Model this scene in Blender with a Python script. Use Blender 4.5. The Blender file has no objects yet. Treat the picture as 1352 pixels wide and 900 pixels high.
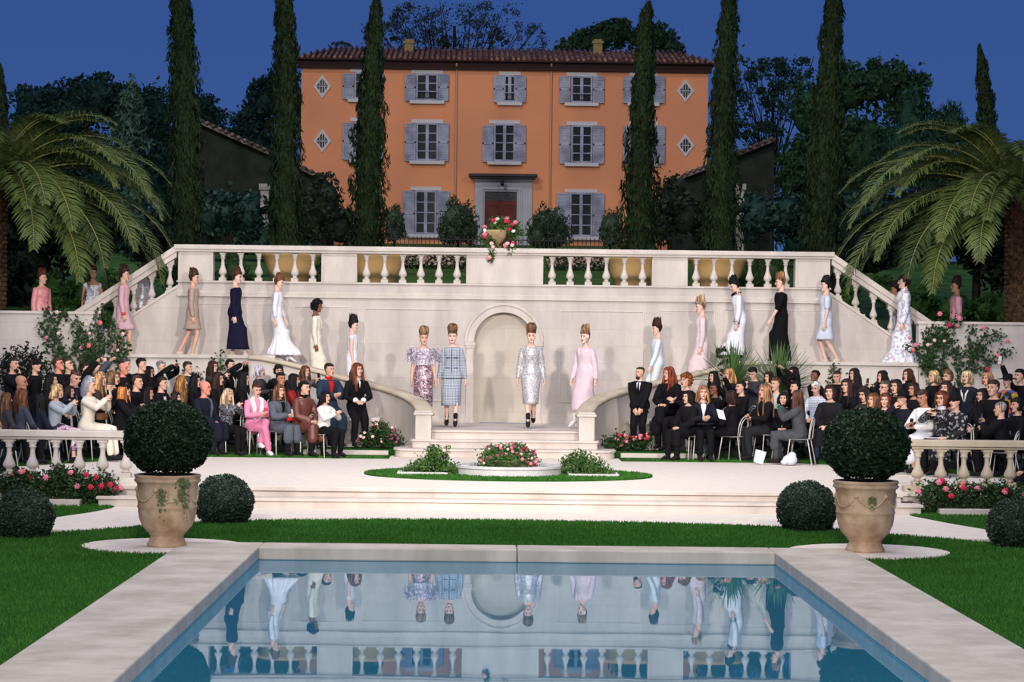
import bpy, math, random
import numpy as np
from mathutils import Vector, Matrix
random.seed(7); RNG = np.random.default_rng(7)
SC = bpy.context.scene; COL = SC.collection
PI = math.pi
# ------------------------------------------------------------------ camera
F = 3000.0; CAM = Vector((0, 0, 2.25)); YAW = 0.01267; ROLL = 0.0115
FWD = Vector((math.sin(YAW), math.cos(YAW), 0))
R0 = Vector((math.cos(YAW), -math.sin(YAW), 0)); U0 = Vector((0, 0, 1))
UP = U0*math.cos(ROLL) - R0*math.sin(ROLL)
RT = R0*math.cos(ROLL) + U0*math.sin(ROLL)
cam = bpy.data.cameras.new('camera'); co = bpy.data.objects.new('camera', cam); COL.objects.link(co)
cam.sensor_width = 36; cam.lens = F/1352*36; cam.clip_end = 2000
mw = Matrix(((RT.x, UP.x, -FWD.x, 0), (RT.y, UP.y, -FWD.y, 0), (RT.z, UP.z, -FWD.z, CAM.z), (0, 0, 0, 1)))
co.matrix_world = mw; SC.camera = co
def W(px, py, Y):
    d = FWD + RT*((px-676)/F) + UP*((450-py)/F)
    return CAM + d*(Y/d.y)
def G(px, py, z):
    d = FWD + RT*((px-676)/F) + UP*((450-py)/F)
    return CAM + d*((z-CAM.z)/d.z)
def rnd(a, b): return random.uniform(a, b)

# ------------------------------------------------------------------ materials
MATS = {}
def srgb(c):
    return tuple(((x/255)/12.92 if x/255 <= .04045 else ((x/255+.055)/1.055)**2.4) for x in c) + (1,)
def mat(name, col, rough=.8, spec=.3, metal=0, col2=None, nscale=8, bump=0, bscale=40, fac=(.35, .65), stretch=None, detail=4, sss=0, coord='Object'):
    """col, col2 sRGB 0-255 triples; noise mixes the two"""
    if name in MATS: return MATS[name]
    m = bpy.data.materials.new(name); m.use_nodes = True; nt = m.node_tree; N = nt.nodes; L = nt.links
    b = N['Principled BSDF']; b.inputs['Roughness'].default_value = rough
    b.inputs['Specular IOR Level'].default_value = spec; b.inputs['Metallic'].default_value = metal
    b.inputs['Base Color'].default_value = srgb(col)
    if col2 or bump:
        tc = N.new('ShaderNodeTexCoord'); src = tc.outputs[coord]
        if stretch:
            mp = N.new('ShaderNodeMapping'); mp.inputs['Scale'].default_value = stretch
            L.new(src, mp.inputs['Vector']); src = mp.outputs[0]
    if col2:
        no = N.new('ShaderNodeTexNoise'); no.inputs['Scale'].default_value = nscale; no.inputs['Detail'].default_value = detail
        L.new(src, no.inputs['Vector'])
        mr = N.new('ShaderNodeMapRange'); mr.inputs['From Min'].default_value = fac[0]; mr.inputs['From Max'].default_value = fac[1]
        L.new(no.outputs['Fac'], mr.inputs['Value'])
        mx = N.new('ShaderNodeMix'); mx.data_type = 'RGBA'
        mx.inputs['A'].default_value = srgb(col); mx.inputs['B'].default_value = srgb(col2)
        L.new(mr.outputs[0], mx.inputs['Factor']); L.new(mx.outputs['Result'], b.inputs['Base Color'])
    if bump:
        n2 = N.new('ShaderNodeTexNoise'); n2.inputs['Scale'].default_value = bscale; n2.inputs['Detail'].default_value = 3
        L.new(src, n2.inputs['Vector'])
        bu = N.new('ShaderNodeBump'); bu.inputs['Strength'].default_value = bump; bu.inputs['Distance'].default_value = .02
        L.new(n2.outputs['Fac'], bu.inputs['Height']); L.new(bu.outputs[0], b.inputs['Normal'])
    MATS[name] = m; return m
def stone(name, c1, c2, block=True, rough=.85):
    """weathered limestone: soft vertical staining plus faint coursed joints"""
    if name in MATS: return MATS[name]
    m = mat(name, c1, rough, .2); nt = m.node_tree; N = nt.nodes; L = nt.links; b = N['Principled BSDF']
    tc = N.new('ShaderNodeTexCoord')
    mp = N.new('ShaderNodeMapping'); mp.inputs['Scale'].default_value = (1.3, 1.3, .45); L.new(tc.outputs['Object'], mp.inputs[0])
    n1 = N.new('ShaderNodeTexNoise'); n1.inputs['Scale'].default_value = 1.4; n1.inputs['Detail'].default_value = 8; n1.inputs['Roughness'].default_value = .62
    L.new(mp.outputs[0], n1.inputs['Vector'])
    mr = N.new('ShaderNodeMapRange'); mr.inputs['From Min'].default_value = .35; mr.inputs['From Max'].default_value = .68
    L.new(n1.outputs['Fac'], mr.inputs['Value'])
    mx = N.new('ShaderNodeMix'); mx.data_type = 'RGBA'; mx.inputs['A'].default_value = srgb(c1); mx.inputs['B'].default_value = srgb(c2)
    L.new(mr.outputs[0], mx.inputs['Factor'])
    out = mx.outputs['Result']
    if block:
        sx = N.new('ShaderNodeSeparateXYZ'); L.new(tc.outputs['Object'], sx.inputs[0])
        cb = N.new('ShaderNodeCombineXYZ'); L.new(sx.outputs['X'], cb.inputs['X']); L.new(sx.outputs['Z'], cb.inputs['Y'])
        br = N.new('ShaderNodeTexBrick'); br.inputs['Scale'].default_value = 1
        br.inputs['Brick Width'].default_value = .9; br.inputs['Row Height'].default_value = .36; br.inputs['Mortar Size'].default_value = .006
        br.inputs['Color1'].default_value = (1, 1, 1, 1); br.inputs['Color2'].default_value = (.93, .93, .94, 1); br.inputs['Mortar'].default_value = (.86, .85, .84, 1)
        L.new(cb.outputs[0], br.inputs['Vector'])
        m2 = N.new('ShaderNodeMix'); m2.data_type = 'RGBA'; m2.blend_type = 'MULTIPLY'; m2.inputs['Factor'].default_value = .8
        L.new(out, m2.inputs['A']); L.new(br.outputs['Color'], m2.inputs['B']); out = m2.outputs['Result']
    L.new(out, b.inputs['Base Color'])
    n2 = N.new('ShaderNodeTexNoise'); n2.inputs['Scale'].default_value = 30; n2.inputs['Detail'].default_value = 5
    L.new(tc.outputs['Object'], n2.inputs['Vector'])
    bu = N.new('ShaderNodeBump'); bu.inputs['Strength'].default_value = .15; bu.inputs['Distance'].default_value = .01
    L.new(n2.outputs['Fac'], bu.inputs['Height']); L.new(bu.outputs[0], b.inputs['Normal'])
    return m
def vmat(name, cols, scale, rough=.7, metal=0, spec=.3, stretch=None):
    """speckled fabric: voronoi cells take random colours from a ramp"""
    if name in MATS: return MATS[name]
    m = mat(name, cols[0], rough, spec, metal); nt = m.node_tree; N = nt.nodes; L = nt.links; b = N['Principled BSDF']
    tc = N.new('ShaderNodeTexCoord'); mp = N.new('ShaderNodeMapping'); mp.inputs['Scale'].default_value = stretch or (1, 1, 1)
    L.new(tc.outputs['Object'], mp.inputs[0])
    vo = N.new('ShaderNodeTexVoronoi'); vo.inputs['Scale'].default_value = scale; L.new(mp.outputs[0], vo.inputs['Vector'])
    sp = N.new('ShaderNodeSeparateColor'); L.new(vo.outputs['Color'], sp.inputs[0])
    cr = N.new('ShaderNodeValToRGB'); cr.color_ramp.interpolation = 'CONSTANT'
    e = cr.color_ramp.elements
    while len(e) < len(cols): e.new(.5)
    for i, c in enumerate(cols): e[i].position = i/len(cols); e[i].color = srgb(c)
    L.new(sp.outputs[0], cr.inputs[0]); L.new(cr.outputs[0], b.inputs['Base Color'])
    return m
def checkmat(name, c1, c2, scale, rough=.8):
    if name in MATS: return MATS[name]
    m = mat(name, c1, rough); nt = m.node_tree; N = nt.nodes; L = nt.links; b = N['Principled BSDF']
    tc = N.new('ShaderNodeTexCoord'); sx = N.new('ShaderNodeSeparateXYZ'); L.new(tc.outputs['Object'], sx.inputs[0])
    outs = []
    for ax in ('X', 'Z'):
        mu = N.new('ShaderNodeMath'); mu.operation = 'MULTIPLY'; mu.inputs[1].default_value = scale; L.new(sx.outputs[ax], mu.inputs[0])
        si = N.new('ShaderNodeMath'); si.operation = 'FRACT'; L.new(mu.outputs[0], si.inputs[0])
        gt = N.new('ShaderNodeMath'); gt.operation = 'LESS_THAN'; gt.inputs[1].default_value = .35; L.new(si.outputs[0], gt.inputs[0]); outs.append(gt)
    mxm = N.new('ShaderNodeMath'); mxm.operation = 'MAXIMUM'; L.new(outs[0].outputs[0], mxm.inputs[0]); L.new(outs[1].outputs[0], mxm.inputs[1])
    mx = N.new('ShaderNodeMix'); mx.data_type = 'RGBA'; mx.inputs['A'].default_value = srgb(c1); mx.inputs['B'].default_value = srgb(c2)
    L.new(mxm.outputs[0], mx.inputs['Factor']); L.new(mx.outputs['Result'], b.inputs['Base Color'])
    return m
def leafmat(name, c1, c2, rough=.6, trans=.25, nscale=3):
    """leaf: two greens varied by island, a bit of translucency"""
    if name in MATS: return MATS[name]
    m = bpy.data.materials.new(name); m.use_nodes = True; nt = m.node_tree; N = nt.nodes; L = nt.links
    b = N['Principled BSDF']; b.inputs['Roughness'].default_value = rough; b.inputs['Specular IOR Level'].default_value = .25
    ge = N.new('ShaderNodeNewGeometry'); tc = N.new('ShaderNodeTexCoord')
    no = N.new('ShaderNodeTexNoise'); no.inputs['Scale'].default_value = nscale; L.new(tc.outputs['Object'], no.inputs['Vector'])
    ad = N.new('ShaderNodeMath'); ad.operation = 'MULTIPLY_ADD'; ad.inputs[1].default_value = .6; L.new(ge.outputs['Random Per Island'], ad.inputs[0])
    m0 = N.new('ShaderNodeMapRange'); m0.inputs['From Min'].default_value = .3; m0.inputs['From Max'].default_value = .7; m0.inputs['To Max'].default_value = .4
    L.new(no.outputs['Fac'], m0.inputs['Value']); L.new(m0.outputs[0], ad.inputs[2])
    mx = N.new('ShaderNodeMix'); mx.data_type = 'RGBA'; mx.inputs['A'].default_value = srgb(c1); mx.inputs['B'].default_value = srgb(c2)
    L.new(ad.outputs[0], mx.inputs['Factor']); L.new(mx.outputs['Result'], b.inputs['Base Color'])
    if trans:
        tr = N.new('ShaderNodeBsdfTranslucent'); L.new(mx.outputs['Result'], tr.inputs['Color'])
        ms = N.new('ShaderNodeMixShader'); ms.inputs[0].default_value = trans
        L.new(b.outputs[0], ms.inputs[1]); L.new(tr.outputs[0], ms.inputs[2]); L.new(ms.outputs[0], N['Material Output'].inputs['Surface'])
    MATS[name] = m; return m

# ------------------------------------------------------------------ mesh builder
def V(*a): return Vector(a)
class MB:
    def __init__(s): s.v = []; s.f = []; s.m = []; s.sm = []
    def add(s, vs, fs, mi=0, smooth=False):
        o = len(s.v); s.v.extend(tuple(p) for p in vs)
        for f in fs: s.f.append(tuple(i+o for i in f)); s.m.append(mi); s.sm.append(smooth)
        return s
    def box(s, x0, x1, y0, y1, z0, z1, mi=0):
        v = [(x0,y0,z0),(x1,y0,z0),(x1,y1,z0),(x0,y1,z0),(x0,y0,z1),(x1,y0,z1),(x1,y1,z1),(x0,y1,z1)]
        return s.add(v, [(0,3,2,1),(4,5,6,7),(0,1,5,4),(1,2,6,5),(2,3,7,6),(3,0,4,7)], mi)
    def prism_xz(s, poly, y0, y1, mi=0):
        """polygon in XZ (counter-clockwise seen from -Y) extruded along Y"""
        n = len(poly); v = [(x, y0, z) for x, z in poly] + [(x, y1, z) for x, z in poly]
        f = [tuple(range(n)), tuple(range(2*n-1, n-1, -1))] + [(i, i+n, (i+1) % n+n, (i+1) % n) for i in range(n)]
        return s.add(v, f, mi)
    def prism_xy(s, poly, z0, z1, mi=0):
        n = len(poly); v = [(x, y, z0) for x, y in poly] + [(x, y, z1) for x, y in poly]
        f = [tuple(range(n-1, -1, -1)), tuple(range(n, 2*n))] + [(i, (i+1) % n, (i+1) % n+n, i+n) for i in range(n)]
        return s.add(v, f, mi)
    def rings(s, rs, mi=0, smooth=True, cap=True, closed=False):
        n = len(rs[0]); v = [p for r in rs for p in r]; f = []
        m = len(rs); rr = range(m if closed else m-1)
        for i in rr:
            j = (i+1) % m
            for k in range(n):
                l = (k+1) % n; f.append((i*n+k, i*n+l, j*n+l, j*n+k))
        if cap and not closed: f.append(tuple(range(n-1, -1, -1))); f.append(tuple(range((m-1)*n, m*n)))
        return s.add(v, f, mi, smooth)
    def lathe(s, prof, n=16, c=(0,0,0), mi=0, smooth=True, sx=1, sy=1, cap=True):
        rs = [[(c[0]+r*sx*math.cos(2*PI*k/n), c[1]+r*sy*math.sin(2*PI*k/n), c[2]+z) for k in range(n)] for r, z in prof]
        return s.rings(rs, mi, smooth, cap)
    def tube(s, pts, rad, n=8, mi=0, lat=None, ry=None, smooth=True, round_=True, power=1):
        """tube along pts; rad per point (lateral), ry other radius; lat = lateral axis hint"""
        pts = [Vector(p) for p in pts]; m = len(pts)
        if not hasattr(rad, '__len__'): rad = [rad]*m
        ry = ry or rad
        if not hasattr(ry, '__len__'): ry = [ry]*m
        rs = []; prev = None
        for i in range(m):
            d = (pts[min(i+1, m-1)]-pts[max(i-1, 0)])
            d = d.normalized() if d.length > 1e-9 else V(0,0,1)
            if lat is not None: a = Vector(lat); a = a-d*a.dot(d)
            elif prev is None:
                a = V(1,0,0) if abs(d.x) < .8 else V(0,1,0); a = a-d*a.dot(d)
            else: a = prev-d*prev.dot(d)
            if a.length < 1e-6: a = V(0,1,0)-d*d.y
            a.normalize(); prev = a; b = d.cross(a)
            ring = []
            for k in range(n):
                t = 2*PI*k/n; ring.append(pts[i]+a*(rad[i]*math.cos(t))+b*(ry[i]*math.sin(t)))
            rs.append(ring)
            if i == 0: d0, a0, b0 = d, a, b
            if i == m-1: d1, a1, b1 = d, a, b
        if round_:
            def capr(c, d, a, b, rx, rz, sgn):
                out = []
                for q in (.55, .9):
                    k1 = math.cos(q*PI/2); k2 = math.sin(q*PI/2)*min(rx, rz)*.8
                    out.append([c+d*(sgn*k2)+a*(rx*k1*math.cos(2*PI*k/n))+b*(rz*k1*math.sin(2*PI*k/n)) for k in range(n)])
                return out
            rs = capr(pts[0], d0, a0, b0, rad[0], ry[0], -1)[::-1] + rs + capr(pts[-1], d1, a1, b1, rad[-1], ry[-1], 1)
        return s.rings(rs, mi, smooth)
    def ball(s, c, r, n=10, m=6, mi=0, rot=None):
        if not hasattr(r, '__len__'): r = (r, r, r)
        rs = []
        for i in range(m+1):
            t = PI*(i+.02)/(m+.04)
            rs.append([Vector((r[0]*math.sin(t)*math.cos(2*PI*k/n), r[1]*math.sin(t)*math.sin(2*PI*k/n), -r[2]*math.cos(t))) for k in range(n)])
        if rot is not None: rs = [[rot@p for p in q] for q in rs]
        rs = [[p+Vector(c) for p in q] for q in rs]
        return s.rings(rs, mi, True)
    def mesh(s, name):
        me = bpy.data.meshes.new(name); me.from_pydata(s.v, [], s.f)
        me.polygons.foreach_set('material_index', s.m); me.polygons.foreach_set('use_smooth', s.sm); me.update()
        return me
    def build(s, name, mats, parent=None, bevel=0, loc=None):
        o = bpy.data.objects.new(name, s.mesh(name)); COL.objects.link(o)
        for m in (mats if isinstance(mats, (list, tuple)) else [mats]): o.data.materials.append(m)
        if parent is not None: o.parent = parent
        if loc is not None: o.location = loc
        if bevel:
            b = o.modifiers.new('bevel', 'BEVEL'); b.width = bevel; b.segments = 2; b.limit_method = 'ANGLE'
        return o
def tag(o, label=None, cat=None, group=None, kind=None):
    if label: o['label'] = label
    if cat: o['category'] = cat
    if group: o['group'] = group
    if kind: o['kind'] = kind
    return o
def empty(name, loc=(0,0,0), rz=0, label=None, cat=None, group=None):
    o = bpy.data.objects.new(name, None); COL.objects.link(o); o.location = loc; o.rotation_euler = (0, 0, rz)
    o.empty_display_size = .2
    return tag(o, label, cat, group)
KIDS = {}
def copy_tree(o, parent=None):
    c = o.copy(); COL.objects.link(c)
    if parent is not None: c.parent = parent
    for ch in list(o.children): copy_tree(ch, c)
    return c
def npmesh(name, verts, quads, mats, parent=None, smooth=False, loc=None, k=4):
    me = bpy.data.meshes.new(name); nv = len(verts); nf = len(quads)
    me.vertices.add(nv); me.vertices.foreach_set('co', np.asarray(verts, np.float32).ravel())
    me.loops.add(nf*k); me.loops.foreach_set('vertex_index', np.asarray(quads, np.int32).ravel())
    me.polygons.add(nf); me.polygons.foreach_set('loop_start', np.arange(nf, dtype=np.int32)*k)
    try: me.polygons.foreach_set('loop_total', np.full(nf, k, np.int32))
    except Exception: pass
    me.polygons.foreach_set('use_smooth', np.full(nf, smooth)); me.update(calc_edges=True); me.validate()
    o = bpy.data.objects.new(name, me); COL.objects.link(o)
    for m in (mats if isinstance(mats, (list, tuple)) else [mats]): me.materials.append(m)
    if parent is not None: o.parent = parent
    if loc is not None: o.location = loc
    return o
def leaves(P, Nrm, size, aspect=.5, jit=.6, up=0.0):
    """diamond leaves at points P with normals Nrm -> verts, quads; up>0 makes leaf axis point up"""
    n = len(P); D = RNG.normal(size=(n, 3)); D[:, 2] += up*3
    nn = Nrm + RNG.normal(size=(n, 3))*jit; nn /= np.linalg.norm(nn, axis=1)[:, None]+1e-9
    a = D - nn*np.sum(D*nn, axis=1)[:, None]; a /= np.linalg.norm(a, axis=1)[:, None]+1e-9
    b = np.cross(nn, a); s = (np.asarray(size)*(RNG.uniform(.6, 1.3, n)))[:, None]
    v = np.stack([P-a*s, P+b*s*aspect, P+a*s, P-b*s*aspect], 1).reshape(-1, 3)
    return v, np.arange(4*n).reshape(-1, 4)
def blobcloud(blobs, dens, size, lump=.18, inner=.55, up=0, aspect=.5, jit=.7):
    """leaves over a union of ellipsoids (c, (rx,ry,rz)); dens leaves per m2"""
    VV = []; QQ = []; off = 0
    for c, r in blobs:
        c = np.array(c); r = np.array(r if hasattr(r, '__len__') else (r,)*3, float)
        area = 4*PI*((r[0]*r[1])**1.6/3+(r[0]*r[2])**1.6/3+(r[1]*r[2])**1.6/3)**(1/1.6)
        n = max(30, int(area*dens)); d = RNG.normal(size=(n, 3)); d /= np.linalg.norm(d, axis=1)[:, None]
        ph = RNG.uniform(0, 6, 9)
        w = 1+lump*(np.sin(d[:, 0]*5+ph[0])*np.sin(d[:, 1]*6+ph[1])+.6*np.sin(d[:, 2]*9+ph[2])*np.sin(d[:, 0]*11+ph[3])+.4*np.sin(d[:, 2]*17+ph[4]+d[:, 0]*15))
        rad = w*(RNG.uniform(inner, 1, n)**.33)
        P = c+d*r*rad[:, None]
        v, q = leaves(P, d, size, aspect, jit, up); VV.append(v); QQ.append(q+off); off += len(v)
    return np.concatenate(VV), np.concatenate(QQ)
def box_obj(name, x0, x1, y0, y1, z0, z1, m, parent=None, bevel=0):
    return MB().box(x0, x1, y0, y1, z0, z1).build(name, m, parent, bevel)
# ------------------------------------------------------------------ materials of the set
LIME = stone('limestone', (206, 198, 190), (182, 174, 167))
LIME2 = stone('limestone_plain', (212, 203, 194), (188, 179, 170), block=False)
LIMEW = stone('limestone_warm', (205, 192, 170), (180, 164, 142), block=False)
COPE = stone('coping_stone', (208, 199, 186), (176, 166, 152), block=False)
PALE = mat('pale_gravel_floor', (234, 224, 210), .9, .2, col2=(225, 214, 200), nscale=6, bump=.15, bscale=90)
STEPM = stone('step_stone', (214, 203, 194), (190, 178, 168), block=False)
TERRA = mat('terracotta_cream', (205, 178, 148), .85, .2, col2=(170, 138, 106), nscale=5, bump=.3, bscale=30, detail=8)
SOIL = mat('dark_soil', (38, 32, 26), .95)
LAWN = mat('lawn_green', (44, 92, 28), .95, .1, col2=(30, 74, 20), nscale=1.5, bump=.5, bscale=120)
LAWNB = leafmat('grass_blade', (44, 96, 26), (76, 134, 52), .7, .3, 1.2)
HILL = mat('hill_grass', (78, 104, 44), .95, .1, col2=(52, 84, 30), nscale=.6, bump=.5, bscale=8)
BARK = mat('bark', (62, 50, 40), .95, .1, col2=(38, 32, 26), nscale=6, bump=.6, bscale=12, stretch=(1, 1, .3))
XC = .44
def sign(s): return 'left' if s < 0 else 'right'
# ------------------------------------------------------------------ heights
ZL = -.30; ZCOP = -.265; ZW = -.42; ZLAND = .5; ZWALK = 1.74; ZLEDGE = 1.84; ZT = 3.42; YW = 48.4; YP = 47.2
# ------------------------------------------------------------------ wall, with arched niche
wt = 3.14                                                     # string course height
mb = MB()
def arch(cx, z0, zs, r, n=24):                                # arch opening outline, bottom right up over to bottom left
    return [(cx+r, z0), (cx+r, zs)] + [(cx+r*math.cos(PI*k/n), zs+r*math.sin(PI*k/n)) for k in range(1, n)] + [(cx-r, zs), (cx-r, z0)]
ZS = 2.22; RA = .635
op = arch(XC, ZLAND, ZS, RA)
mb.prism_xz([(XC-3.14, ZLAND)] + [(XC-RA, ZLAND)] + op[::-1][1:-1] + [(XC+RA, ZLAND), (XC+3.14, ZLAND), (XC+3.14, ZT), (XC-3.14, ZT)], YW, YW+.5)
for s in (-1, 1):
    x0, x1 = sorted((XC+s*3.14, XC+s*6.94)); mb.box(x0, x1, YW+.004, YW+.5, -.1, ZT)
    x0, x1 = sorted((XC+s*.5, XC+s*3.14)); mb.box(x0, x1, YW+.02, YW+.5, -.1, ZLAND)
    # sloping flank of the rear stair
    poly = [(XC+s*6.94, -.1), (XC+s*9.95, -.1), (XC+s*9.95, 1.84), (XC+s*9.12, 1.90), (XC+s*6.94, 3.36)]
    if s < 0: poly = poly[::-1]
    mb.prism_xz(poly, YW+.004, YW+.3)
wall = tag(mb.build('wall_back', LIME), kind='structure')
niche = MB().box(XC-RA-.02, XC+RA+.02, YW+.26, YW+.4, ZLAND, ZS+RA+.02).build('niche_back', stone('niche_stone', (206, 197, 182), (188, 178, 164))); tag(niche, kind='structure')
# arch surround: pilasters, imposts and archivolt
mb = MB(); n = 28; R1 = RA+.165
ring = [(XC+R1*math.cos(PI*k/n), ZS+R1*math.sin(PI*k/n)) for k in range(n+1)] + [(XC+RA*math.cos(PI*k/n), ZS+RA*math.sin(PI*k/n)) for k in range(n, -1, -1)]
mb.prism_xz(ring, YW-.05, YW+.02)
ring = [(XC+(R1+.04)*math.cos(PI*k/n), ZS+(R1+.04)*math.sin(PI*k/n)) for k in range(n+1)] + [(XC+(R1-.02)*math.cos(PI*k/n), ZS+(R1-.02)*math.sin(PI*k/n)) for k in range(n, -1, -1)]
mb.prism_xz(ring, YW-.08, YW-.045)
for s in (-1, 1):
    x0, x1 = sorted((XC+s*RA, XC+s*R1)); mb.box(x0, x1, YW-.05, YW+.02, ZLAND, ZS)
    mb.box(x0-.03, x1+.03, YW-.085, YW+.02, ZS-.08, ZS); mb.box(x0-.015, x1+.015, YW-.07, YW+.02, ZS-.13, ZS-.08)
    mb.box(x0-.02, x1+.02, YW-.07, YW+.02, ZLAND, ZLAND+.1)
arc = mb.build('arch_surround', LIME2, bevel=.008)
tag(arc, 'round stone arch moulding framing the blind niche in the middle of the wall', 'arch')
# raised panel mouldings on the wall
def frame_xz(mb, x0, x1, z0, z1, w, y0, y1):
    mb.box(x0, x1, y0, y1, z1-w, z1); mb.box(x0, x1, y0, y1, z0, z0+w); mb.box(x0, x0+w, y0, y1, z0+w, z1-w); mb.box(x1-w, x1, y0, y1, z0+w, z1-w)
mb = MB()
for s in (-1, 1):
    x0, x1 = sorted((XC+s*1.18, XC+s*2.98)); frame_xz(mb, x0, x1, ZLAND+.45, 2.92, .028, YW-.016, YW+.01)
    x0, x1 = sorted((XC+s*3.3, XC+s*4.5)); frame_xz(mb, x0, x1, 1.3, 2.95, .028, YW-.012, YW+.01)
    x0, x1 = sorted((XC+s*4.65, XC+s*6.8)); frame_xz(mb, x0, x1, ZWALK+.12, 2.98, .02, YW-.008, YW+.01)
tag(mb.build('trim_1', LIME2, bevel=.004), kind='structure')
mb = MB().box(XC-6.96, XC+6.96, YW-.05, YW+.02, wt-.02, wt+.05).box(XC-6.95, XC+6.95, YW-.025, YW+.02, wt+.05, wt+.10)
tag(mb.build('trim_2', LIME2, bevel=.008), kind='structure')
# ------------------------------------------------------------------ balusters
def baluster_prof(h, k=1.0):
    p = [(.030, 0), (.036, .02), (.036, .05), (.024, .07), (.028, .10), (.050, .16), (.057, .22), (.052, .30), (.036, .42), (.024, .56), (.021, .72), (.024, .80), (.034, .83), (.034, .86), (.026, .875), (.038, .95), (.038, 1)]
    return [(r*k*1.55, z*h) for r, z in p]
BALM = {}
def baluster(parent, loc, h, k=1.0, m=LIME2, base=.07, square=.075):
    key = (round(h, 3), k, m.name)
    if key not in BALM:
        mb = MB(); q = square*k
        mb.box(-q, q, -q, q, 0, base)
        mb.lathe([(r, z+base) for r, z in baluster_prof(h-base-.04, k)], 14)
        mb.box(-q*.9, q*.9, -q*.9, q*.9, h-.04, h)
        o = mb.build('baluster', m, parent); BALM[key] = o.data
    else:
        o = bpy.data.objects.new('baluster', BALM[key]); COL.objects.link(o); o.parent = parent
    o.location = loc; return o
RB = 4.10; RT_ = 4.22
tb = empty('balustrade', (XC, YW, ZT), label='long pale stone balustrade along the terrace on top of the wall', cat='balustrade', group=None)
def lp(o): o.matrix_parent_inverse = Matrix.Translation((-XC, -YW, -ZT)); return o
lp(MB().box(XC-7.02, XC+7.02, YW-.14, YW+.34, RB+.02, RT_).box(XC-6.98, XC+6.98, YW-.10, YW+.30, RB-.03, RB+.02).build('rail', LIME2, tb, bevel=.012))
lp(MB().box(XC-6.97, XC+6.97, YW-.04, YW+.3, ZT-.0, ZT+.04).build('plinth', LIME2, tb, bevel=.008))
for a, b in ((-6.94, -6.2), (-3.9, -3.14), (-.82, .82), (3.14, 3.9), (6.2, 6.94)):
    m_ = MB().box(XC+a, XC+b, YW-.03, YW+.28, ZT+.04, RB-.03)
    frame_xz(m_, XC+a, XC+b, ZT+.04, RB-.03, .055, YW-.045, YW-.03)
    lp(m_.build('pier', LIME2, tb, bevel=.006))
for a, b in ((-6.2, -3.9), (-3.14, -.82), (.82, 3.14), (3.9, 6.2)):
    for i in range(6):
        lp(baluster(tb, (0, 0, 0), RB-.03-ZT-.04)).location = (XC+a+(b-a)*(i+.5)/6, YW+.12, ZT+.04)
# ------------------------------------------------------------------ rear stair: steps and sloping balustrades
SL = .667
for s in (-1, 1):
    mb = MB(); nst = 9
    for i in range(nst):
        x0, x1 = sorted((XC+s*(6.94+i*.265), XC+s*(6.94+(i+1)*.265+.02))); mb.box(x0, x1, YW+.3, YW+1.9, ZWALK-.3, ZT-(i+1)*(ZT-ZWALK)/(nst+1))
    x0, x1 = sorted((XC+s*6.2, XC+s*6.96)); mb.box(x0, x1, YW+.5, YW+1.9, ZT-.3, ZT)
    st = mb.build('terrace_steps', STEPM); tag(st, f'narrow stone steps behind the sloping balustrade at the {sign(s)} end of the wall', 'steps')
    t = empty('stair_balustrade', (XC+s*6.94, YW, 3.3), label=f'sloping stone balustrade going down from the {sign(s)} end of the terrace', cat='balustrade', group=None)
    inv = Matrix.Translation((-(XC+s*6.94), -YW, -3.3))
    def rp(o): o.matrix_parent_inverse = inv; return o
    def rail(z_in, z_out, u0, u1, y0, y1, h, nm, bv=.01):
        pl = [(XC+s*u0, z_in), (XC+s*u1, z_out), (XC+s*u1, z_out+h), (XC+s*u0, z_in+h)]
        if s < 0: pl = pl[::-1]
        return rp(MB().prism_xz(pl, y0, y1).build(nm, LIME2, t, bevel=bv))
    rail(4.07, 4.07-SL*2.55, 6.97, 9.52, YW-.12, YW+.32, .14, 'rail')
    rail(3.95, 3.95-SL*2.5, 6.97, 9.47, YW-.07, YW+.27, .13, 'under_rail')
    rail(3.30, 3.30-SL*2.3, 6.95, 9.25, YW-.03, YW+.28, .07, 'string')
    for i in range(6):
        u = 7.13+i*.385; zb = 3.35-SL*(u-6.95); o = baluster(t, (0, 0, 0), .56, .95); rp(o)
        o.location = (XC+s*u, YW+.12, zb)
        z1 = zb+.56; zz = 4.0-SL*(u-6.97)
        blk = MB().box(XC+s*u-.09, XC+s*u+.09, YW+.03, YW+.21, z1, zz+.06).build('impost_block', LIME2, t); rp(blk)
        blk = MB().box(XC+s*u-.09, XC+s*u+.09, YW+.03, YW+.21, zb-.16, zb).build('base_block', LIME2, t); rp(blk)
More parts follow.
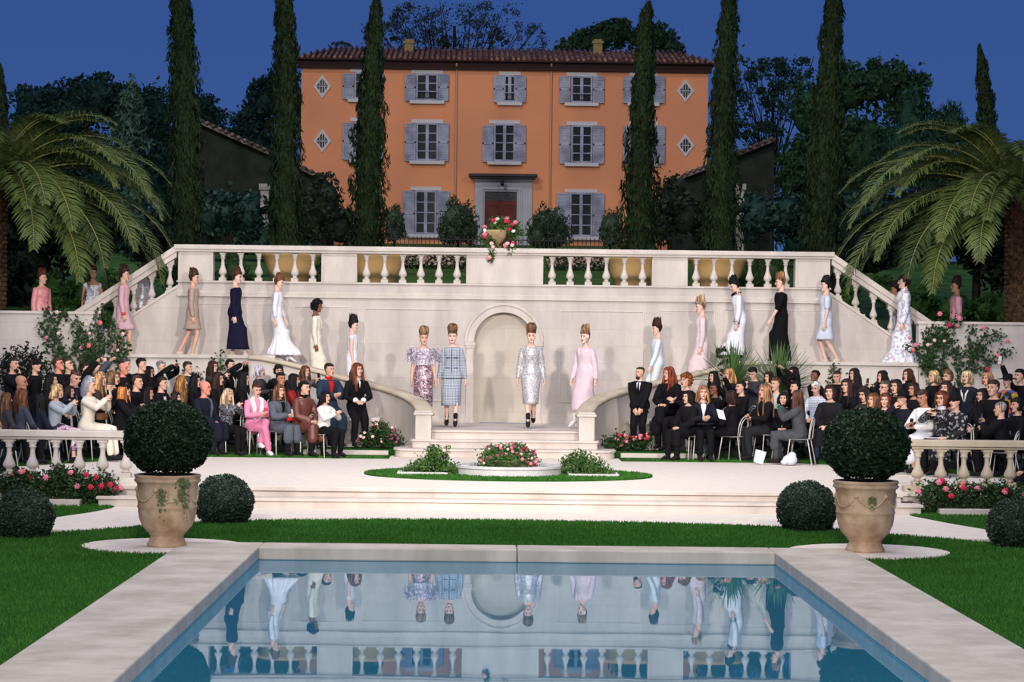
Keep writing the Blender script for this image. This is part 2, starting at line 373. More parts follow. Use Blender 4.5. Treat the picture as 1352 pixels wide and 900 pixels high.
# ------------------------------------------------------------------ side retaining walls and walkways
for s in (-1, 1):
    ue = 8.62 if s > 0 else 8.5; xo = 13.7 if s > 0 else 15.5
    x0, x1 = sorted((XC+s*ue, XC+s*xo))
    w = MB().box(x0, x1, YP-.02, YP+.28, -.1, 2.70).build(f'wall_{sign(s)}', LIME); tag(w, kind='structure')
    c = MB().box(x0-.03, x1+.03, YP-.06, YP+.32, 2.70, 2.76).build(f'trim_{3 if s<0 else 4}', LIME2, bevel=.01); tag(c, kind='structure')
    x0, x1 = sorted((XC+s*4.55, XC+s*16)); wk = MB().box(x0, x1, YP+.1, YW+.02, -.1, ZWALK)
    wk.box(*sorted((XC+s*9.25, XC+s*16)), YW+.02, YW+2.6, -.1, ZWALK)
    tag(wk.build('walkway', STEPM), kind='structure')
    # curved flight from the walkway to the landing
    cpx = [(330, 468.5, 47.17), (350, 470.5, 47.15), (400, 481.5, 47.1), (450, 494, 46.9), (487, 503.5, 46.5), (517, 511.5, 46.0), (540, 520, 45.35), (555, 530, 44.7), (563, 542, 44.12)]
    cw = [W(*c) for c in cpx]; path = [(XC-p.x, p.y) for p in cw]; ptop = [p.z for p in cw]
    # refine with Catmull-Rom
    def cr(P, n=6):
        out = []
        for i in range(len(P)-1):
            p0, p1, p2, p3 = (np.array(P[max(i-1, 0)]), np.array(P[i]), np.array(P[i+1]), np.array(P[min(i+2, len(P)-1)]))
            for k in range(n):
                t = k/n; out.append(tuple(.5*((2*p1)+(-p0+p2)*t+(2*p0-5*p1+4*p2-p3)*t*t+(-p0+3*p1-3*p2+p3)*t**3)))
        out.append(tuple(P[-1])); return out
    C3 = cr([(u, y, z) for (u, y), z in zip(path, ptop)])
    mbp = MB(); mbc = MB(); rs = []; rc = []
    for i, (u, y, z) in enumerate(C3):
        a = C3[max(i-1, 0)]; b = C3[min(i+1, len(C3)-1)]; dx, dy = b[0]-a[0], b[1]-a[1]; l = math.hypot(dx, dy); nx, ny = dy/l, -dx/l   # outward normal (towards the seats)
        if ny > 0 and abs(ny) > abs(nx): nx, ny = -nx, -ny
        if nx < 0 and abs(nx) >= abs(ny): nx, ny = -nx, -ny
        def q(o, zz): return (XC+s*(u+nx*o), y+ny*o, zz)
        rs.append([q(.10, -.1), q(.10, z-.09), q(-.10, z-.09), q(-.10, -.1)])
        rc.append([q(.15, z-.1), q(.185, z-.06), q(.16, z-.015), q(.1, z), q(-.1, z), q(-.16, z-.015), q(-.185, z-.06), q(-.15, z-.1)])
    par = empty('stair_parapet', (XC+s*1.58, 44.15, ZLAND), label=f'curved stone parapet with rounded cap sweeping down the {sign(s)} side to the landing', cat='parapet', group=None)
    inv = Matrix.Translation((-(XC+s*1.58), -44.15, -ZLAND))
    mbp.rings(rs, 0, False); o = mbp.build('parapet_wall', LIME2, par); o.matrix_parent_inverse = inv
    mbc.rings(rc, 0, True); o = mbc.build('cap', LIMEW, par); o.matrix_parent_inverse = inv
    nw = MB().box(XC+s*1.58-.155, XC+s*1.58+.155, 43.92, 44.22, ZLAND-.17, .82).box(XC+s*1.58-.19, XC+s*1.58+.19, 43.88, 44.26, .80, .85).box(XC+s*1.58-.17, XC+s*1.58+.17, 43.9, 44.26, .85, .885)
    o = nw.build('newel', LIME2, par, bevel=.012); o.matrix_parent_inverse = inv
    # steps of the curved flight
    mb = MB(); N_ = 8
    for i in range(N_):
        z1 = ZWALK-(i+.0)*(ZWALK-ZLAND)/N_; u1 = 4.75-i*.36
        x0, x1 = sorted((XC+s*(u1-.38), XC+s*u1)); y0 = np.interp(u1-.36, [1.9, 2.35, 2.75, 3.2, 3.75, 4.9], [46.0, 46.55, 46.95, 47.2, 47.3, 47.35])
        mb.box(x0, x1, y0, YW+.02, -.1, z1)
    tag(mb.build('curved_flight', STEPM), f'stone steps behind the {sign(s)} curved parapet leading up to the walkway', 'steps')
    # front retaining face under the walkway
    fx = sorted((XC+s*4.75, XC+s*(ue+.02)))
    mb = MB().box(fx[0], fx[1], YP-.02, YP+.12, -.1, ZLEDGE-.02).box(fx[0], fx[1], YP-.08, YP+.14, ZLEDGE-.02, ZLEDGE+.055)
    tag(mb.build(f'trim_{5 if s<0 else 6}', LIME2, bevel=.01), kind='structure')
    # stone bench block against the parapet
    x0, x1 = sorted((XC+s*2.5, XC+s*4.3)); mb = MB().box(x0, x1, 45.0, 46.4, 0, .62).box(x0-.03, x1+.03, 44.96, 46.4, .62, .70)
    b = mb.build('stone_ledge', LIME2, bevel=.012); tag(b, f'low stone ledge beside the {sign(s)} curved parapet used as a seat', 'ledge')
# ------------------------------------------------------------------ landing and front steps
mb = MB()
fl = [(XC+4.6, YW+.02), (XC-4.6, YW+.02), (XC-2.0, 45.6), (XC-1.52, 44.3), (XC+1.52, 44.3), (XC+2.0, 45.6)]
mb.prism_xy(fl, -.1, ZLAND-.04)
fl2 = [(XC+4.6, YW+.02), (XC-4.6, YW+.02), (XC-2.0, 45.55), (XC-1.54, 44.26), (XC+1.54, 44.26), (XC+2.0, 45.55)]
mb.prism_xy(fl2, ZLAND-.04, ZLAND)
tag(mb.build('floor_landing', STEPM, bevel=.008), kind='structure')
stp = empty('landing_steps', (XC, 43.8, 0), label='two low pale stone steps with rounded ends below the landing', cat='steps')
def roundstep(hw, yf, r, z0, z1, lipo=.03):
    out = MB()
    for e, a, b in ((0, z0, z1-.045), (lipo, z1-.045, z1)):
        P = [(XC+hw-r+(r+e)*math.sin(t), yf+r-(r+e)*math.cos(t)) for t in np.linspace(0, PI/2, 8)] + [(XC+hw+e, 45.2), (XC-hw-e, 45.2)] + [(XC-hw+r-(r+e)*math.sin(t), yf+r-(r+e)*math.cos(t)) for t in np.linspace(PI/2, 0, 8)]
        out.prism_xy(P, a, b)
    return out
for hw, yf, r, z0, z1 in ((2.12, 43.55, .3, 0, .166), (1.80, 43.92, .05, .166, .333)):
    o = roundstep(hw, yf, r, z0, z1).build('step', STEPM, stp, bevel=.01); o.matrix_parent_inverse = Matrix.Translation((-XC, -43.8, 0))
# ------------------------------------------------------------------ stage floor, its two steps and the lower path
mb = MB(); u = 5.97
mb.prism_xy([(XC-u, 34.5), (XC+u, 34.5), (XC+u, 34.8), (XC+15, 34.8), (XC+15, 49), (XC-15, 49), (XC-15, 34.8), (XC-u, 34.8)], -.06, 0)
tag(mb.build('floor', PALE), kind='structure')
mb = MB().box(XC-u+.02, XC+u-.02, 34.53, 35.5, ZL-.05, -.06).box(XC-15, XC+15, 34.84, 49, ZL-.05, -.06)
mb.box(XC-u-.0, XC+u+.0, 34.47, 34.6, -.055, -.004)
tag(mb.build('stage_base', STEPM), kind='structure')
mb = MB().box(XC-6.18, XC+6.18, 34.12, 35.6, ZL-.05, -.19).box(XC-6.21, XC+6.21, 34.08, 35.6, -.19, -.145)
for s in (-1, 1):
    x0, x1 = sorted((XC+s*5.97, XC+s*6.2)); mb.box(x0, x1, 34.5, 34.9, ZL-.05, -.145)
tag(mb.build('stage_step', STEPM, bevel=.01), 'long low pale step along the front of the white stage', 'step')
PX = lambda pts, z: [tuple(G(a, b, z)[:2]) for a, b in pts]
path_poly = [(1420, 722), (1309, 717), (1232, 710), (1179, 706), (1110, 699), (992, 694.5), (840, 690), (676, 687), (500, 686), (360, 687), (256, 690.5), (187, 695), (120, 700), (68, 704), (-60, 716), (-60, 690), (64, 684), (120, 676), (160, 668), (160, 655), (1200, 662), (1200, 682), (1309, 700), (1420, 709)]
mb = MB().prism_xy([(-20, 8), (20, 8), (20, 36.3), (-20, 36.3)][::1], -.9, -.8)
tag(mb.build('ground_base', SOIL), kind='structure')
mb = MB().prism_xy([(XC-14, 30), (XC+14, 30), (XC+14, 36.25), (XC-14, 36.25)], ZL-.06, ZL)
tag(mb.build('floor_path', PALE), kind='structure')
# lawns: front lawn in one slab around the pool
HP = 3.115; HO = HP+.99; YB0 = 27.4; YB1 = 28.05
front = PX([(1420, 722), (1309, 717), (1232, 710), (1179, 706), (1110, 699), (992, 694.5), (840, 690), (676, 687), (500, 686), (360, 687), (256, 690.5), (187, 695), (120, 700), (68, 704), (-60, 716)], ZL)
front = [(13, front[0][1])] + front + [(-12, front[-1][1])]
zl0, zl1 = ZL-.2, ZL+.005
lawn_poly = front + [(-12, 10), (XC-HO, 10), (XC-HO, YB1), (XC+HO, YB1), (XC+HO, 10), (13, 10)]
tag(MB().prism_xy(lawn_poly, zl0, zl1).build('lawn', LAWN), kind='structure')
sl = PX([(146, 671), (120, 676), (64, 684), (-60, 692)], ZL); left_patch = sl + [(-12, sl[-1][1]), (-12, 34.82), (sl[0][0], 34.82)]
sr = PX([(1420, 709), (1309, 700), (1255, 691), (1204, 681)], ZL); right_patch = [(sr[-1][0], 34.82), (13, 34.82), (13, sr[0][1])] + sr
for s, P in ((-1, left_patch), (1, right_patch)):
    tag(MB().prism_xy(P, ZL-.05, ZL+.008).build('lawn_patch', LAWN), kind='structure')
# ------------------------------------------------------------------ grass blades
def inpoly(px, py, poly):
    c = np.zeros(len(px), bool); n = len(poly); j = n-1
    for i in range(n):
        xi, yi = poly[i]; xj, yj = poly[j]
        c ^= ((yi > py) != (yj > py)) & (px < (xj-xi)*(py-yi)/(yj-yi+1e-12)+xi); j = i
    return c
def blades(name, poly, dens, h, z, label, excl=None, ymin=None, w=.005):
    P = np.array(poly); x0, y0 = P.min(0); x1, y1 = P.max(0)
    if ymin: y0 = max(y0, ymin)
    n = int((x1-x0)*(y1-y0)*dens); x = RNG.uniform(x0, x1, n); y = RNG.uniform(y0, y1, n)
    k = inpoly(x, y, poly) & (np.abs(x-(y*-.0127*0)) < y*.235+.5)
    if excl is not None:
        for (cx, cy, rx, ry) in excl: k &= ((x-cx)/rx)**2+((y-cy)/ry)**2 > 1
    x, y = x[k], y[k]; n = len(x)
    a = RNG.uniform(0, 2*PI, n); hh = h*RNG.uniform(.5, 1.15, n); lx = RNG.normal(0, .35, n)*hh; ly = RNG.normal(0, .35, n)*hh
    ww = w*(y/22)*1.6
    v = np.stack([np.stack([x-np.cos(a)*ww, y-np.sin(a)*ww, np.full(n, z)], 1), np.stack([x+np.cos(a)*ww, y+np.sin(a)*ww, np.full(n, z)], 1), np.stack([x+lx, y+ly, z+hh], 1)], 1).reshape(-1, 3)
    o = npmesh(name, v, np.arange(3*n).reshape(-1, 3), LAWNB, k=3); tag(o, label, 'grass', kind='stuff'); return o
# pads under the urns
URN = [(217, 724.5, -1), (1146, 731.5, 1)]
UP_ = [G(217, 722, ZL), G(1146, 729.5, ZL)]
for p, s in zip(UP_, (-1, 1)):
    c = p.x; MB_ = MB().lathe([(.98, -.02), (.98, .022)], 48, (c+s*.02, p.y+.05, ZL), smooth=False)
    tag(MB_.build('urn_pad', PALE), f'round pale gravel pad under the {sign(s)} terracotta urn', 'paving')
ex = [(p.x, p.y+.05, .97, .97) for p in UP_]
blades('lawn_grass', lawn_poly, 1500, .042, ZL, 'short deep green grass blades of the lawn around the pool', ex, 15.5)
blades('patch_grass', left_patch, 1500, .045, ZL, 'green grass in front of the left rose bed')
blades('patch_grass', right_patch, 1500, .045, ZL, 'green grass in front of the right rose bed')
# ------------------------------------------------------------------ pool
mb = MB()
for s in (-1, 1):
    x0, x1 = sorted((XC+s*HP, XC+s*HO)); mb.box(x0, x1, 9, YB1, ZL-.1, ZCOP-.04)
    x0, x1 = sorted((XC+s*(HP-.03), XC+s*(HO+.0)))
    mb.box(x0, x1, 9, YB1, ZCOP-.04, ZCOP)
mb.box(XC-HP, XC+HP, YB0, YB1, ZL-.1, ZCOP-.04).box(XC-HP-.0, XC+HP+.0, YB0-.03, YB1, ZCOP-.04, ZCOP-.0005)
cope = empty('pool_coping', (XC, YB0, ZL), label='broad smooth pale stone coping around three sides of the pool', cat='coping')
inv = Matrix.Translation((-XC, -YB0, -ZL))
for nm, (x0, x1, y0, y1) in {'left_slab': (XC-HO, XC-HP, 9, YB1), 'right_slab': (XC+HP, XC+HO, 9, YB1), 'back_slab_a': (XC-HP, XC-.004, YB0, YB1), 'back_slab_b': (XC+.004, XC+HP, YB0, YB1)}.items():
    o = MB().box(x0, x1, y0, y1, ZL-.12, ZCOP).build('slab', COPE, cope, bevel=.018); o.matrix_parent_inverse = inv
TILE = mat('pool_lining', (96, 186, 232), .5, .3, col2=(74, 166, 220), nscale=.6)
PTRIM = mat('pool_inner_stone', (112, 128, 128), .7, col2=(90, 108, 110), nscale=3)
mb = MB().box(XC-HP, XC+HP, 9, YB0, -1.75, -1.7)
for s in (-1, 1): x0, x1 = sorted((XC+s*HP, XC+s*(HP+.1))); mb.box(x0, x1, 9, YB0+.1, -1.75, ZL-.12)
mb.box(XC-HP, XC+HP, YB0, YB0+.1, -1.75, ZL-.12).box(XC-HP, XC+HP, 8.9, 9, -1.75, ZL-.1)
tag(mb.build('pool_shell', TILE), kind='structure')
m = bpy.data.materials.new('pool_water'); m.use_nodes = True; nt = m.node_tree; N = nt.nodes; L = nt.links; N.remove(N['Principled BSDF'])
gl = N.new('ShaderNodeBsdfGlossy'); gl.inputs['Roughness'].default_value = .012; gl.inputs['Color'].default_value = (.76, .89, 1, 1)
tr = N.new('ShaderNodeBsdfTransparent'); tr.inputs['Color'].default_value = (.8, .95, 1, 1)
fr = N.new('ShaderNodeFresnel'); fr.inputs['IOR'].default_value = 1.6
ms = N.new('ShaderNodeMixShader'); L.new(fr.outputs[0], ms.inputs[0]); df = N.new('ShaderNodeBsdfDiffuse'); df.inputs['Color'].default_value = srgb((58, 148, 182)); m2_ = N.new('ShaderNodeMixShader'); m2_.inputs[0].default_value = .6; L.new(tr.outputs[0], m2_.inputs[1]); L.new(df.outputs[0], m2_.inputs[2]); L.new(m2_.outputs[0], ms.inputs[1]); L.new(gl.outputs[0], ms.inputs[2])
tc = N.new('ShaderNodeTexCoord'); no = N.new('ShaderNodeTexNoise'); no.inputs['Scale'].default_value = .9; L.new(tc.outputs['Object'], no.inputs['Vector'])
bu = N.new('ShaderNodeBump'); bu.inputs['Strength'].default_value = .01; bu.inputs['Distance'].default_value = .05; L.new(no.outputs['Fac'], bu.inputs['Height'])
L.new(bu.outputs[0], gl.inputs['Normal']); L.new(ms.outputs[0], N['Material Output'].inputs['Surface'])
wv = MB().add([(XC-HP, 9, ZW), (XC+HP, 9, ZW), (XC+HP, YB0, ZW), (XC-HP, YB0, ZW)], [(0, 1, 2, 3)])
tag(wv.build('pool_water', m), 'still blue pool water mirroring the wall and the models', 'water', kind='stuff')
# ------------------------------------------------------------------ oval lawn and fountain basin
fc = G(671, 627, 0)
ov = [(fc.x+2.42*math.cos(t)*1.0, fc.y+1.75*math.sin(t)) for t in np.linspace(0, 2*PI, 64, endpoint=False)]
o = MB().prism_xy(ov, .0, .02).build('oval_lawn', LAWN); tag(o, kind='structure')
bx, by = XC+.0, fc.y-.05
blades('oval_grass', ov, 1600, .04, .015, 'green grass ring around the fountain basin', [(bx, by, 0.91, .9)])
mb = MB()
def ringprof(prof, n=56, c=(0, 0), sx=1, sy=1):
    m_ = MB(); rs = [[(c[0]+r*sx*math.cos(2*PI*k/n), c[1]+r*sy*math.sin(2*PI*k/n), z) for k in range(n)] for r, z in prof]
    return m_.rings(rs, 0, False, cap=False, closed=True)
ft = empty('fountain_basin', (bx, by, 0), label='low round white stone basin in the middle of the oval lawn', cat='basin')
WSTONE = stone('white_stone', (214, 210, 208), (190, 186, 186), block=False)
o = ringprof([(.80, 0), (.90, 0), (.90, .14), (.925, .14), (.925, .18), (.78, .18), (.78, .14), (.80, .14)]).build('basin_wall', WSTONE, ft)
o = MB().lathe([(.80, .015), (.80, .04)], 40, smooth=False).build('basin_floor', WSTONE, ft)
o = MB().lathe([(.2, .04), (.16, .05), (.12, .06), (.10, .08)], 20).build('pedestal', WSTONE, ft)
bowl = MB().lathe([(.06, .0), (.14, .0), (.12, .03), (.2, .08), (.3, .16), (.36, .23), (.40, .25), (.40, .28), (.36, .28), (.3, .24), (.02, .22)], 28).build('stone_bowl', mat('mossy_stone', (128, 112, 84), .9, col2=(92, 88, 60), nscale=9))
bowl.location = (bx-.02, by, .08); bowl.scale = (.7, .7, .62); tag(bowl, 'mossy shallow stone bowl overflowing with flowers in the basin', 'bowl')
for s in (-1, 1):
    o = MB().box(-.42, .42, -.35, .35, 0, .05).build('paving_slab', WSTONE, bevel=.01); o.location = (XC+s*1.42, by-.15, .012)
    tag(o, f'thin flat stone slab lying on the oval lawn {sign(s)} of the basin', 'slab')
# ------------------------------------------------------------------ audience carpets and riser
def arcpoly(D0, back):
    us = np.linspace(2.15, 13.5, 20); out = []
    for q in us: out.append((q, D0 - (max(0, q-6.2)**1.6)*.95 if True else 0))
    return out
def row_y(u, off=0):
    q = abs(u); return 43.0 - (max(0, q-5.6)**1.35)*.95 + off
for s in (-1, 1):
    us = np.linspace(2.2, 12.5, 22)
    P = [(XC+s*q, max(row_y(q, -.1), 36.6)) for q in us] + [(XC+s*12.5, 47.1), (XC+s*2.2, 47.1)]
    if s < 0: P = P[::-1]
    tag(MB().prism_xy(P, .002, .02).build('seating_lawn', LAWN), kind='structure')
    q0 = 4.2; us = np.linspace(q0, 12.5, 18)
    P = [(XC+s*q, max(row_y(q, 1.45), 38.6)) for q in us] + [(XC+s*12.5, 47.1), (XC+s*q0, 47.1)]
    if s < 0: P = P[::-1]
    tag(MB().prism_xy(P, .02, .14).build('seating_riser', mat('dark_carpet', (26, 34, 24), .95)), kind='structure')
    kb = MB().box(*sorted((XC+s*2.25, XC+s*3.9)), 43.95, 44.15, 0, .1).build('kerb', STEPM, bevel=.01)
    tag(kb, f'low stone kerb on the grass {sign(s)} of the landing steps', 'kerb')
    vp = [(XC+s*1.95, 44.2), (XC+s*2.5, 44.15), (XC+s*4.0, 44.15), (XC+s*4.0, 45.3), (XC+s*1.95, 45.3)]
    if s < 0: vp = vp[::-1]
    tag(MB().prism_xy(vp, .02, .12).build('lawn_verge', LAWN), kind='structure')
    strip = [(XC+s*q, max(row_y(q, -.1), 36.6)) for q in np.linspace(2.3, 9, 14)] + [(XC+s*q, max(row_y(q, .35), 37.9)) for q in np.linspace(9, 2.3, 14)]
    if s < 0: strip = strip[::-1]
    blades('verge_grass', strip, 900, .03, .02, f'green grass edge in front of the {sign(s)} seats')
# ------------------------------------------------------------------ lower balustrades at the ends of the stage
def low_balustrade(px0, px1, py, s, D=35.0):
    a = W(px0, py, D); b = W(px1, py, D); x0, x1 = a.x, b.x; zt = .80
    t = empty('low_balustrade', (x0, D, 0), label=f'short pale stone balustrade on the {sign(s)} edge of the stage', cat='balustrade', group=None)
    inv = Matrix.Translation((-x0, -D, 0))
    def q(o): o.matrix_parent_inverse = inv; return o
    m = LIME2 if s < 0 else LIMEW
    q(MB().box(x0, x1, D-.15, D+.15, zt-.10, zt).box(x0+.02, x1-.02, D-.11, D+.11, zt-.14, zt-.10).build('rail', m, t, bevel=.012))
    q(MB().box(x0, x1, D-.14, D+.14, .0, .09).build('plinth', m, t, bevel=.01))
    n = 8; sp = .358; k = 0; x = (x1-.2) if s < 0 else (x0+.22)
    while x0+.05 < x < x1-.05:
        o = q(baluster(t, (0, 0, 0), zt-.14-.09, 1.12, m)); o.location = (x, D, .09); x += s*sp; k += 1
low_balustrade(-40, 184, 568, -1)
low_balustrade(1193, 1400, 583, 1)
# planting beds in front of them
for s, P in ((-1, [(18, 655), (138, 655)]), (1, [(1208, 668), (1312, 672)])):
    a = G(P[0][0], P[0][1], ZL); b = G(P[1][0], P[1][1], ZL)
    o = MB().box(a.x, b.x, 34.05, 34.78, ZL-.02, ZL+.10).build('bed_kerb', STEPM, bevel=.01); tag(o, f'stone edged planting bed at the foot of the {sign(s)} low balustrade', 'planter')
# ------------------------------------------------------------------ hillside behind the terrace
def ground_z(y): return float(np.interp(y, [48.9, 50, 62, 110, 170], [ZT, ZT+.02, 3.95, 6.9, 7.6]))
def terrain(u, y):
    zi = ground_z(y)
    if abs(u) < 6.93: return zi
    zo = float(np.interp(y, [49, 53, 60, 75, 95], [1.72, 1.85, 2.9, ground_z(75)*.9, ground_z(95)])); return zo
ys = [48.9, 50, 52, 54, 57, 60, 65, 70, 75, 82, 90, 100, 110, 140, 190]; us = [-80, -50, -35, -24, -17, -12, -9, -6.96, -6.9, -3, 0, 3, 6.9, 6.96, 9, 12, 17, 24, 35, 50, 80]
mb = MB()
for mi, cond in ((0, lambda q: True),):
    v = [(XC+u, y if abs(u) < 6.93 or y > 50 else 50.2+(y-48.9)*.1, terrain(u, y)) for y in ys for u in us]; nU = len(us)
    f = [(i*nU+j, i*nU+j+1, (i+1)*nU+j+1, (i+1)*nU+j) for i in range(len(ys)-1) for j in range(nU-1)]
    mb.add(v, f, 0, False)
SIDEG = mat('dark_lawn', (60, 92, 44), .95, .1, col2=(40, 66, 30), nscale=1, bump=.5, bscale=8)
hb = mb.build('hillside', [HILL, SIDEG]); tag(hb, kind='structure')
for p in hb.data.polygons:
    if abs(p.center.x-XC) > 6.92: p.material_index = 1
# ------------------------------------------------------------------ house
D = 110.0
ORANGE = mat('orange_render', (222, 146, 104), .9, .1, col2=(206, 138, 100), nscale=.35, bump=.1, bscale=4, detail=8)
SHUT = mat('grey_blue_shutter', (164, 168, 182), .7, .2, col2=(128, 132, 150), nscale=2)
PALEF = mat('pale_window_stone', (196, 190, 188), .8)
GLASSD = mat('dark_window_glass', (10, 13, 20), .3, .15)
TILE_R = vmat('roof_tiles', [(112, 74, 58), (134, 94, 74), (90, 60, 50), (150, 116, 94)], 3.5, .9)
EAVE = mat('dark_eave', (52, 32, 30), .9)
hs = empty('house', (XC, D, ground_z(D)), label='three storey orange rendered country house with grey shutters behind the terrace', cat='house')
hinv = Matrix.Translation((-XC, -D, -ground_z(D)))
def H(o): o.matrix_parent_inverse = hinv; return o
pL = W(397, 200, D).x; pR = W(934, 200, D).x; zt = W(664, 83, D).z; zb = ground_z(D)-.6
H(MB().box(pL, pR, D, D+9, zb, zt).build('wall', ORANGE, hs))
H(MB().box(pL-.15, pR+.15, D-.25, D+.1, zt-.38, zt+.05).build('cornice', EAVE, hs))
# hipped roof with rows of barrel tiles
ez = zt+.05; rz_ = ez+1.15
mb = MB(); e0, e1 = pL-.35, pR+.35
mb.add([(e0, D-.5, ez), (e1, D-.5, ez), (e1, D+9.5, ez), (e0, D+9.5, ez), (e0+1.6, D+4.5, rz_), (e1-1.6, D+4.5, rz_)], [(0, 1, 5, 4), (1, 2, 5), (2, 3, 4, 5), (3, 0, 4), (3, 2, 1, 0)])
nt_ = 78
for i in range(nt_):
    x = e0+.15+(e1-e0-.3)*i/(nt_-1); tt = min(1, min(x-e0, e1-x)/1.6)
    mb.tube([(x, D-.56, ez+.05), (x, D-.5+5*tt, ez+.06+1.15*tt)], [.085, .07], 6)
H(mb.build('roof', TILE_R, hs))
H(MB().box(e0, e1, D-.56, D-.3, ez-.06, ez+.04).build('gutter', EAVE, hs))
for px in (540, 789):
    p = W(px, 66, D+3); m_ = MB().box(p.x-.22, p.x+.22, D+2.8, D+3.3, ez+.3, p.z+.35).box(p.x-.28, p.x+.28, D+2.74, D+3.36, p.z+.3, p.z+.42).box(p.x-.2, p.x+.2, D+2.85, D+3.2, p.z+.42, p.z+.52)
    H(m_.build('chimney', mat('chimney_render', (138, 118, 76), .9), hs))
for px in (603, 728):
    a = W(px, 92, D); b = W(px, 305, D); H(MB().tube([(a.x, D-.08, a.z), (a.x, D-.08, b.z)], .05, 8).tube([(a.x, D-.3, a.z+.25), (a.x, D-.08, a.z)], .05, 8).build('downpipe', mat('downpipe', (188, 140, 110), .6), hs))
def shutter(px0, px1, py0, py1, pxm):
    a = W(px0, py0, D); b = W(px1, py1, D); x0, x1, z0, z1 = a.x, b.x, b.z, a.z; w_ = .06
    m_ = MB().box(x0, x1, D-.12, D-.07, z0, z1); frame_xz(m_, x0, x1, z0, z1, w_, D-.16, D-.12)
    m_.box(x0, x1, D-.16, D-.12, (z0+z1)/2-.04, (z0+z1)/2+.04)
    n = int((z1-z0)/.09)
    for i in range(n):
        z = z0+w_+(z1-z0-2*w_)*(i+.5)/n; m_.box(x0+w_, x1-w_, D-.145, D-.12, z-.022, z+.022)
    H(m_.build('shutter', SHUT, hs))
def window(x0, x1, y0, y1, sh, rows=4, sill=True, lint=True, rail=False):
    a = W(x0, y0, D); b = W(x1, y1, D); X0, X1, Z0, Z1 = a.x, b.x, b.z, a.z
    m_ = MB(); frame_xz(m_, X0-.07, X1+.07, Z0-.05, Z1+.07, .09, D-.1, D+.02)
    xm = (X0+X1)/2; m_.box(xm-.075, xm+.075, D-.07, D-.0, Z0, Z1)
    for s_ in (-1, 1):
        for i in range(1, rows):
            z = Z0+(Z1-Z0)*i/rows; q = sorted((xm, (X0 if s_ < 0 else X1))); m_.box(q[0], q[1], D-.05, D-.0, z-.022, z+.022)
    wo = H(m_.build('window', SHUT, hs))
    pane = MB().box(X0, X1, D-.025, D-.01, Z0, Z1).build('pane', GLASSD); pane.parent = wo
    if sill: H(MB().box(X0-.75*.5, X1+.75*.5, D-.22, D+.02, Z0-.22, Z0-.06).build('sill', PALEF, hs, bevel=.01))
    if lint: H(MB().box(X0-.3, X1+.3, D-.05, D+.02, Z1+.07, Z1+.24).build('lintel', PALEF, hs))
    if rail:
        r = MB(); zz = Z0+(Z1-Z0)*.28; r.tube([(X0, D-.16, zz), (X1, D-.16, zz)], .02, 6); r.tube([(X0, D-.16, Z0+.08), (X1, D-.16, Z0+.08)], .02, 6)
        for i in range(5): x = X0+(X1-X0)*(i+.5)/5; r.tube([(x, D-.16, Z0+.05), (x, D-.16, zz)], .012, 5)
        H(r.build('window_guard', mat('black_iron', (22, 22, 24), .5, .4), hs))
    for q in sh: shutter(*q)
T, M_, Bt = (99, 131.5), (164, 211), (253, 309)
def row(dy, y, rows, rail):
    a, b = y
    window(470, 490, a-2, b-2, [(453, 467, a-2, b-0, 0), (493, 506, a-2, b-0, 0)], rows, rail=rail)
    window(551.5, 576.5, a, b, [(535, 548.5, a-1, b+2, 0), (579.5, 592, a-1, b+2, 0)], rows, rail=rail)
    if rail: window(667, 679, a+2, b+2, [(652, 665, a+1, b+4, 0), (681, 694, a+1, b+4, 0)], rows, rail=rail)
    else: window(654, 678, a+1, b+1, [(637.5, 651, a+1, b+3, 0), (680.5, 693.5, a+1, b+3, 0)], rows)
    window(756, 780, a+3, b+3, [(739, 752.5, a+2, b+5, 0), (783, 797, a+2, b+5, 0)], rows, rail=rail)
    window(839, 860, a+3, b+3, [(823, 836, a+2, b+5, 0), (863, 877, a+2, b+5, 0)], rows, rail=rail)
row(0, T, 3, True); row(0, M_, 4, False)
window(550, 574, 253, 308, [(532, 547, 252, 312, 0), (577, 593, 252, 312, 0)], 4)
window(754, 780, 256, 311, [(735, 751, 255, 315, 0), (783, 797, 255, 315, 0)], 4)
for px, py in ((425.5, 114), (425.5, 186), (905, 120), (905, 192)):
    c = W(px, py, D); m_ = MB()
    def dia(rx, rz): return [(c.x-rx, c.z), (c.x, c.z-rz), (c.x+rx, c.z), (c.x, c.z+rz)]
    o_, i_ = dia(.43, .56), dia(.29, .39)
    for k in range(4): l = (k+1) % 4; m_.prism_xz([o_[k], o_[l], i_[l], i_[k]], D-.06, D+.02)
    for k in (-.12, 0, .12): hh = .39*(1-abs(k)/.29); m_.box(c.x+k-.016, c.x+k+.016, D-.04, D, c.z-hh, c.z+hh)
    m_.box(c.x-.28, c.x+.28, D-.04, D, c.z-.016, c.z+.016)
    wo = H(m_.build('diamond_window', PALEF, hs)); pane = MB().prism_xz(i_, D-.02, D-.005).build('pane', GLASSD); pane.parent = wo
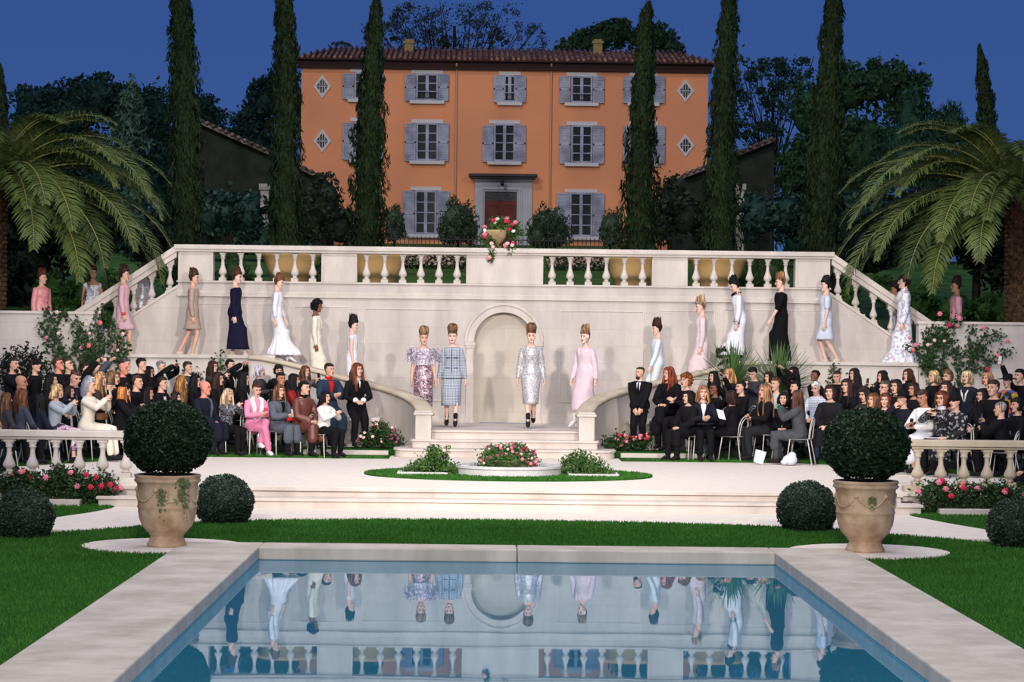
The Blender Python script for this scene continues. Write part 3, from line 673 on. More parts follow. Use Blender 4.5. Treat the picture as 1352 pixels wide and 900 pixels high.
# door surround with canopy, lantern and door
a = W(627, 236, D); b = W(702, 325, D)
m_ = MB(); x0, x1, z1, z0 = a.x, b.x, a.z, zb; dx0, dx1 = W(643, 0, D).x, W(685.5, 0, D).x; dz = W(664, 253, D).z
m_.prism_xz([(x0, z0), (dx0, z0), (dx0, dz), (dx1, dz), (dx1, z0), (x1, z0), (x1, z1), (x0, z1)], D-.12, D+.02)
for e_, y_ in ((.18, .16), (.1, .19)):
    m_.prism_xz([(dx0-e_-.08, z0), (dx0-e_+.02, z0), (dx0-e_+.02, dz+e_-.02), (dx1+e_-.02, dz+e_-.02), (dx1+e_-.02, z0), (dx1+e_+.08, z0), (dx1+e_+.08, dz+e_+.08), (dx0-e_-.08, dz+e_+.08)], D-y_, D-.1)
H(m_.build('door_surround', mat('door_stone', (176, 174, 178), .8, col2=(160, 158, 164), nscale=1), hs, bevel=.01))
a = W(619, 230, D); b = W(709, 234.5, D)
H(MB().box(a.x, b.x, D-.75, D, b.z, a.z).box(a.x+.1, b.x-.1, D-.6, D, b.z-.1, b.z).build('canopy', mat('dark_canopy', (58, 54, 58), .7), hs, bevel=.01))
m_ = MB().box(dx0, dx1, D-.04, D+.01, zb, dz-.45)
for s_ in (0, 1):
    q0 = dx0+(dx1-dx0)*s_/2+.08; q1 = q0+(dx1-dx0)/2-.16
    frame_xz(m_, q0, q1, dz-1.5, dz-.6, .07, D-.07, D-.04); frame_xz(m_, q0, q1, zb+.1, dz-1.62, .07, D-.07, D-.04)
H(m_.build('door', mat('red_brown_door', (104, 40, 26), .6, col2=(84, 30, 20), nscale=2), hs))
H(MB().box(dx0, dx1, D-.03, D+.01, dz-.43, dz).build('fanlight', mat('dark_fanlight', (36, 34, 36), .4), hs))
m_ = MB()
for i in range(7): t0 = PI*i/6; m_.tube([((dx0+dx1)/2, D-.05, dz-.42), ((dx0+dx1)/2+.75*math.cos(t0), D-.05, dz-.42+.38*math.sin(t0))], .02, 5)
H(m_.build('fanlight_grille', mat('grille_metal', (84, 80, 80), .5), hs))
l_ = W(663, 241, D); H(MB().tube([(l_.x, D-.6, l_.z+.2), (l_.x, D-.6, l_.z+.05)], .015, 6).lathe([(.03, .08), (.1, .02), (.08, -.18), (.03, -.22)], 8, (l_.x, D-.6, l_.z)).build('lantern', MATS['black_iron'], hs))
# ------------------------------------------------------------------ side barns
BARN = mat('dark_ivy_wall', (34, 38, 28), .95, col2=(22, 26, 20), nscale=2, bump=.6, bscale=6)
for s, pts in ((-1, [(240, 152), (262, 163), (362, 208), (425, 238)]), (1, [(902, 236), (935, 223), (975, 206), (1022, 187)])):
    Db = 96; b = [W(x, y, Db) for x, y in pts]; y0 = Db
    t = empty('barn', (b[0].x, Db, ground_z(Db)), label=f'low dark ivy grown outbuilding with a sloping tiled roof {sign(s)} of the orange house', cat='building'); inv = Matrix.Translation((-b[0].x, -Db, -ground_z(Db)))
    poly = [(b[0].x, 4), (b[-1].x, 4)] + [(q.x, q.z) for q in b[::-1]]
    o = MB().prism_xz(poly, Db, Db+8).build('wall', BARN, t); o.matrix_parent_inverse = inv
    mb = MB()
    for i in range(len(b)-1):
        mb.prism_xz([(b[i].x, b[i].z), (b[i+1].x, b[i+1].z), (b[i+1].x, b[i+1].z+.12), (b[i].x, b[i].z+.12)], Db-.35, Db+8)
        L_ = (b[i+1]-b[i]).length; n = int(L_/.28)
        for k in range(n):
            q = b[i].lerp(b[i+1], (k+.5)/n); mb.tube([(q.x, Db-.42, q.z+.16), (q.x, Db+8, q.z+.16)], .09, 6)
    o = mb.build('roof', vmat('old_roof_tiles', [(86, 76, 68), (64, 56, 52), (110, 98, 86)], 3, .9), t); o.matrix_parent_inverse = inv
    px = 350 if s < 0 else 977; a = W(px, 243, Db-1); g = W(px, 318, Db-1)
    o = MB().box(a.x-.17, a.x+.17, Db-1.2, Db-.9, 4.5, a.z).box(a.x-.23, a.x+.23, Db-1.26, Db-.84, a.z-.25, a.z).build('pillar', mat('pale_pillar', (150, 146, 140), .8, col2=(120, 118, 112), nscale=3), t); o.matrix_parent_inverse = inv
# ------------------------------------------------------------------ trees
def tree(name, Dt, blobs, m, dens, size, label, cat='tree', group=None, trunk=None, up=0, core=.62, dz=1.0, lump=.18, aspect=.5, branches=False, inner=.55):
    """blobs: (px,py,rx_px,ry_px) crown lumps at distance Dt"""
    s = F/Dt; B = []
    for q in blobs:
        px, py, rx = q[:3]; ry = q[3] if len(q) > 3 else rx; dd = q[4] if len(q) > 4 else 0
        c = W(px, py, Dt+dd); B.append((tuple(c), (rx/s, max(.2, rx/s*dz), ry/s)))
    gx = trunk if trunk is not None else blobs[0][0]; base = W(gx, 300, Dt); gz = terrain(base.x-XC, Dt)
    t = empty(name, (base.x, Dt, gz), label=label, cat=cat, group=group); inv = Matrix.Translation((-base.x, -Dt, -gz))
    B2 = []
    for c, r in B:
        B2.append((c, tuple(k*.86 for k in r)))
        nn = 26 if r[0] > 1.2 else 12
        for k in range(nn):
            d = Vector((random.gauss(0, 1), random.gauss(0, 1)-.5, random.gauss(0, 1)+.25)).normalized(); q_ = rnd(.2, .36)*min(r[0], r[2])
            B2.append(((c[0]+d.x*r[0]*.8, c[1]+d.y*r[1]*.8, c[2]+d.z*r[2]*.8), (q_, q_, q_*(1.6 if up > .3 or up < -.3 else .85))))
    v, q = blobcloud(B2, dens, size, lump, inner=inner, up=up, aspect=aspect)
    o = npmesh('foliage', v, q, m, t); o.matrix_parent_inverse = inv
    if core:
        mb = MB()
        for c, r in B: mb.ball(c, tuple(k*core for k in r), 12, 8)
        k_ = len(o.data.vertices)
        o2 = mb.build('solid_core', m, t); o2.matrix_parent_inverse = inv  # solid balls added inside the leaves to block light
    mb = MB(); top = B[0][0]; r0 = max(.06, B[0][1][0]*.08)
    mb.tube([(base.x, Dt, gz-.3), (base.x*.5+top[0]*.5, Dt, (gz+top[2])/2), (top[0], top[1], top[2])], [r0, r0*.8, r0*.4], 8)
    if branches:
        for c, r in B:
            st = Vector((base.x*.6+top[0]*.4, Dt, gz*.55+top[2]*.45)); en = Vector(c); 
            for k in range(7):
                e2 = en+Vector((rnd(-1, 1)*r[0], rnd(-1, 1)*r[1]*.5, rnd(-.3, 1)*r[2])); md = st.lerp(e2, .5)+Vector((rnd(-.4, .4), 0, rnd(-.2, .5)))
                mb.tube([st, md, e2], [r0*.4, r0*.22, .02], 5)
    o = mb.build('trunk', BARK, t); o.matrix_parent_inverse = inv
    return t
PINE = leafmat('pine_green', (24, 50, 44), (52, 84, 64), .7, .2, .5)
PINE2 = leafmat('pine_mid_green', (30, 56, 34), (64, 96, 60), .7, .2, .5)
GREYG = leafmat('blue_grey_conifer', (36, 56, 48), (70, 96, 80), .7, .15, .6)
BARE = leafmat('thin_grey_leaf', (44, 56, 56), (78, 88, 84), .7, .2, .4)
CYP = leafmat('cypress_green', (14, 26, 10), (40, 58, 24), .75, .15, 1.2)
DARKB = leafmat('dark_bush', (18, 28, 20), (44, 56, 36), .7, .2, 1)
OLEA = leafmat('oleander', (34, 48, 36), (76, 92, 68), .6, .25, 1.5)
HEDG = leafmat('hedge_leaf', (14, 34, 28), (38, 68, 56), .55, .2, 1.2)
tree('pine_tree', 128, [(95, 150, 48, 48), (55, 175, 40), (130, 130, 42, 36), (170, 150, 45, 45), (205, 160, 32, 50), (60, 230, 60, 60), (130, 230, 60, 60), (215, 230, 45, 70), (40, 140, 30)], PINE, 9, .17, 'broad dark pine wood filling the left behind the palm', lump=.25)
tree('pine_tree', 140, [(275, 155, 26, 30), (255, 190, 40, 40), (300, 200, 36, 36), (330, 165, 26, 28), (350, 135, 26, 34), (365, 110, 22, 22), (340, 200, 40, 40), (392, 150, 18, 60)], PINE, 9, .17, 'dark green pines rising behind the left outbuilding roof', lump=.25)
tree('conifer', 92, [(174, 118, 8, 22), (173, 140, 15, 28), (172, 165, 21, 34), (170, 195, 27, 38), (169, 230, 32, 45), (170, 270, 34, 50), (170, 300, 34, 40)], GREYG, 46, .15, 'conical blue-grey conifer standing left of the first tall cypress', up=.5, aspect=.3, lump=.3)
tree('bare_tree', 135, [(600, 35, 60, 32), (545, 28, 32, 28), (650, 28, 45, 26), (700, 52, 26, 22), (560, 55, 40, 20), (625, 60, 60, 16), (505, 45, 30, 18), (450, 62, 18, 7)], BARE, 5.5, .09, 'large thinly leaved grey tree behind the middle of the house roof', core=0, branches=True, lump=.35, inner=.2)
tree('pine_tree', 135, [(785, 56, 34, 22), (815, 44, 32, 20), (860, 52, 40, 24), (750, 62, 20, 14), (888, 62, 18, 16)], PINE2, 11, .16, 'rounded green pine showing above the right end of the house roof', lump=.3)
tree('open_pine_tree', 120, [(1020, 105, 34, 30), (980, 100, 24, 34), (1050, 95, 26, 24), (975, 150, 22, 34), (1040, 135, 36, 36), (1005, 180, 34, 20)], PINE, 8, .12, 'loose pine with open branches between two cypresses right of the house', core=0, branches=True, lump=.35, inner=.2)
tree('oak_tree', 112, [(1070, 150, 38, 50), (1120, 120, 42, 40), (1165, 110, 42, 36), (1090, 210, 60, 60), (1200, 130, 34, 45), (1050, 230, 34, 60), (1140, 200, 60, 70), (1110, 270, 80, 60)], PINE2, 10, .16, 'big rounded dark green tree filling the right side behind the cypress', lump=.28)
tree('weeping_conifer', 104, [(1205, 160, 28, 50), (1225, 200, 36, 60), (1190, 210, 34, 60), (1255, 170, 26, 36), (1275, 200, 18, 36), (1240, 240, 50, 50)], leafmat('weeping_green', (22, 48, 36), (52, 88, 62), .7, .2, .6), 14, .17, 'green drooping conifer with hanging sprays behind the right palm', up=-.6, aspect=.28, lump=.3)
# hedges and low dark trees at the sides
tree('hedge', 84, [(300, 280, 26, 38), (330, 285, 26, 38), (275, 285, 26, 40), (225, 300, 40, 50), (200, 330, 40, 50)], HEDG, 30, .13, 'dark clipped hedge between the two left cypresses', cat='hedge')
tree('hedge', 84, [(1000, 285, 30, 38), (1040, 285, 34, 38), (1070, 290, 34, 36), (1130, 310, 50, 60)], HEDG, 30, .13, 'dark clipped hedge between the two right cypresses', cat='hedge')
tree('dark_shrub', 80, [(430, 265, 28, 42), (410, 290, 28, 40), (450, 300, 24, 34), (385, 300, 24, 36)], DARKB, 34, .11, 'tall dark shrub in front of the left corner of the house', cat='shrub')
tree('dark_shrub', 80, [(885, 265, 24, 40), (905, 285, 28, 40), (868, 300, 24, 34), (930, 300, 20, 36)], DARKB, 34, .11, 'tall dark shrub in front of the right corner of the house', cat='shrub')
for px, py, r, w_ in ((605, 290, 27, 'large round oleander bush left of the house door'), (723, 296, 27, 'large round oleander bush right of the house door')):
    tree('oleander_bush', 88, [(px, py, r, r-1), (px-10, py+16, r*.8), (px+10, py+14, r*.8)], OLEA, 60, .1, w_, cat='shrub', up=.4, aspect=.3, core=.75)
for px, py, r, w_ in ((521, 292, 16, 'smaller oleander bush beside the third cypress from the left'), (806, 298, 17, 'smaller oleander bush left of the fourth cypress')):
    tree('oleander_bush', 88, [(px, py, r, r+4), (px, py+14, r)], OLEA, 60, .1, w_, cat='shrub', up=.4, aspect=.3, core=.75)
tree('dark_thicket', 62, [(60, 290, 90, 60), (30, 350, 60, 50), (110, 300, 60, 50), (5, 380, 60, 60), (200, 330, 30, 40)], DARKB, 22, .14, 'dark shrubbery behind the left palm', cat='shrub')
tree('dark_thicket', 62, [(1290, 290, 80, 60), (1340, 350, 60, 50), (1240, 300, 60, 60), (1180, 300, 40, 50), (1150, 330, 40, 40)], DARKB, 22, .14, 'dark shrubbery behind the right palm', cat='shrub')
tree('green_hedge', 56, [(65, 385, 26, 34), (110, 395, 26, 36), (150, 390, 30, 34), (90, 420, 60, 30), (195, 380, 14, 30)], leafmat('green_hedge_leaf', (34, 66, 24), (62, 98, 40), .7, .2, 1.2), 30, .08, 'green hedge behind the models on the left walkway', cat='hedge')  # paler leaf greens than the other hedges
tree('green_hedge', 56, [(1215, 400, 30, 28), (1260, 410, 40, 26), (1310, 410, 40, 26), (1165, 385, 24, 24), (1120, 390, 16, 24)], leafmat('green_hedge_leaf', (34, 66, 24), (62, 98, 40)), 30, .08, 'green hedge behind the model on the right walkway', cat='hedge')
tree('dark_hedge', 90, [(1060, 318, 40, 34), (1110, 318, 40, 34), (1170, 318, 40, 40), (1230, 318, 40, 40), (1290, 318, 40, 40), (1340, 310, 40, 50)], PINE, 12, .15, 'dark hedge line under the big trees on the right', cat='hedge')
tree('dark_hedge', 90, [(20, 318, 40, 50), (80, 318, 40, 40), (140, 318, 40, 40), (190, 318, 40, 40), (360, 325, 50, 34)], PINE, 12, .15, 'dark hedge line under the big trees on the left', cat='hedge')
# tall cypresses
def cypress(cx, Dt, pts, label, seed):
    """pts: (px centre, py, half width px) from top down"""
    s = F/Dt; R = np.random.default_rng(seed); base = W(pts[-1][0], pts[-1][1], Dt); gz = terrain(base.x-XC, Dt)
    t = empty('cypress_tree', (base.x, Dt, gz), label=label, cat='cypress', group=None); inv = Matrix.Translation((-base.x, -Dt, -gz))
    C = [W(a, b, Dt) for a, b, _ in pts]; hw = [c/s*1.18 for _, _, c in pts]
    zs = np.array([c.z for c in C])[::-1]; xs = np.array([c.x for c in C])[::-1]; rs = np.array(hw)[::-1]
    n = int((zs[-1]-gz)*1150*rs.mean()/.4); z = R.uniform(gz+.1, zs[-1], n); r = np.interp(z, zs, rs); x0 = np.interp(z, zs, xs)
    a = R.uniform(0, 2*PI, n); lump = 1+.16*np.sin(a*5+z*3)+.14*np.sin(z*9+a*2)+.12*np.sin(z*4.3+a*3+seed)
    rr = r*lump*R.uniform(.72, 1.02, n)
    P = np.stack([x0+rr*np.cos(a), Dt+rr*np.sin(a), z], 1); Nn = np.stack([np.cos(a), np.sin(a), np.full(n, .25)], 1)
    v, q = leaves(P, Nn, .11, .26, .5, up=1.5)
    o = npmesh('foliage', v, q, CYP, t); o.matrix_parent_inverse = inv
    mb = MB(); zz = np.linspace(gz+.1, zs[-1]-.2, 26)
    mb.tube([(float(np.interp(k, zs, xs)), Dt, k) for k in zz], [max(.02, float(np.interp(k, zs, rs))*.66) for k in zz], 10, lat=(1, 0, 0))
    o = mb.build('solid_core', CYP, t); o.matrix_parent_inverse = inv  # solid tube added inside the cypress leaves to block light
    o = MB().tube([(base.x, Dt, gz-.4), (base.x, Dt, gz+.6)], .1, 8).build('trunk', BARK, t); o.matrix_parent_inverse = inv
cypress(0, 57, [(232, -70, 4), (236, -20, 8), (239, 20, 12), (242, 80, 15), (244, 150, 17), (245, 220, 19), (244, 330, 19)], 'tall dark cypress, leftmost of the six in front of the sky and house', 1)
cypress(0, 60, [(374, -70, 4), (375, -10, 9), (377, 50, 12), (377, 120, 15), (377, 200, 17), (379, 330, 20)], 'tall dark cypress standing left of the orange house', 2)
cypress(0, 62, [(498, -8, 1), (496, 20, 7), (493, 70, 11), (490, 130, 15), (487, 200, 18), (485, 330, 21)], 'tall dark cypress covering the left windows of the orange house', 3)
cypress(0, 62, [(857, 4, 1), (853, 20, 7), (851, 80, 11), (848, 150, 14), (846, 230, 19), (845, 332, 24)], 'tall dark cypress covering the right windows of the orange house', 4)
cypress(0, 60, [(964, -25, 3), (962, 20, 10), (958, 80, 12), (955, 150, 15), (953, 220, 18), (952, 332, 22)], 'tall dark cypress just right of the orange house', 5)
cypress(0, 57, [(1101, -40, 4), (1100, 20, 10), (1097, 80, 13), (1092, 150, 16), (1088, 230, 21), (1086, 335, 26)], 'tall dark cypress, rightmost and widest of the six', 6)
cypress(0, 90, [(1293, 60, 1), (1297, 90, 6), (1302, 140, 10), (1306, 200, 12), (1308, 300, 12)], 'smaller distant cypress showing above the right palm', 7)
cypress(0, 90, [(0, 86, 1), (1, 110, 5), (3, 150, 7), (3, 300, 9)], 'small cypress tip at the left edge above the palm', 8)
# iron fence by the house, flower border seen between balusters, big pots on the terrace
IRON = MATS['black_iron']
mb = MB(); a = W(500, 322, 86); b = W(840, 326, 86); gz = ground_z(86)
mb.box(a.x, b.x, 86, 86.04, gz+.62, gz+.66).box(a.x, b.x, 86, 86.04, gz+.1, gz+.14)
for x in np.arange(a.x, b.x, .16): mb.box(x, x+.03, 86, 86.03, gz, gz+.75)
tag(mb.build('iron_fence', IRON), 'low black iron fence across the front of the orange house', 'fence')
FLW = leafmat('pale_pink_petals', (206, 160, 150), (226, 196, 176), .7, .3, 2)
def border(px0, px1, label):
    Db = 70; gz = ground_z(Db); t = empty('flower_border', (W((px0+px1)/2, 340, Db).x, Db, gz), label=label, cat='flowers'); inv = Matrix.Translation(-t.location)
    x0, x1 = W(px0, 340, Db).x, W(px1, 340, Db).x; n = int((x1-x0)*260)
    P = np.stack([RNG.uniform(x0, x1, n), RNG.uniform(Db-.5, Db+.5, n), RNG.uniform(gz, gz+.42, n)], 1)
    v, q = leaves(P, np.tile([0, -1, .4], (n, 1)), .06, .6, 1); o = npmesh('foliage', v, q, DARKB, t); o.matrix_parent_inverse = inv
    n = int(n*.6); P = np.stack([RNG.uniform(x0, x1, n), RNG.uniform(Db-.6, Db+.4, n), RNG.uniform(gz+.12, gz+.5, n)], 1)
    v, q = leaves(P, np.tile([0, -1, .4], (n, 1)), .045, .8, .6); o = npmesh('blossom', v, q, FLW, t); tag(o, kind='stuff'); o.matrix_parent_inverse = inv
border(478, 615, 'pale pink flower border on the lawn seen through the left middle balusters')
border(722, 860, 'pale pink flower border on the lawn seen through the right middle balusters')
POTM = mat('ochre_pot', (206, 168, 114), .8, col2=(178, 140, 90), nscale=1.5)
for i, (px, w_) in enumerate(((384, 'left of the second pier'), (500, 'behind the first balusters of the left middle opening'), (836, 'behind the last balusters of the right middle opening'), (948, 'behind the right opening next to the fifth cypress'))):
    c = W(px, 350, 52.5); g = ZT+.02; s_ = 1.0
    o = MB().lathe([(.36, 0), (.42, .03), (.42, .10), (.38, .13), (.46, .3), (.56, .55), (.64, .85), (.70, .9), (.72, 1.0), (.66, 1.0), (.60, .9), (.02, .86)], 32).build('ochre_pot', POTM)
    o.location = (c.x, 52.5, g); o.scale = (1, 1, .8); tag(o, f'large ochre clay planter on the terrace {w_}', 'pot')
    if False: pass
for i, (px, py, w_) in enumerate(((308, 355, 'dark leafy shrub with tiny white flowers behind the far left balusters'), (1020, 355, 'dark leafy shrub behind the far right balusters'), (420, 365, 'dark green shrub behind the last balusters of the left opening'), (985, 365, 'grassy dark shrub behind the middle balusters of the right opening'))):
    tree('terrace_shrub', 53.5, [(px, py, 18, 26), (px-12, py+12, 14, 18), (px+12, py+10, 14, 20)], leafmat('terrace_leaf', (22, 42, 24), (54, 84, 44), .6, .25, 2), 110, .05, w_, cat='shrub', up=.5, aspect=.3)
# ------------------------------------------------------------------ people
def fused(mb, voxel, smooth_it=0):
    """evaluate a voxel remesh so overlapping limbs become one continuous skin; returns verts, faces"""
    me = mb.mesh('tmp'); o = bpy.data.objects.new('tmp', me); COL.objects.link(o)
    r = o.modifiers.new('r', 'REMESH'); r.mode = 'VOXEL'; r.voxel_size = voxel
    if smooth_it: q = o.modifiers.new('s', 'SMOOTH'); q.iterations = smooth_it; q.factor = .5
    dg = bpy.context.evaluated_depsgraph_get(); dg.update(); ev = o.evaluated_get(dg); m2 = ev.to_mesh()
    n = len(m2.vertices); co_ = np.empty(n*3, np.float32); m2.vertices.foreach_get('co', co_)
    fs = [tuple(p.vertices) for p in m2.polygons]; ev.to_mesh_clear()
    bpy.data.objects.remove(o); bpy.data.meshes.remove(me)
    return [tuple(map(float, c)) for c in co_.reshape(-1, 3)], fs
SKINS = {k: mat('skin_'+k, c, .55, .35) for k, c in {'pale': (226, 186, 166), 'light': (214, 168, 144), 'tan': (186, 134, 106), 'brown': (128, 84, 62), 'dark': (92, 58, 44), 'flush': (214, 140, 120)}.items()}
LIPS = mat('lip_red', (158, 44, 52), .4, .4); EYEM = mat('dark_eye', (30, 22, 22), .35, .5); BROW = mat('eyebrow', (62, 44, 36), .8); NAIL = None
def cloth(col, rough=.85, key=None):
    key = key or 'cloth_%d_%d_%d' % tuple(col)
    d = tuple(max(0, int(c*(.95 if sum(col) > 420 else .86))) for c in col)
    return mat(key, col, rough, .15, col2=d, nscale=9, bump=.12, bscale=160)
def hairm(col):
    d = tuple(int(c*.55) for c in col); l = tuple(min(255, int(c*1.25)+4) for c in col)
    return mat('hair_%d_%d_%d' % tuple(col), l, .68, .22, col2=d, nscale=26, stretch=(1, 1, .18), fac=(.35, .6))
# ---- head: (z, front y, back y, half width)
HR = [(-.120, -.074, -.044, .018), (-.113, -.088, -.010, .033), (-.097, -.093, .022, .047), (-.078, -.091, .040, .056), (-.055, -.089, .052, .062), (-.030, -.089, .068, .067), (-.008, -.087, .082, .0715), (.012, -.084, .090, .073), (.030, -.090, .096, .0745), (.055, -.088, .099, .0745), (.080, -.076, .092, .069), (.100, -.054, .074, .056), (.113, -.026, .05, .036), (.119, .0, .025, .012)]
NH = 24
def head_rings(off=None, zmin=-1, zmax=1):
    rs = []
    for z, yf, yb, w in HR:
        if not zmin <= z <= zmax: continue
        r = []
        for k in range(NH):
            t = 2*PI*k/NH; cs, sn = math.cos(t), math.sin(t)
            x = w*math.copysign(abs(sn)**.92, sn); cy = (yf+yb)/2; y = cy-(yb-yf)/2*math.copysign(abs(cs)**.9, cs); zz = z
            if off: x, y, zz = off(t, x, y, z)
            r.append((x, y, zz))
        rs.append(r)
    return rs
def face_detail(t, x, y, z):
    if cos_(t) > .3:
        for sx in (-1, 1):
            d = math.hypot((x-sx*.031)/.018, (z-.010)/.016)
            if d < 1.3: y += .010*(1.3-d)
    return x, y, z
cos_ = math.cos
def head_mesh(detail=True, beard=None):
    m = MB(); m.rings(head_rings(face_detail), 0, True)
    m.tube([(0, -.086, .022), (0, -.098, .0), (0, -.112, -.026)], [.006, .0085, .0125], 8, 0, lat=(1, 0, 0), ry=[.006, .009, .009])
    m.ball((-.011, -.098, -.030), (.008, .009, .006), 6, 4, 0); m.ball((.011, -.098, -.030), (.008, .009, .006), 6, 4, 0)
    m.ball((0, -.090, -.060), (.026, .0095, .006), 8, 5, 1); m.ball((0, -.0905, -.069), (.021, .010, .0065), 8, 5, 1)
    m.ball((0, -.084, -.100), (.02, .014, .014), 8, 5, 0)
    for s in (-1, 1):
        m.ball((s*.031, -.077, .010), (.0145, .008, .0075), 8, 5, 2)
        m.tube([(s*.014, -.090, .027), (s*.032, -.0895, .033), (s*.050, -.076, .028)], [.0035, .0045, .002], 5, 3)
        m.ball((s*.052, -.066, -.022), (.018, .016, .02), 7, 5, 0)
        m.ball((s*.075, .006, -.006), (.008, .018, .030), 7, 6, 0, Matrix.Rotation(s*.3, 3, 'Z'))
    return m
HEAD = head_mesh()
def add_xf(dst, src, M, mi=None):
    dst.add([M @ Vector(p) for p in src.v], src.f, 0, True)
    k = len(src.f); dst.m[-k:] = src.m if mi is None else [mi]*k
# ---- hair shapes in head space
def hair(style, h=1.0, seed=0):
    R = random.Random(seed); m = MB(); n = NH
    def cap(hl=.075, back=-.06, t_=.012, low=-.12, ear=True):
        def off(t, x, y, z):
            c = math.cos(t)                                  # 1 = front
            line = hl if c > .35 else (hl+(back-hl)*min(1, (.35-c)/1.0))
            k = 1 if z >= line else -1
            cy = (0.005); e = t_ if k > 0 else -.012
            if z > .07: e = t_+.004
            l = math.hypot(x, y-cy)+1e-6; g = e*(1+.12*math.sin(t*9+seed+z*30))
            return x*(1+g/l), cy+(y-cy)*(1+g/l), z+(t_*.9 if z > .1 else 0)
        m.rings(head_rings(off, low), 0, True)
    def strand(p, r, ry=None, nn=7, lat=None): m.tube(p, r, nn, 0, lat=lat, ry=ry)
    if style == 'beehive':
        cap(.066, -.075, .012)
        prof = [(.062, .066, .080, .018), (.085, .080, .098, .008), (.12, .092, .104, -.004), (.155, .098, .102, -.012), (.19, .092, .092, -.014), (.215, .072, .070, -.010), (.232, .038, .036, -.004), (.238, .012, .012, 0)]
        rs = []
        for z, rx, ry, cy in prof:
            z2 = .062+(z-.062)*h*1.02
            rs.append([((rx*math.cos(2*PI*k/36))*(1+.05*math.sin(k*2.9+z*20)), cy+ry*math.sin(2*PI*k/36)*(1+.05*math.sin(k*2.9+z*20)), z2+.008*math.sin(k*1.7)*(z > .1)) for k in range(36)])
        m.rings(rs, 0, True)
        for k in range(14): a = R.uniform(0, 2*PI); m.tube([(.078*math.cos(a), .01+.085*math.sin(a), .075), (.09*math.cos(a), -.012+.095*math.sin(a), .15*h), (.05*math.cos(a+.4), -.01+.05*math.sin(a+.4), .232*h)], [.012, .014, .005], 5)
    elif style == 'quiff':                                   # swept back crest leaning backwards
        cap(.066, -.075, .012)
        prof = [(.060, .066, .082, .022), (.082, .080, .096, .014), (.11, .080, .098, .020), (.15, .070, .086, .030), (.185, .056, .066, .040), (.21, .036, .042, .046), (.225, .012, .014, .05)]
        rs = []
        for z, rx, ry, cy in prof:
            z2 = .06+(z-.06)*h
            rs.append([((rx*math.cos(2*PI*k/30))*(1+.07*math.sin(k*2.3)), cy-.02*h+ry*math.sin(2*PI*k/30)*(1+.07*math.sin(k*2.3)), z2+.012*math.sin(k*1.9)*(z > .12)) for k in range(30)])
        m.rings(rs, 0, True)
        for k in range(20): a = R.uniform(0, 2*PI); m.tube([(.075*math.cos(a), .0+.09*math.sin(a), .08), (.07*math.cos(a), .01+.08*math.sin(a), .17*h), (.05*math.cos(a), .03+.07*math.sin(a), R.uniform(.2, .245)*h)], [.012, .010, .003], 5)
    elif style in ('short', 'crop', 'buzz'):
        cap({'short': .07, 'crop': .072, 'buzz': .085}[style], -.07, {'short': .016, 'crop': .010, 'buzz': .004}[style])
        if style == 'short':
            for k in range(22):
                a = R.uniform(-2.6, 2.6); r = .08; m.tube([(.0, .02, .12), (r*math.sin(a)*.8, .01-r*math.cos(a), .10), (r*math.sin(a)*1.02, .01-r*1.05*math.cos(a), .055)], [.014, .014, .006], 5)
    elif style in ('long', 'wavy', 'bob'):
        cap(.072, -.12, .016)
        L_ = {'long': .42, 'wavy': .40, 'bob': .17}[style]*h; wv = .018 if style == 'wavy' else .006
        pts = [(0, .02, .09), (0, .045, .02), (0, .062, -.06), (0, .068, -.15), (0, .08, -.02-L_*.7), (0, .085, -.03-L_)]
        if style == 'bob': pts = [(0, .02, .09), (0, .035, .02), (0, .045, -.05), (0, .045, -.10), (0, .045, -.06-L_*.4)]
        rx = [.075, .092, .100, .108, .12, .085]; ry = [.06, .062, .06, .055, .048, .03]
        strand(pts, rx[:len(pts)], ry[:len(pts)], 18, (1, 0, 0))
        for s in (-1, 1):
            for j in range(4):
                x = s*(.070+.008*j); y = -.055+.028*j
                p = [(s*.02, -.05+.01*j, .115), (s*.062, y-.0, .085), (x+s*.012, y, .0), (x+s*.014, y-.006, -.09)]
                if style != 'bob': p += [(x+s*(.02+wv), y-.03, -.09-L_*.35), (x+s*(.01-wv), y-.05, -.06-L_*.75)]
                strand(p, [.014, .020, .024, .024, .022, .008][:len(p)])
        for j in range(8):
            a = R.uniform(-1, 1); strand([(a*.07, .05, .06), (a*.10, .09, -.06), (a*.11+wv, .10, -.06-L_*.4), (a*.12-wv, .10, -.04-L_)][:3 if style == 'bob' else 4], [.02, .024, .022, .008][:3 if style == 'bob' else 4])
    elif style == 'curly':
        cap(.07, -.11, .022)
        for k in range(60):
            a = R.uniform(0, 2*PI); e = R.uniform(-.9, 1.5); x, y, z = math.cos(a)*math.cos(e), math.sin(a)*math.cos(e), math.sin(e)
            if y < -.3 and z < .45: continue
            m.ball((x*.095, .01+y*.11, .01+z*.115), R.uniform(.022, .036), 7, 5)
    elif style == 'bun':
        cap(.07, -.07, .012); m.ball((0, .10, .05), (.045, .04, .045), 10, 7)
    elif style == 'cap_flat':
        cap(.07, -.1, .012)
    return m
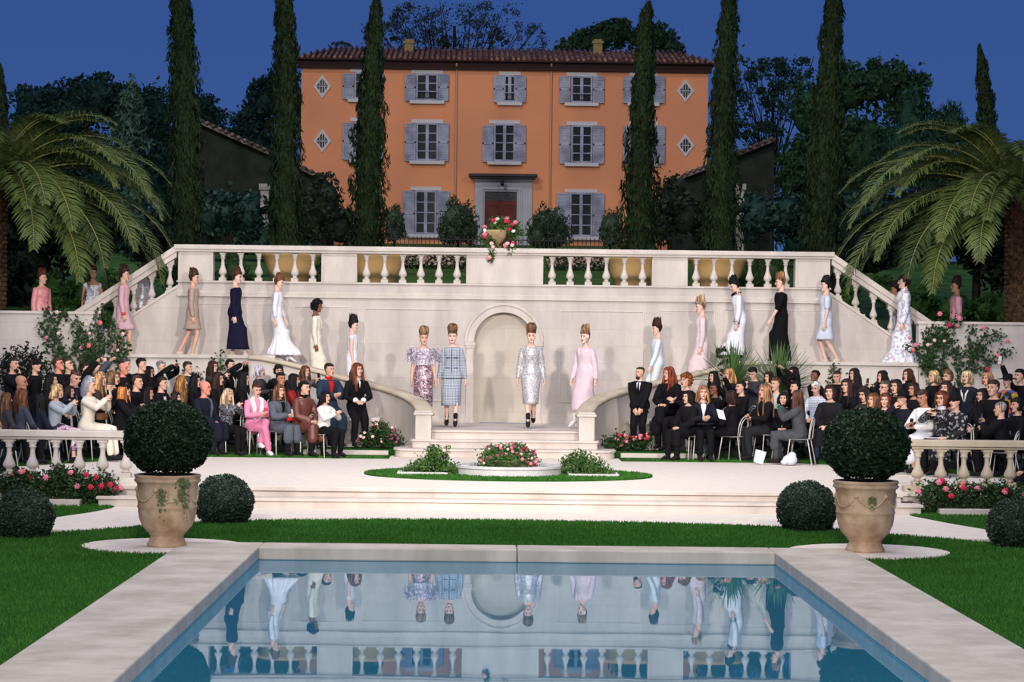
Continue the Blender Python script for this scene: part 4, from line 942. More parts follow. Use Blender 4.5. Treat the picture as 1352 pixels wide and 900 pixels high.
def hat(kind):
    m = MB()
    if kind == 'flat': m.tube([(0, .0, .05), (0, .0, .085)], [.115, .10], 18, lat=(1, 0, 0), ry=[.125, .105]); m.lathe([(.02, .0), (.05, -.004), (.04, .012), (.0, .014)], 14, (0, -.115, .052))
    elif kind == 'cap': m.tube([(0, .0, .045), (0, .0, .09), (0, 0, .12)], [.09, .085, .05], 16, lat=(1, 0, 0), ry=[.11, .10, .06]); m.box(-.06, .06, -.17, -.09, .045, .055)
    elif kind == 'wide': m.lathe([(.02, .055), (.19, .040), (.2, .046), (.1, .062), (.098, .13), (.06, .15), (.02, .152)], 24, (0, .005, 0))
    elif kind == 'beanie': m.tube([(0, .005, .035), (0, .005, .09), (0, .01, .13)], [.088, .084, .05], 16, lat=(1, 0, 0), ry=[.11, .10, .06])
    return m
# ---- limbs
def ik(a, t, l1, l2, pole):
    a, t = Vector(a), Vector(t); d = t-a; L_ = d.length
    if L_ > (l1+l2)*.995: d = d*((l1+l2)*.995/L_); L_ = d.length; t = a+d
    c = (l1*l1-l2*l2+L_*L_)/(2*L_); h = math.sqrt(max(0, l1*l1-c*c)); u = d/L_
    p = Vector(pole); p = p-u*p.dot(u); p = p.normalized() if p.length > 1e-6 else V(0, 1, 0)
    return a+u*c+p*h, t
def hand_mesh(m, w, dirn, palm, side, curl=.5, mi=0, k=1.0):
    """palm plus four fingers and a thumb; dirn = finger direction, palm = palm normal"""
    d = Vector(dirn).normalized(); n = Vector(palm); n = (n-d*n.dot(d)).normalized(); l = d.cross(n)*side   # l points to thumb side
    w = Vector(w)
    m.tube([w-d*.02, w+d*.02*k, w+d*.055*k, w+d*.085*k], [.024*k, .032*k, .038*k, .036*k], 8, mi, lat=tuple(l), ry=[.018*k, .014*k, .014*k, .011*k])
    for i, (o, L_) in enumerate(((.028, .068), (.0095, .078), (-.0095, .072), (-.028, .056))):
        p = w+d*.082*k+l*(o*k); pts = [p]; dd = d.copy()
        for j, f in enumerate((.42, .32, .26)):
            c = curl*(.45, .6, .5)[j]*(1+.12*i); ax = dd*math.cos(c)+n*math.sin(c); dd = ax.normalized(); p = p+dd*(L_*f*k); pts.append(p)
        m.tube(pts, [.0098*k, .0090*k, .0082*k, .0068*k], 6, mi)
    p = w+d*.02*k+l*.03*k; dd = (d*.7+l*.65+n*.25).normalized(); p2 = p+dd*.038*k; p3 = p2+(d*.9+l*.15+n*.35*curl*2).normalized()*.03*k
    m.tube([p-dd*.012, p, p2, p3], [.012*k, .0125*k, .0105*k, .0078*k], 6, mi)
def person(loc, rz, sex='f', H_=1.74, lean=0, hip=None, hipx=0, arms=None, legs=None, head=(0, 0), skin='light', hs='long', hc=(50, 36, 30), hh=1.0,
           top=None, bottom=None, shoes=None, heel=0, hatk=None, hatm=None, label='', group=None, voxel=.017, extras=None, scale=1.0, twist=0, bare_face=None, beard=None):
    """local frame: facing -Y, z up. arms: {s:(wrist, pole, curl, palm)}; legs: {s:(ankle, pole)} ; s=-1 own right (x<0), 1 own left"""
    k = H_/1.74; root = empty('person', loc, rz, label, 'person', group); root.scale = (scale,)*3
    hip = hip if hip is not None else .93+heel
    P = V(hipx, 0, hip)*1.0; P.z *= k if hip > .7 else 1
    sw = (.165 if sex == 'f' else .200)*k; hw = (.085 if sex == 'f' else .085)*k; fat = 1.0 if sex == 'f' else 1.12
    up = V(0, -math.sin(lean), math.cos(lean)); fw = V(0, -math.cos(lean), -math.sin(lean)); lat = V(1, 0, 0)
    if twist: lat = V(math.cos(twist), math.sin(twist), 0)
    T = lambda t, y=0, x=0: P+up*(t*k)+fw*(-y*k)+lat*(x*k)
    tors = [(-.10, .12, .085, .01), (-.04, .165, .11, .012), (.03, .172*(.97 if sex == 'm' else 1), .112, .012), (.10, .152, .10, .004), (.18, .128*(1.1 if sex == 'm' else 1), .09, 0), (.26, .132*(1.1 if sex == 'm' else 1), .096, 0), (.34, .146, .108, -.004), (.41, .158, .105, -.002), (.465, .160, .088, .006), (.50, .120, .07, .012), (.525, .07, .058, .012)]
    b = MB()
    b.tube([T(t, y) for t, _, _, y in tors], [r*k*fat for _, r, _, _ in tors], 18, lat=tuple(lat), ry=[r*k*fat for _, _, r, _ in tors])
    yaw, pit = head; hd = Matrix.Rotation(yaw+twist, 3, 'Z') @ Matrix.Rotation(pit+lean*.5, 3, 'X')
    nb = T(.51, .012); hc_ = nb+V(0, -math.sin(lean)*.05, .085*k)+hd @ V(0, -.012, .092)*k
    b.tube([nb-up*.04, nb+up*.03, hc_+hd @ V(0, .02, -.055)], [.056*k*fat, .05*k*fat, .05*k*fat], 12, ry=[.056*k*fat, .052*k*fat, .052*k*fat])
    J = {}
    for s in (-1, 1):
        sh = T(.435, .005)+lat*(s*sw); J['sh', s] = sh
        wr, pole, curl, palm = (arms or {}).get(s, ((s*.25, -.02, hip-.06), (0, 1, 0), .45, (-s, 0, 0)))
        el, wr = ik(sh, wr, .285*k, .25*k, pole); J['el', s] = el; J['wr', s] = wr; J['palm', s] = palm; J['curl', s] = curl
        af = .88 if sex == 'f' else 1.1
        b.tube([T(.44, .0)+lat*(s*sw*.6), sh, sh.lerp(el, .35), sh.lerp(el, .7), el, el.lerp(wr, .3), el.lerp(wr, .7), wr, wr+(wr-el).normalized()*.02], [c*k*af for c in (.055, .055, .050, .044, .039, .041, .033, .026, .026)], 10)
        h_ = P+lat*(s*hw)+V(0, 0, -.02); an, pl = (legs or {}).get(s, ((s*.085, 0, .09+heel), (0, -1, 0)))
        kn, an = ik(h_, an, .435*k, .42*k, pl); J['hp', s] = h_; J['kn', s] = kn; J['an', s] = an
        lf = .92 if sex == 'f' else 1.05
        b.tube([h_+V(0, 0, .02), h_.lerp(kn, .15), h_.lerp(kn, .5), h_.lerp(kn, .85), kn, kn.lerp(an, .15), kn.lerp(an, .35), kn.lerp(an, .7), an, an+V(0, 0, -.02)], [c*k*lf for c in (.085, .088, .076, .060, .056, .052, .056, .042, .034, .034)], 12)
        yawf = (legs or {}).get(('toe', s), 0); fd = V(math.sin(yawf), -math.cos(yawf), 0); drop = an.z-.045 if heel == 0 else 0
        toe = an+fd*.14*k; toe.z = max(.02, an.z-.065-heel*.8) if not (legs or {}).get('dangle') else an.z-.09
        if (legs or {}).get(('tiptoe', s)): toe = an+fd*.09*k+V(0, 0, -.12)
        J['toe', s] = toe; J['fd', s] = fd
        b.tube([an+fd*-.03+V(0, 0, -.035), an+fd*.04+V(0, 0, -.035), an.lerp(toe, .65)+V(0, 0, -.01), toe], [.03, .034, .04, .032], 8, lat=(fd.y*-1, fd.x, 0), ry=[.035, .038, .026, .016])
    vs_, fs_ = fused(b, voxel*1.0)
    body = MB(); body.add(vs_, fs_, 0, True)
    HM = Matrix.Translation(hc_) @ hd.to_4x4() @ Matrix.Scale(k*(1.0 if sex == 'f' else 1.04), 4)
    add_xf(body, HEAD, HM)
    for s in (-1, 1):
        dn = (J['wr', s]-J['el', s]).normalized(); hand_mesh(body, J['wr', s], dn, J['palm', s], s, J['curl', s], 0, (1.0 if sex == 'f' else 1.1)*k)
    body.build('body', [SKINS[skin], LIPS if sex == 'f' else SKINS[skin], EYEM, BROW], root)
    if hs:
        hmx = MB(); add_xf(hmx, hair(hs, hh, hash(label) % 97), HM, 0); hmx.build('hair', hairm(hc), root)
    if beard:
        bm = MB(); g = MB(); g.ball((0, -.062, -.095), (.050, .042, .045), 12, 8); g.ball((0, -.092, -.047), (.03, .012, .008), 8, 5); add_xf(bm, g, HM, 0); bm.build('beard', hairm(beard), root)
    if hatk: g = MB(); add_xf(g, hat(hatk), HM, 0); g.build('hat', hatm or cloth((18, 17, 19)), root)
    if 'glasses' in label:
        g = MB(); gm = MB()
        for sx in (-1, 1):
            gm.tube([(sx*.033+.022*math.cos(q), -.094, .010+.018*math.sin(q)) for q in np.linspace(0, 2*PI, 13)], .0028, 5); gm.tube([(sx*.055, -.090, .016), (sx*.078, .0, .012)], .0028, 5)
        gm.tube([(-.011, -.096, .014), (.011, -.096, .014)], .0028, 5); add_xf(g, gm, HM, 0); g.build('glasses', BLACKP, root)
    # ---- clothes
    oo = (top or {}).get('off', .014)
    def FR(t, e=.0): ks = [q[0] for q in tors]; return -(float(np.interp(t, ks, [q[2] for q in tors]))*fat+oo/k)+float(np.interp(t, ks, [q[3] for q in tors]))-e
    if top:
        o = top.get('off', .014); hem = top.get('hem', -.06); sl = top.get('sleeve', 1.0); bag_ = top.get('flare', 0); nk = top.get('neck', .512)
        c = MB(); tt = [t for t in tors if hem-.001 <= t[0] <= nk]
        def at(h): ks = [q[0] for q in tors]; return [float(np.interp(h, ks, [q[i] for q in tors])) for i in range(4)]
        sec = [at(hem)] + [t for t in tors if hem < t[0] < nk] + [at(nk)]
        if hem < -.10: sec[0] = [hem, .16, .115, .01]
        fl = lambda t: 1+bag_*max(0, (.15-t)/.3)
        if not top.get('seat') :
            c.tube([T(q[0], q[3]) for q in sec], [(q[1]*fat*fl(q[0]))*k+o for q in sec], 20, lat=tuple(lat), ry=[(q[2]*fat*fl(q[0]))*k+o for q in sec], round_=False)
        else:
            sec = [q for q in sec if q[0] >= -.06]
            c.tube([T(q[0], q[3]) for q in sec], [(q[1]*fat)*k+o for q in sec], 20, lat=tuple(lat), ry=[(q[2]*fat)*k+o for q in sec], round_=False)
            if top.get('coat'):
                for s in (-1, 1): c.tube([J['hp', s], J['hp', s].lerp(J['kn', s], .5), J['hp', s].lerp(J['kn', s], 1.0)+V(0, -.015, 0), J['hp', s].lerp(J['kn', s], 1.0)+V(s*.01, -.01, -.20)], [.118*k, .116*k, .110*k, .10], 10)
        for s in (-1, 1):
            sh, el, wr = J['sh', s], J['el', s], J['wr', s]; so = top.get('soff', o)
            P_ = [T(.435, 0)+lat*(s*sw*.6), sh, sh.lerp(el, .35), sh.lerp(el, .7), el, el.lerp(wr, .3), el.lerp(wr, .7), wr.lerp(el, .04)]; R_ = [.048, .050, .050, .046, .043, .043, .036, .032]
            L1 = {0: 2, .3: 4, .5: 5, .75: 7, 1.0: 8}[sl] if sl in (0, .3, .5, .75, 1.0) else 8
            af = .92 if sex == 'f' else 1.1
            if L1 > 2 or sl == 0: c.tube(P_[:L1], [r*k*af+so for r in R_[:L1]], 10)
        v_, f_ = fused(c, top.get('vox', voxel), 1); m = MB(); m.add(v_, f_, 0, True); m.build(top.get('name', 'jacket'), top['m'], root)
        if top.get('collar'):
            m = MB(); m.tube([T(.49, .01), T(.53, .012), T(.565, .014)], [.085*k, .072*k, .068*k], 14, lat=tuple(lat), ry=[.078*k, .07*k, .066*k], round_=False); m.build('collar', top['collar'], root)
        if top.get('shirt'):                                  # shirt front wedge
            m = MB(); q0, q1, q2 = T(.50, -.075), T(.30, -.135 if sex == 'm' else -.13), T(.40, -.13)
            m.tube([T(.515, FR(.505)+.03), T(.46, FR(.46, .008)), T(.38, FR(.38, .01)), T(.24, FR(.24, .006))], [.058, .050, .036, .012], 8, lat=tuple(lat), ry=[.014, .012, .010, .006]); m.build('shirt', top['shirt'], root)
            if top.get('tie'): m = MB(); m.tube([T(.485, FR(.485, .012)), T(.44, FR(.44, .024)), T(.36, FR(.36, .024)), T(.24, FR(.24, .016))], [.014, .017, .024, .024], 6, lat=tuple(lat), ry=[.012, .008, .008, .008]); m.build('tie', top['tie'], root)
        if top.get('lapels'):
            m = MB()
            for s in (-1, 1): m.tube([T(.50, -.03, s*.08), T(.44, FR(.44, -.012), s*.068), T(.36, FR(.36, .0), s*.045), T(.22, FR(.22, .004), s*.012)], [.014, .022, .022, .008], 6, lat=tuple(lat), ry=[.01, .008, .008, .006])
            m.build('lapel', top['lapels'], root)
        if top.get('buttons'):
            for t in (.32, .22, .12, .03): m = MB(); m.ball(T(t, FR(t, .004), .0), (.010, .006, .010), 6, 4); m.build('button', top['buttons'], root)
        if top.get('cuff'):
            for s in (-1, 1): m = MB(); a_, b_ = J['wr', s].lerp(J['el', s], .12), J['wr', s]; m.tube([a_, b_], [top.get('cr', .04)]*2, 10); m.build('cuff', top['cuff'], root)
    if bottom:
        kd = bottom['kind']; m = MB()
        if kd == 'trousers':
            o = bottom.get('off', .012); w_ = bottom.get('wide', 0)
            m.tube([T(t, y) for t, _, _, y in tors[:5]], [r*k*fat+o*.7 for _, r, _, _ in tors[:5]], 16, lat=tuple(lat), ry=[r*k*fat+o*.7 for _, _, r, _ in tors[:5]])
            for s in (-1, 1):
                h_, kn, an = J['hp', s], J['kn', s], J['an', s]
                m.tube([h_+V(0, 0, .02), h_.lerp(kn, .15), h_.lerp(kn, .5), h_.lerp(kn, .85), kn, kn.lerp(an, .2), kn.lerp(an, .6), kn.lerp(an, .96)], [c*k+o for c in (.088, .09, .08, .066, .062, .058+w_*.3, .05+w_*.7, .046+w_)], 12)
            v_, f_ = fused(m, voxel, 1); m = MB(); m.add(v_, f_, 0, True)
        else:
            # skirt: list of (t along waist->foot path, rx, ry[, forward shift]) built down from the waist
            if bottom.get('seated'):
                km = (J['kn', -1]+J['kn', 1])/2; am = (J['an', -1]+J['an', 1])/2; e_ = bottom.get('len', .5)
                pts = [T(.16), T(.05), P+V(0, -.08, .02), P.lerp(km, .5)+V(0, 0, .01), km+V(0, -.02, -.01), km.lerp(am, e_*.5)+V(0, -.01, 0), km.lerp(am, e_)]
                m.tube(pts, [.13*k, .17*k, .19*k, .18*k, .16*k, .16*k, .17*k], 18, lat=tuple(lat), ry=[.1*k, .125*k, .12*k, .1*k, .09*k, .085*k, .085*k])
            else:
                for seg in [densify(bottom['prof'])]:
                    pts = []; n_ = 84; rs = []
                    for (z, rx, ry, sx_, sy_, ruf) in seg:     # z absolute height
                        z *= k; ext = [P.y+sy_-ry*k+.008, P.y+sy_+ry*k+.008]; ex = [P.x+sx_-rx*k, P.x+sx_+rx*k]
                        if z < P.z+.02:
                            for s in (-1, 1):
                                if bottom.get('slit') == s and z < J['kn', s].z+.02: continue
                                for q0, q1, r0, r1 in ((J['hp', s], J['kn', s], .09, .066), (J['kn', s], J['an', s], .066, .052)):
                                    zz = min(max(z, q1.z), q0.z)
                                    if q1.z-.001 <= z <= q0.z+.12 or (q1 is J['an', s] and z < q1.z):
                                        w_ = (q0.z-zz)/max(1e-4, q0.z-q1.z); c_ = q0.lerp(q1, w_); r_ = (r0+(r1-r0)*w_)*k+.012
                                        ext = [min(ext[0], c_.y-r_), max(ext[1], c_.y+r_)]; ex = [min(ex[0], c_.x-r_), max(ex[1], c_.x+r_)]
                        ry = (ext[1]-ext[0])/2; sy_ = (ext[1]+ext[0])/2-P.y-.008; rx = (ex[1]-ex[0])/2; sx_ = (ex[1]+ex[0])/2-P.x
                        pw_ = lambda v: math.copysign(abs(v)**.82, v)
                        rs.append([(P.x+sx_+rx*1.03*pw_(math.cos(2*PI*q/n_))*(1+ruf*math.sin(q*2*PI*14/n_*1.0)), P.y+sy_+.008+ry*1.06*pw_(math.sin(2*PI*q/n_))*(1+ruf*math.sin(q*2*PI*14/n_)), z) for q in range(n_)])
                    m.rings(rs, 0, True)
        m.build(bottom.get('name', kd), bottom['m'], root)
    if shoes:
        for s in (-1, 1):
            an, toe, fd = J['an', s], J['toe', s], J['fd', s]; m = MB(); lt = (-fd.y, fd.x, 0)
            if shoes.get('boot'): m.tube([an+V(0, 0, shoes['boot']), an+V(0, 0, .02)], [.046, .044], 10)
            m.tube([an+fd*-.035+V(0, 0, -.04), an+fd*.02+V(0, 0, -.035), an.lerp(toe, .6)+V(0, 0, -.008), toe+fd*.015], [.036, .042, .047, .03], 10, lat=lt, ry=[.045, .045, .034, .02])
            if heel or shoes.get('heel'): m.tube([an+fd*-.04+V(0, 0, -.05), an+fd*-.035+V(0, 0, -.085-heel*.55)], [.026, .016], 8)
            else: m.tube([an+fd*-.045+V(0, 0, -.075), toe+V(0, 0, -.016)], [.036, .036], 8, lat=lt, ry=[.012, .012])
            m.build('shoe', shoes['m'], root)
    J['T'] = T; J['FR'] = FR; J['HM'] = HM; J['root'] = root; J['P'] = P; J['up'] = up
    if extras: extras(J, root)
    return J
def densify(pr):
    pr = sorted(pr, key=lambda q: q[0]); zs = [q[0] for q in pr]; out = []
    for z in np.linspace(zs[0], zs[-1], max(10, len(pr)*3)): out.append(tuple([float(z)]+[float(np.interp(z, zs, [q[i] for q in pr])) for i in range(1, 6)]))
    return out
def wpt(J, p):
    r = J['root']; M = Matrix.Translation(r.location) @ Matrix.Rotation(r.rotation_euler.z, 4, 'Z') @ Matrix.Scale(r.scale[0], 4); return M @ Vector(p)
BLACKP = mat('black_phone', (16, 16, 18), .3, .5); SCREEN = mat('phone_screen', (60, 66, 76), .15, .6); WPHONE = mat('pale_phone', (200, 198, 196), .4)
def phone(J, s, label, m=None, tilt=.2, kind='phone', dz=.0):
    """phone or camera held in hand s, thing of its own"""
    wr = J['wr', s]; d = (wr-J['el', s]).normalized(); c = wr+d*.105+Vector(J['palm', s]).normalized()*.022+V(0, 0, dz); r = J['root']
    mb = MB()
    if kind == 'phone':
        mb.box(-.036, .036, -.005, .005, -.072, .072, 0); mb.box(-.033, .033, .005, .0058, -.066, .066, 1); mb.ball((.02, -.005, .055), (.006, .002, .006), 6, 4, 0)
    elif kind == 'camera':
        mb.box(-.065, .065, -.03, .03, -.04, .045, 0); mb.lathe([(.034, 0), (.036, .03), (.034, .09), (.03, .095)], 14, (0, 0, 0), 0)
        k = len(MB().lathe([(.034, 0), (.036, .03), (.034, .09), (.03, .095)], 14).v); mb.v[-k:] = [(x, -z-.02, y) for x, y, z in mb.v[-k:]]
        mb.box(-.03, .03, -.025, .02, .045, .068, 0)
    o = mb.build('camera' if kind == 'camera' else 'mobile_phone', [m or BLACKP, SCREEN], bevel=.003)
    o.location = wpt(J, c); o.rotation_euler = (tilt, 0, r.rotation_euler.z); tag(o, label, kind if kind == 'camera' else 'phone'); return o
# ------------------------------------------------------------------ the models on the stairs
R90 = PI/2
def mdl(px, py_top, Dm, face, label, zfeet, **k):
    """place by the pixel of the crown of the hair at distance Dm; zfeet = floor height; face: 'r','l','f' or radians"""
    rz = {'r': R90, 'l': -R90, 'f': 0}.get(face, face)
    x = W(px, py_top+60, Dm).x
    k.setdefault('H_', 1.83); k['top'].setdefault('neck', .472); J = person((x, Dm, zfeet), rz, label=label, voxel=.014, group=None, **k)
    hr = [c for c in J['root'].children if c.name.startswith('hair')][0]; zt_ = max(v.co.z for v in hr.data.vertices)
    want = W(px, py_top, Dm).z-zfeet; f_ = min(1.06, max(.95, want/zt_)); J['root'].scale = (f_,)*3; return J
def walk(f=.16, b=.2, heel=.08, h=.0):
    return {-1: ((-.06, -f, .10+heel), (0, -1, 0)), 1: ((.06, b, .13+heel), (0, -1, 0))}
def down(hip, dx=.0, fwd=0.0, sx=.235):
    return {s: ((s*sx, -.02+(fwd if s > 0 else -fwd), hip-.055), (s*.3, 1, 0), .4, (-s, 0, 0)) for s in (-1, 1)}
WHITE = cloth((232, 232, 236)); IVORY = cloth((232, 226, 208)); BLK = cloth((16, 16, 18)); NAVY = cloth((24, 24, 52)); TAUPE = cloth((176, 154, 138), key='taupe_shine', rough=.5)
PINKL = cloth((222, 200, 208)); PINKS = cloth((226, 206, 206)); PALEB = cloth((206, 212, 226)); ROSE = cloth((206, 150, 162))
LAV = vmat('lavender_feather', [(176, 166, 184), (206, 196, 208), (140, 128, 150), (226, 220, 226)], 60)
SEQ = vmat('pink_grey_sequins', [(150, 108, 122), (96, 86, 92), (196, 176, 184), (124, 100, 108), (178, 150, 160), (70, 66, 72)], 42, .35, .2)
TWEED = checkmat('blue_grey_tweed', (200, 206, 212), (96, 106, 124), 36)
SILV = vmat('silver_sequins', [(186, 184, 186), (164, 162, 166), (204, 202, 202), (140, 138, 144), (194, 190, 190)], 60, .35, .15)
FLOR = vmat('white_floral_print', [(226, 228, 236), (232, 232, 238), (214, 222, 234), (228, 228, 232), (170, 182, 200), (204, 170, 176)], 26)
BLKSHOE = mat('black_suede', (20, 18, 20), .8); WSHOE = mat('white_leather', (228, 226, 226), .4); NUDE = mat('nude_leather', (206, 178, 160), .5)
FURB = cloth((22, 20, 36), key='dark_fur')
def prof(zw, zs, r0=(.14, .11), hips=(.178, .125), hem=(.17, .12), sy=0, k=1, slit=0):
    """straight skirt from waist zw to hem zs with the shift towards the hem"""
    zh = zw-.2; out = [(zs, hem[0], hem[1], 0, sy, 0), (zs+(zh-zs)*.33, hem[0]*.6+hips[0]*.4, hem[1]*.6+hips[1]*.4, 0, sy*.7, 0), (zs+(zh-zs)*.7, hips[0]*.97, hips[1], 0, sy*.25, 0), (zh+.03, hips[0], hips[1], 0, 0, 0), (zw, r0[0], r0[1], 0, 0, 0)]
    return out
def fuzz(parent, name, m, pts, r, n, L_=.05, w=.006):
    """feathers or fur tufts around points"""
    P = []; Nn = []
    for _ in range(n):
        c = Vector(random.choice(pts)); d = Vector((random.gauss(0, 1), random.gauss(0, 1), random.gauss(0, .8)-.1)).normalized()
        P.append(tuple(c+d*r*rnd(.6, 1.1))); Nn.append(tuple(d.orthogonal().normalized()))
    v, q = leaves(np.array(P), np.array(Nn), L_, w/L_, .5); return npmesh(name, v, q, m, parent)
BROWNH = (78, 48, 34); DKH = (28, 22, 22); LBH = (150, 116, 84); MIDH = (116, 82, 56)
EAR = mat('white_flower_ornament', (236, 234, 230), .6)
def earr(J, root):
    for s in (-1, 1): m = MB(); g = MB(); g.ball((s*.080, -.002, -.042), (.007, .007, .011), 6, 5); add_xf(m, g, J['HM'], 0); m.build('earring', WPHONE, root)
zl = ZLAND; heel = .09
def lefthand_down(h): return down(h)
# central four
def ex1(J, root):
    earr(J, root); T = J['T']; pts = [T(.44, 0, x) for x in (-.2, -.12, 0, .12, .2)] + [T(.36, 0, x) for x in (-.23, -.15, .15, .23)] + [T(.38, -.08, x) for x in (-.08, .08)] + [T(.38, .08, x) for x in (-.08, .08)] + [T(.29, 0, x) for x in (-.22, .22, -.12, .12)]
    fuzz(root, 'feather_cape', LAV, [tuple(p) for p in pts], .10, 900, .065, .012)
    m = MB(); m.tube([T(.16), T(.19)], [.15, .15], 18, lat=(1, 0, 0), ry=[.115, .115]); m.build('belt', mat('pale_belt', (206, 186, 186), .5), root)
mdl(559, 429, 45.4, .12, 'model in lavender feather cape and long pink grey sequin skirt, left of the arch', zl, heel=heel, hs='beehive', hc=LBH, hh=1.05, skin='light', head=(.05, 0),
    arms=down(1.0, sx=.24), legs={-1: ((-.06, -.12, .19), (0, -1, 0)), 1: ((.06, .12, .2), (0, -1, 0))}, top=dict(m=LAV, hem=.14, sleeve=.3, name='blouse', off=.02), bottom=dict(kind='skirt', m=SEQ, prof=prof(1.2, .06, hips=(.185, .13), hem=(.16, .15))), extras=ex1, shoes=dict(m=BLKSHOE))
def ex2(J, root):
    earr(J, root); T = J['T']
    m = MB(); F2 = J['FR']; m.tube([T(q, F2(q, .003)) for q in (.49, .42, .34, .26, .18, .08, .0, -.06)], .009, 6)
    for s in (-1, 1):
        m.tube([T(.30, F2(.3, -.002), s*.04), T(.30, F2(.3, -.02), s*.10)], .012, 6); m.tube([T(.10, F2(.10, -.002), s*.04), T(.10, F2(.10, -.02), s*.11)], .011, 6)
    m.tube([T(-.09, .012+.152*math.cos(q), .205*math.sin(q)) for q in np.linspace(0, 2*PI, 25)], .009, 6)
    m.build('braid_trim', cloth((60, 70, 90)), root)
mdl(597, 426, 45.6, -.05, 'model in blue-grey checked tweed jacket and skirt before the left arch pilaster', zl, heel=heel, hs='beehive', hc=MIDH, hh=1.1, skin='pale', head=(0, .02),
    arms=down(1.0, sx=.265, fwd=.03), legs={-1: ((-.10, .10, .19), (0, -1, 0)), 1: ((.09, -.2, .17), (0, -1, 0))}, top=dict(m=TWEED, hem=-.10, sleeve=1.0, off=.016, soff=.010, neck=.485), bottom=dict(kind='skirt', m=TWEED, prof=[(.42, .13, .12, -.07, .06, 0), (.62, .16, .13, -.03, .02, 0), (.8, .18, .13, -.01, 0, 0), (1.0, .178, .125, 0, 0, 0), (1.15, .15, .11, 0, 0, 0)]),
    shoes=dict(m=BLKSHOE, boot=.09), extras=ex2)
def ex3(J, root):
    earr(J, root); T = J['T']; m = MB()
    for s in (-1, 1): m.tube([T(.49, J['FR'](.49)+.02, s*.01), T(.45, J['FR'](.45), s*.05), T(.50, -.05, s*.085)], [.012, .02, .012], 6)
    m.build('collar', SILV, root); g = MB(); h = MB(); h.ball((.078, -.01, .03), (.012, .025, .03), 7, 5); add_xf(g, h, J['HM'], 0); g.build('hair_flower', EAR, root)
mdl(701, 425, 45.6, 0, 'model in long silver sequin jacket and skirt before the right arch pilaster', zl, heel=heel, hs='beehive', hc=MIDH, hh=1.1, skin='pale', head=(0, .03),
    arms=down(1.0, sx=.26, fwd=.03), legs={-1: ((-.05, -.2, .17), (0, -1, 0)), 1: ((.06, .22, .24), (0, -1, 0)), ('tiptoe', 1): True}, top=dict(m=SILV, hem=-.16, flare=.12, sleeve=1.0, off=.016, soff=.010, neck=.475), bottom=dict(kind='skirt', m=SILV, prof=[(.46, .14, .13, .0, .03, 0), (.66, .155, .13, 0, .01, 0), (.8, .165, .13, 0, 0, 0), (1.0, .17, .12, 0, 0, 0)]),
    shoes=dict(m=BLKSHOE, boot=.10), extras=ex3)
def ex4(J, root):
    g = MB(); h = MB(); h.ball((.078, -.01, .02), (.014, .03, .035), 7, 5); add_xf(g, h, J['HM'], 0); g.build('hair_flower', EAR, root)
    T = J['T']; m = MB()
    for s in (-1, 1): m.tube([T(.51, -.03, s*.075), T(.44, J['FR'](.44), s*.06), T(.34, J['FR'](.34), s*.03)], [.012, .026, .018], 6)
    m.build('lapel', PINKL, root); m = MB(); m.tube([T(.505, J['FR'](.5)+.02), T(.44, J['FR'](.44)), T(.36, J['FR'](.36))], [.034, .024, .006], 6, lat=(1, 0, 0), ry=[.010]*3); m.build('neckline', SKINS['pale'], root)
mdl(772, 426, 45.9, -.75, 'model in pale pink jacket and long pink skirt with white boots', zl, heel=heel, hs='quiff', hc=LBH, hh=1.1, skin='pale', head=(.1, 0),
    arms=down(1.0, sx=.26, fwd=.06), legs=walk(.22, .16), top=dict(m=PINKL, hem=-.10, flare=.1, sleeve=1.0, off=.018), bottom=dict(kind='skirt', m=PINKL, prof=prof(1.15, .33, hem=(.20, .20), sy=0)), shoes=dict(m=WSHOE, boot=.10), extras=ex4)
# walkway, left
zw = ZWALK
mdl(255, 352, 47.75, 'r', 'model in a taupe skirt suit walking right along the left walkway', zw, heel=heel, hs='quiff', hc=BROWNH, hh=.95, skin='light', head=(0, .05), 
    arms=down(.98, sx=.21, fwd=.0), legs=walk(.0, .30), top=dict(m=TAUPE, hem=-.06, flare=.12, sleeve=1.0), bottom=dict(kind='skirt', m=TAUPE, prof=prof(1.12, .66, hem=(.165, .15), sy=.02)), shoes=dict(m=NUDE), extras=earr)
mdl(311, 350, 47.75, 'r', 'model in navy peplum top and long navy skirt on the left walkway', zw, heel=heel, hs='quiff', hc=BROWNH, hh=1.0, skin='pale', head=(0, .1),
    arms=down(.98, sx=.20, fwd=-.02), legs=walk(.22, .08), top=dict(m=NAVY, hem=-.10, flare=.42, sleeve=1.0, name='peplum_top'), bottom=dict(kind='skirt', m=NAVY, prof=prof(1.12, .26, hem=(.19, .22), sy=-.07)), shoes=dict(m=NUDE))
def ruff(zw_, z1, z2, sy):
    return [(z2, .30, .32, 0, sy*1.25, .10), (z2+.10, .265, .29, 0, sy*1.1, .09), (z2+.22, .20, .21, 0, sy*.9, .06), (z1, .145, .135, 0, sy*.6, 0), (z1+.2, .165, .13, 0, sy*.3, 0), (zw_-.2, .175, .125, 0, 0, 0), (zw_, .14, .11, 0, 0, 0)]
mdl(366, 358, 47.7, 'r', 'model in white jacket and skirt with pleated flounce on the left stairs', 1.70, heel=heel, hs='quiff', hc=(120, 72, 50), hh=.9, skin='pale', head=(0, .25),
    arms={-1: ((-.21, .02, .93), (-.3, 1, 0), .4, (1, 0, 0)), 1: ((.2, -.16, .96), (.3, 1, 0), .4, (-1, 0, 0))}, legs=walk(.28, .02), top=dict(m=WHITE, hem=-.08, flare=.1, sleeve=.75, buttons=WSHOE), bottom=dict(kind='skirt', m=WHITE, prof=ruff(1.12, .62, .20, -.14), name='flounced_skirt'), shoes=dict(m=WSHOE), extras=earr)
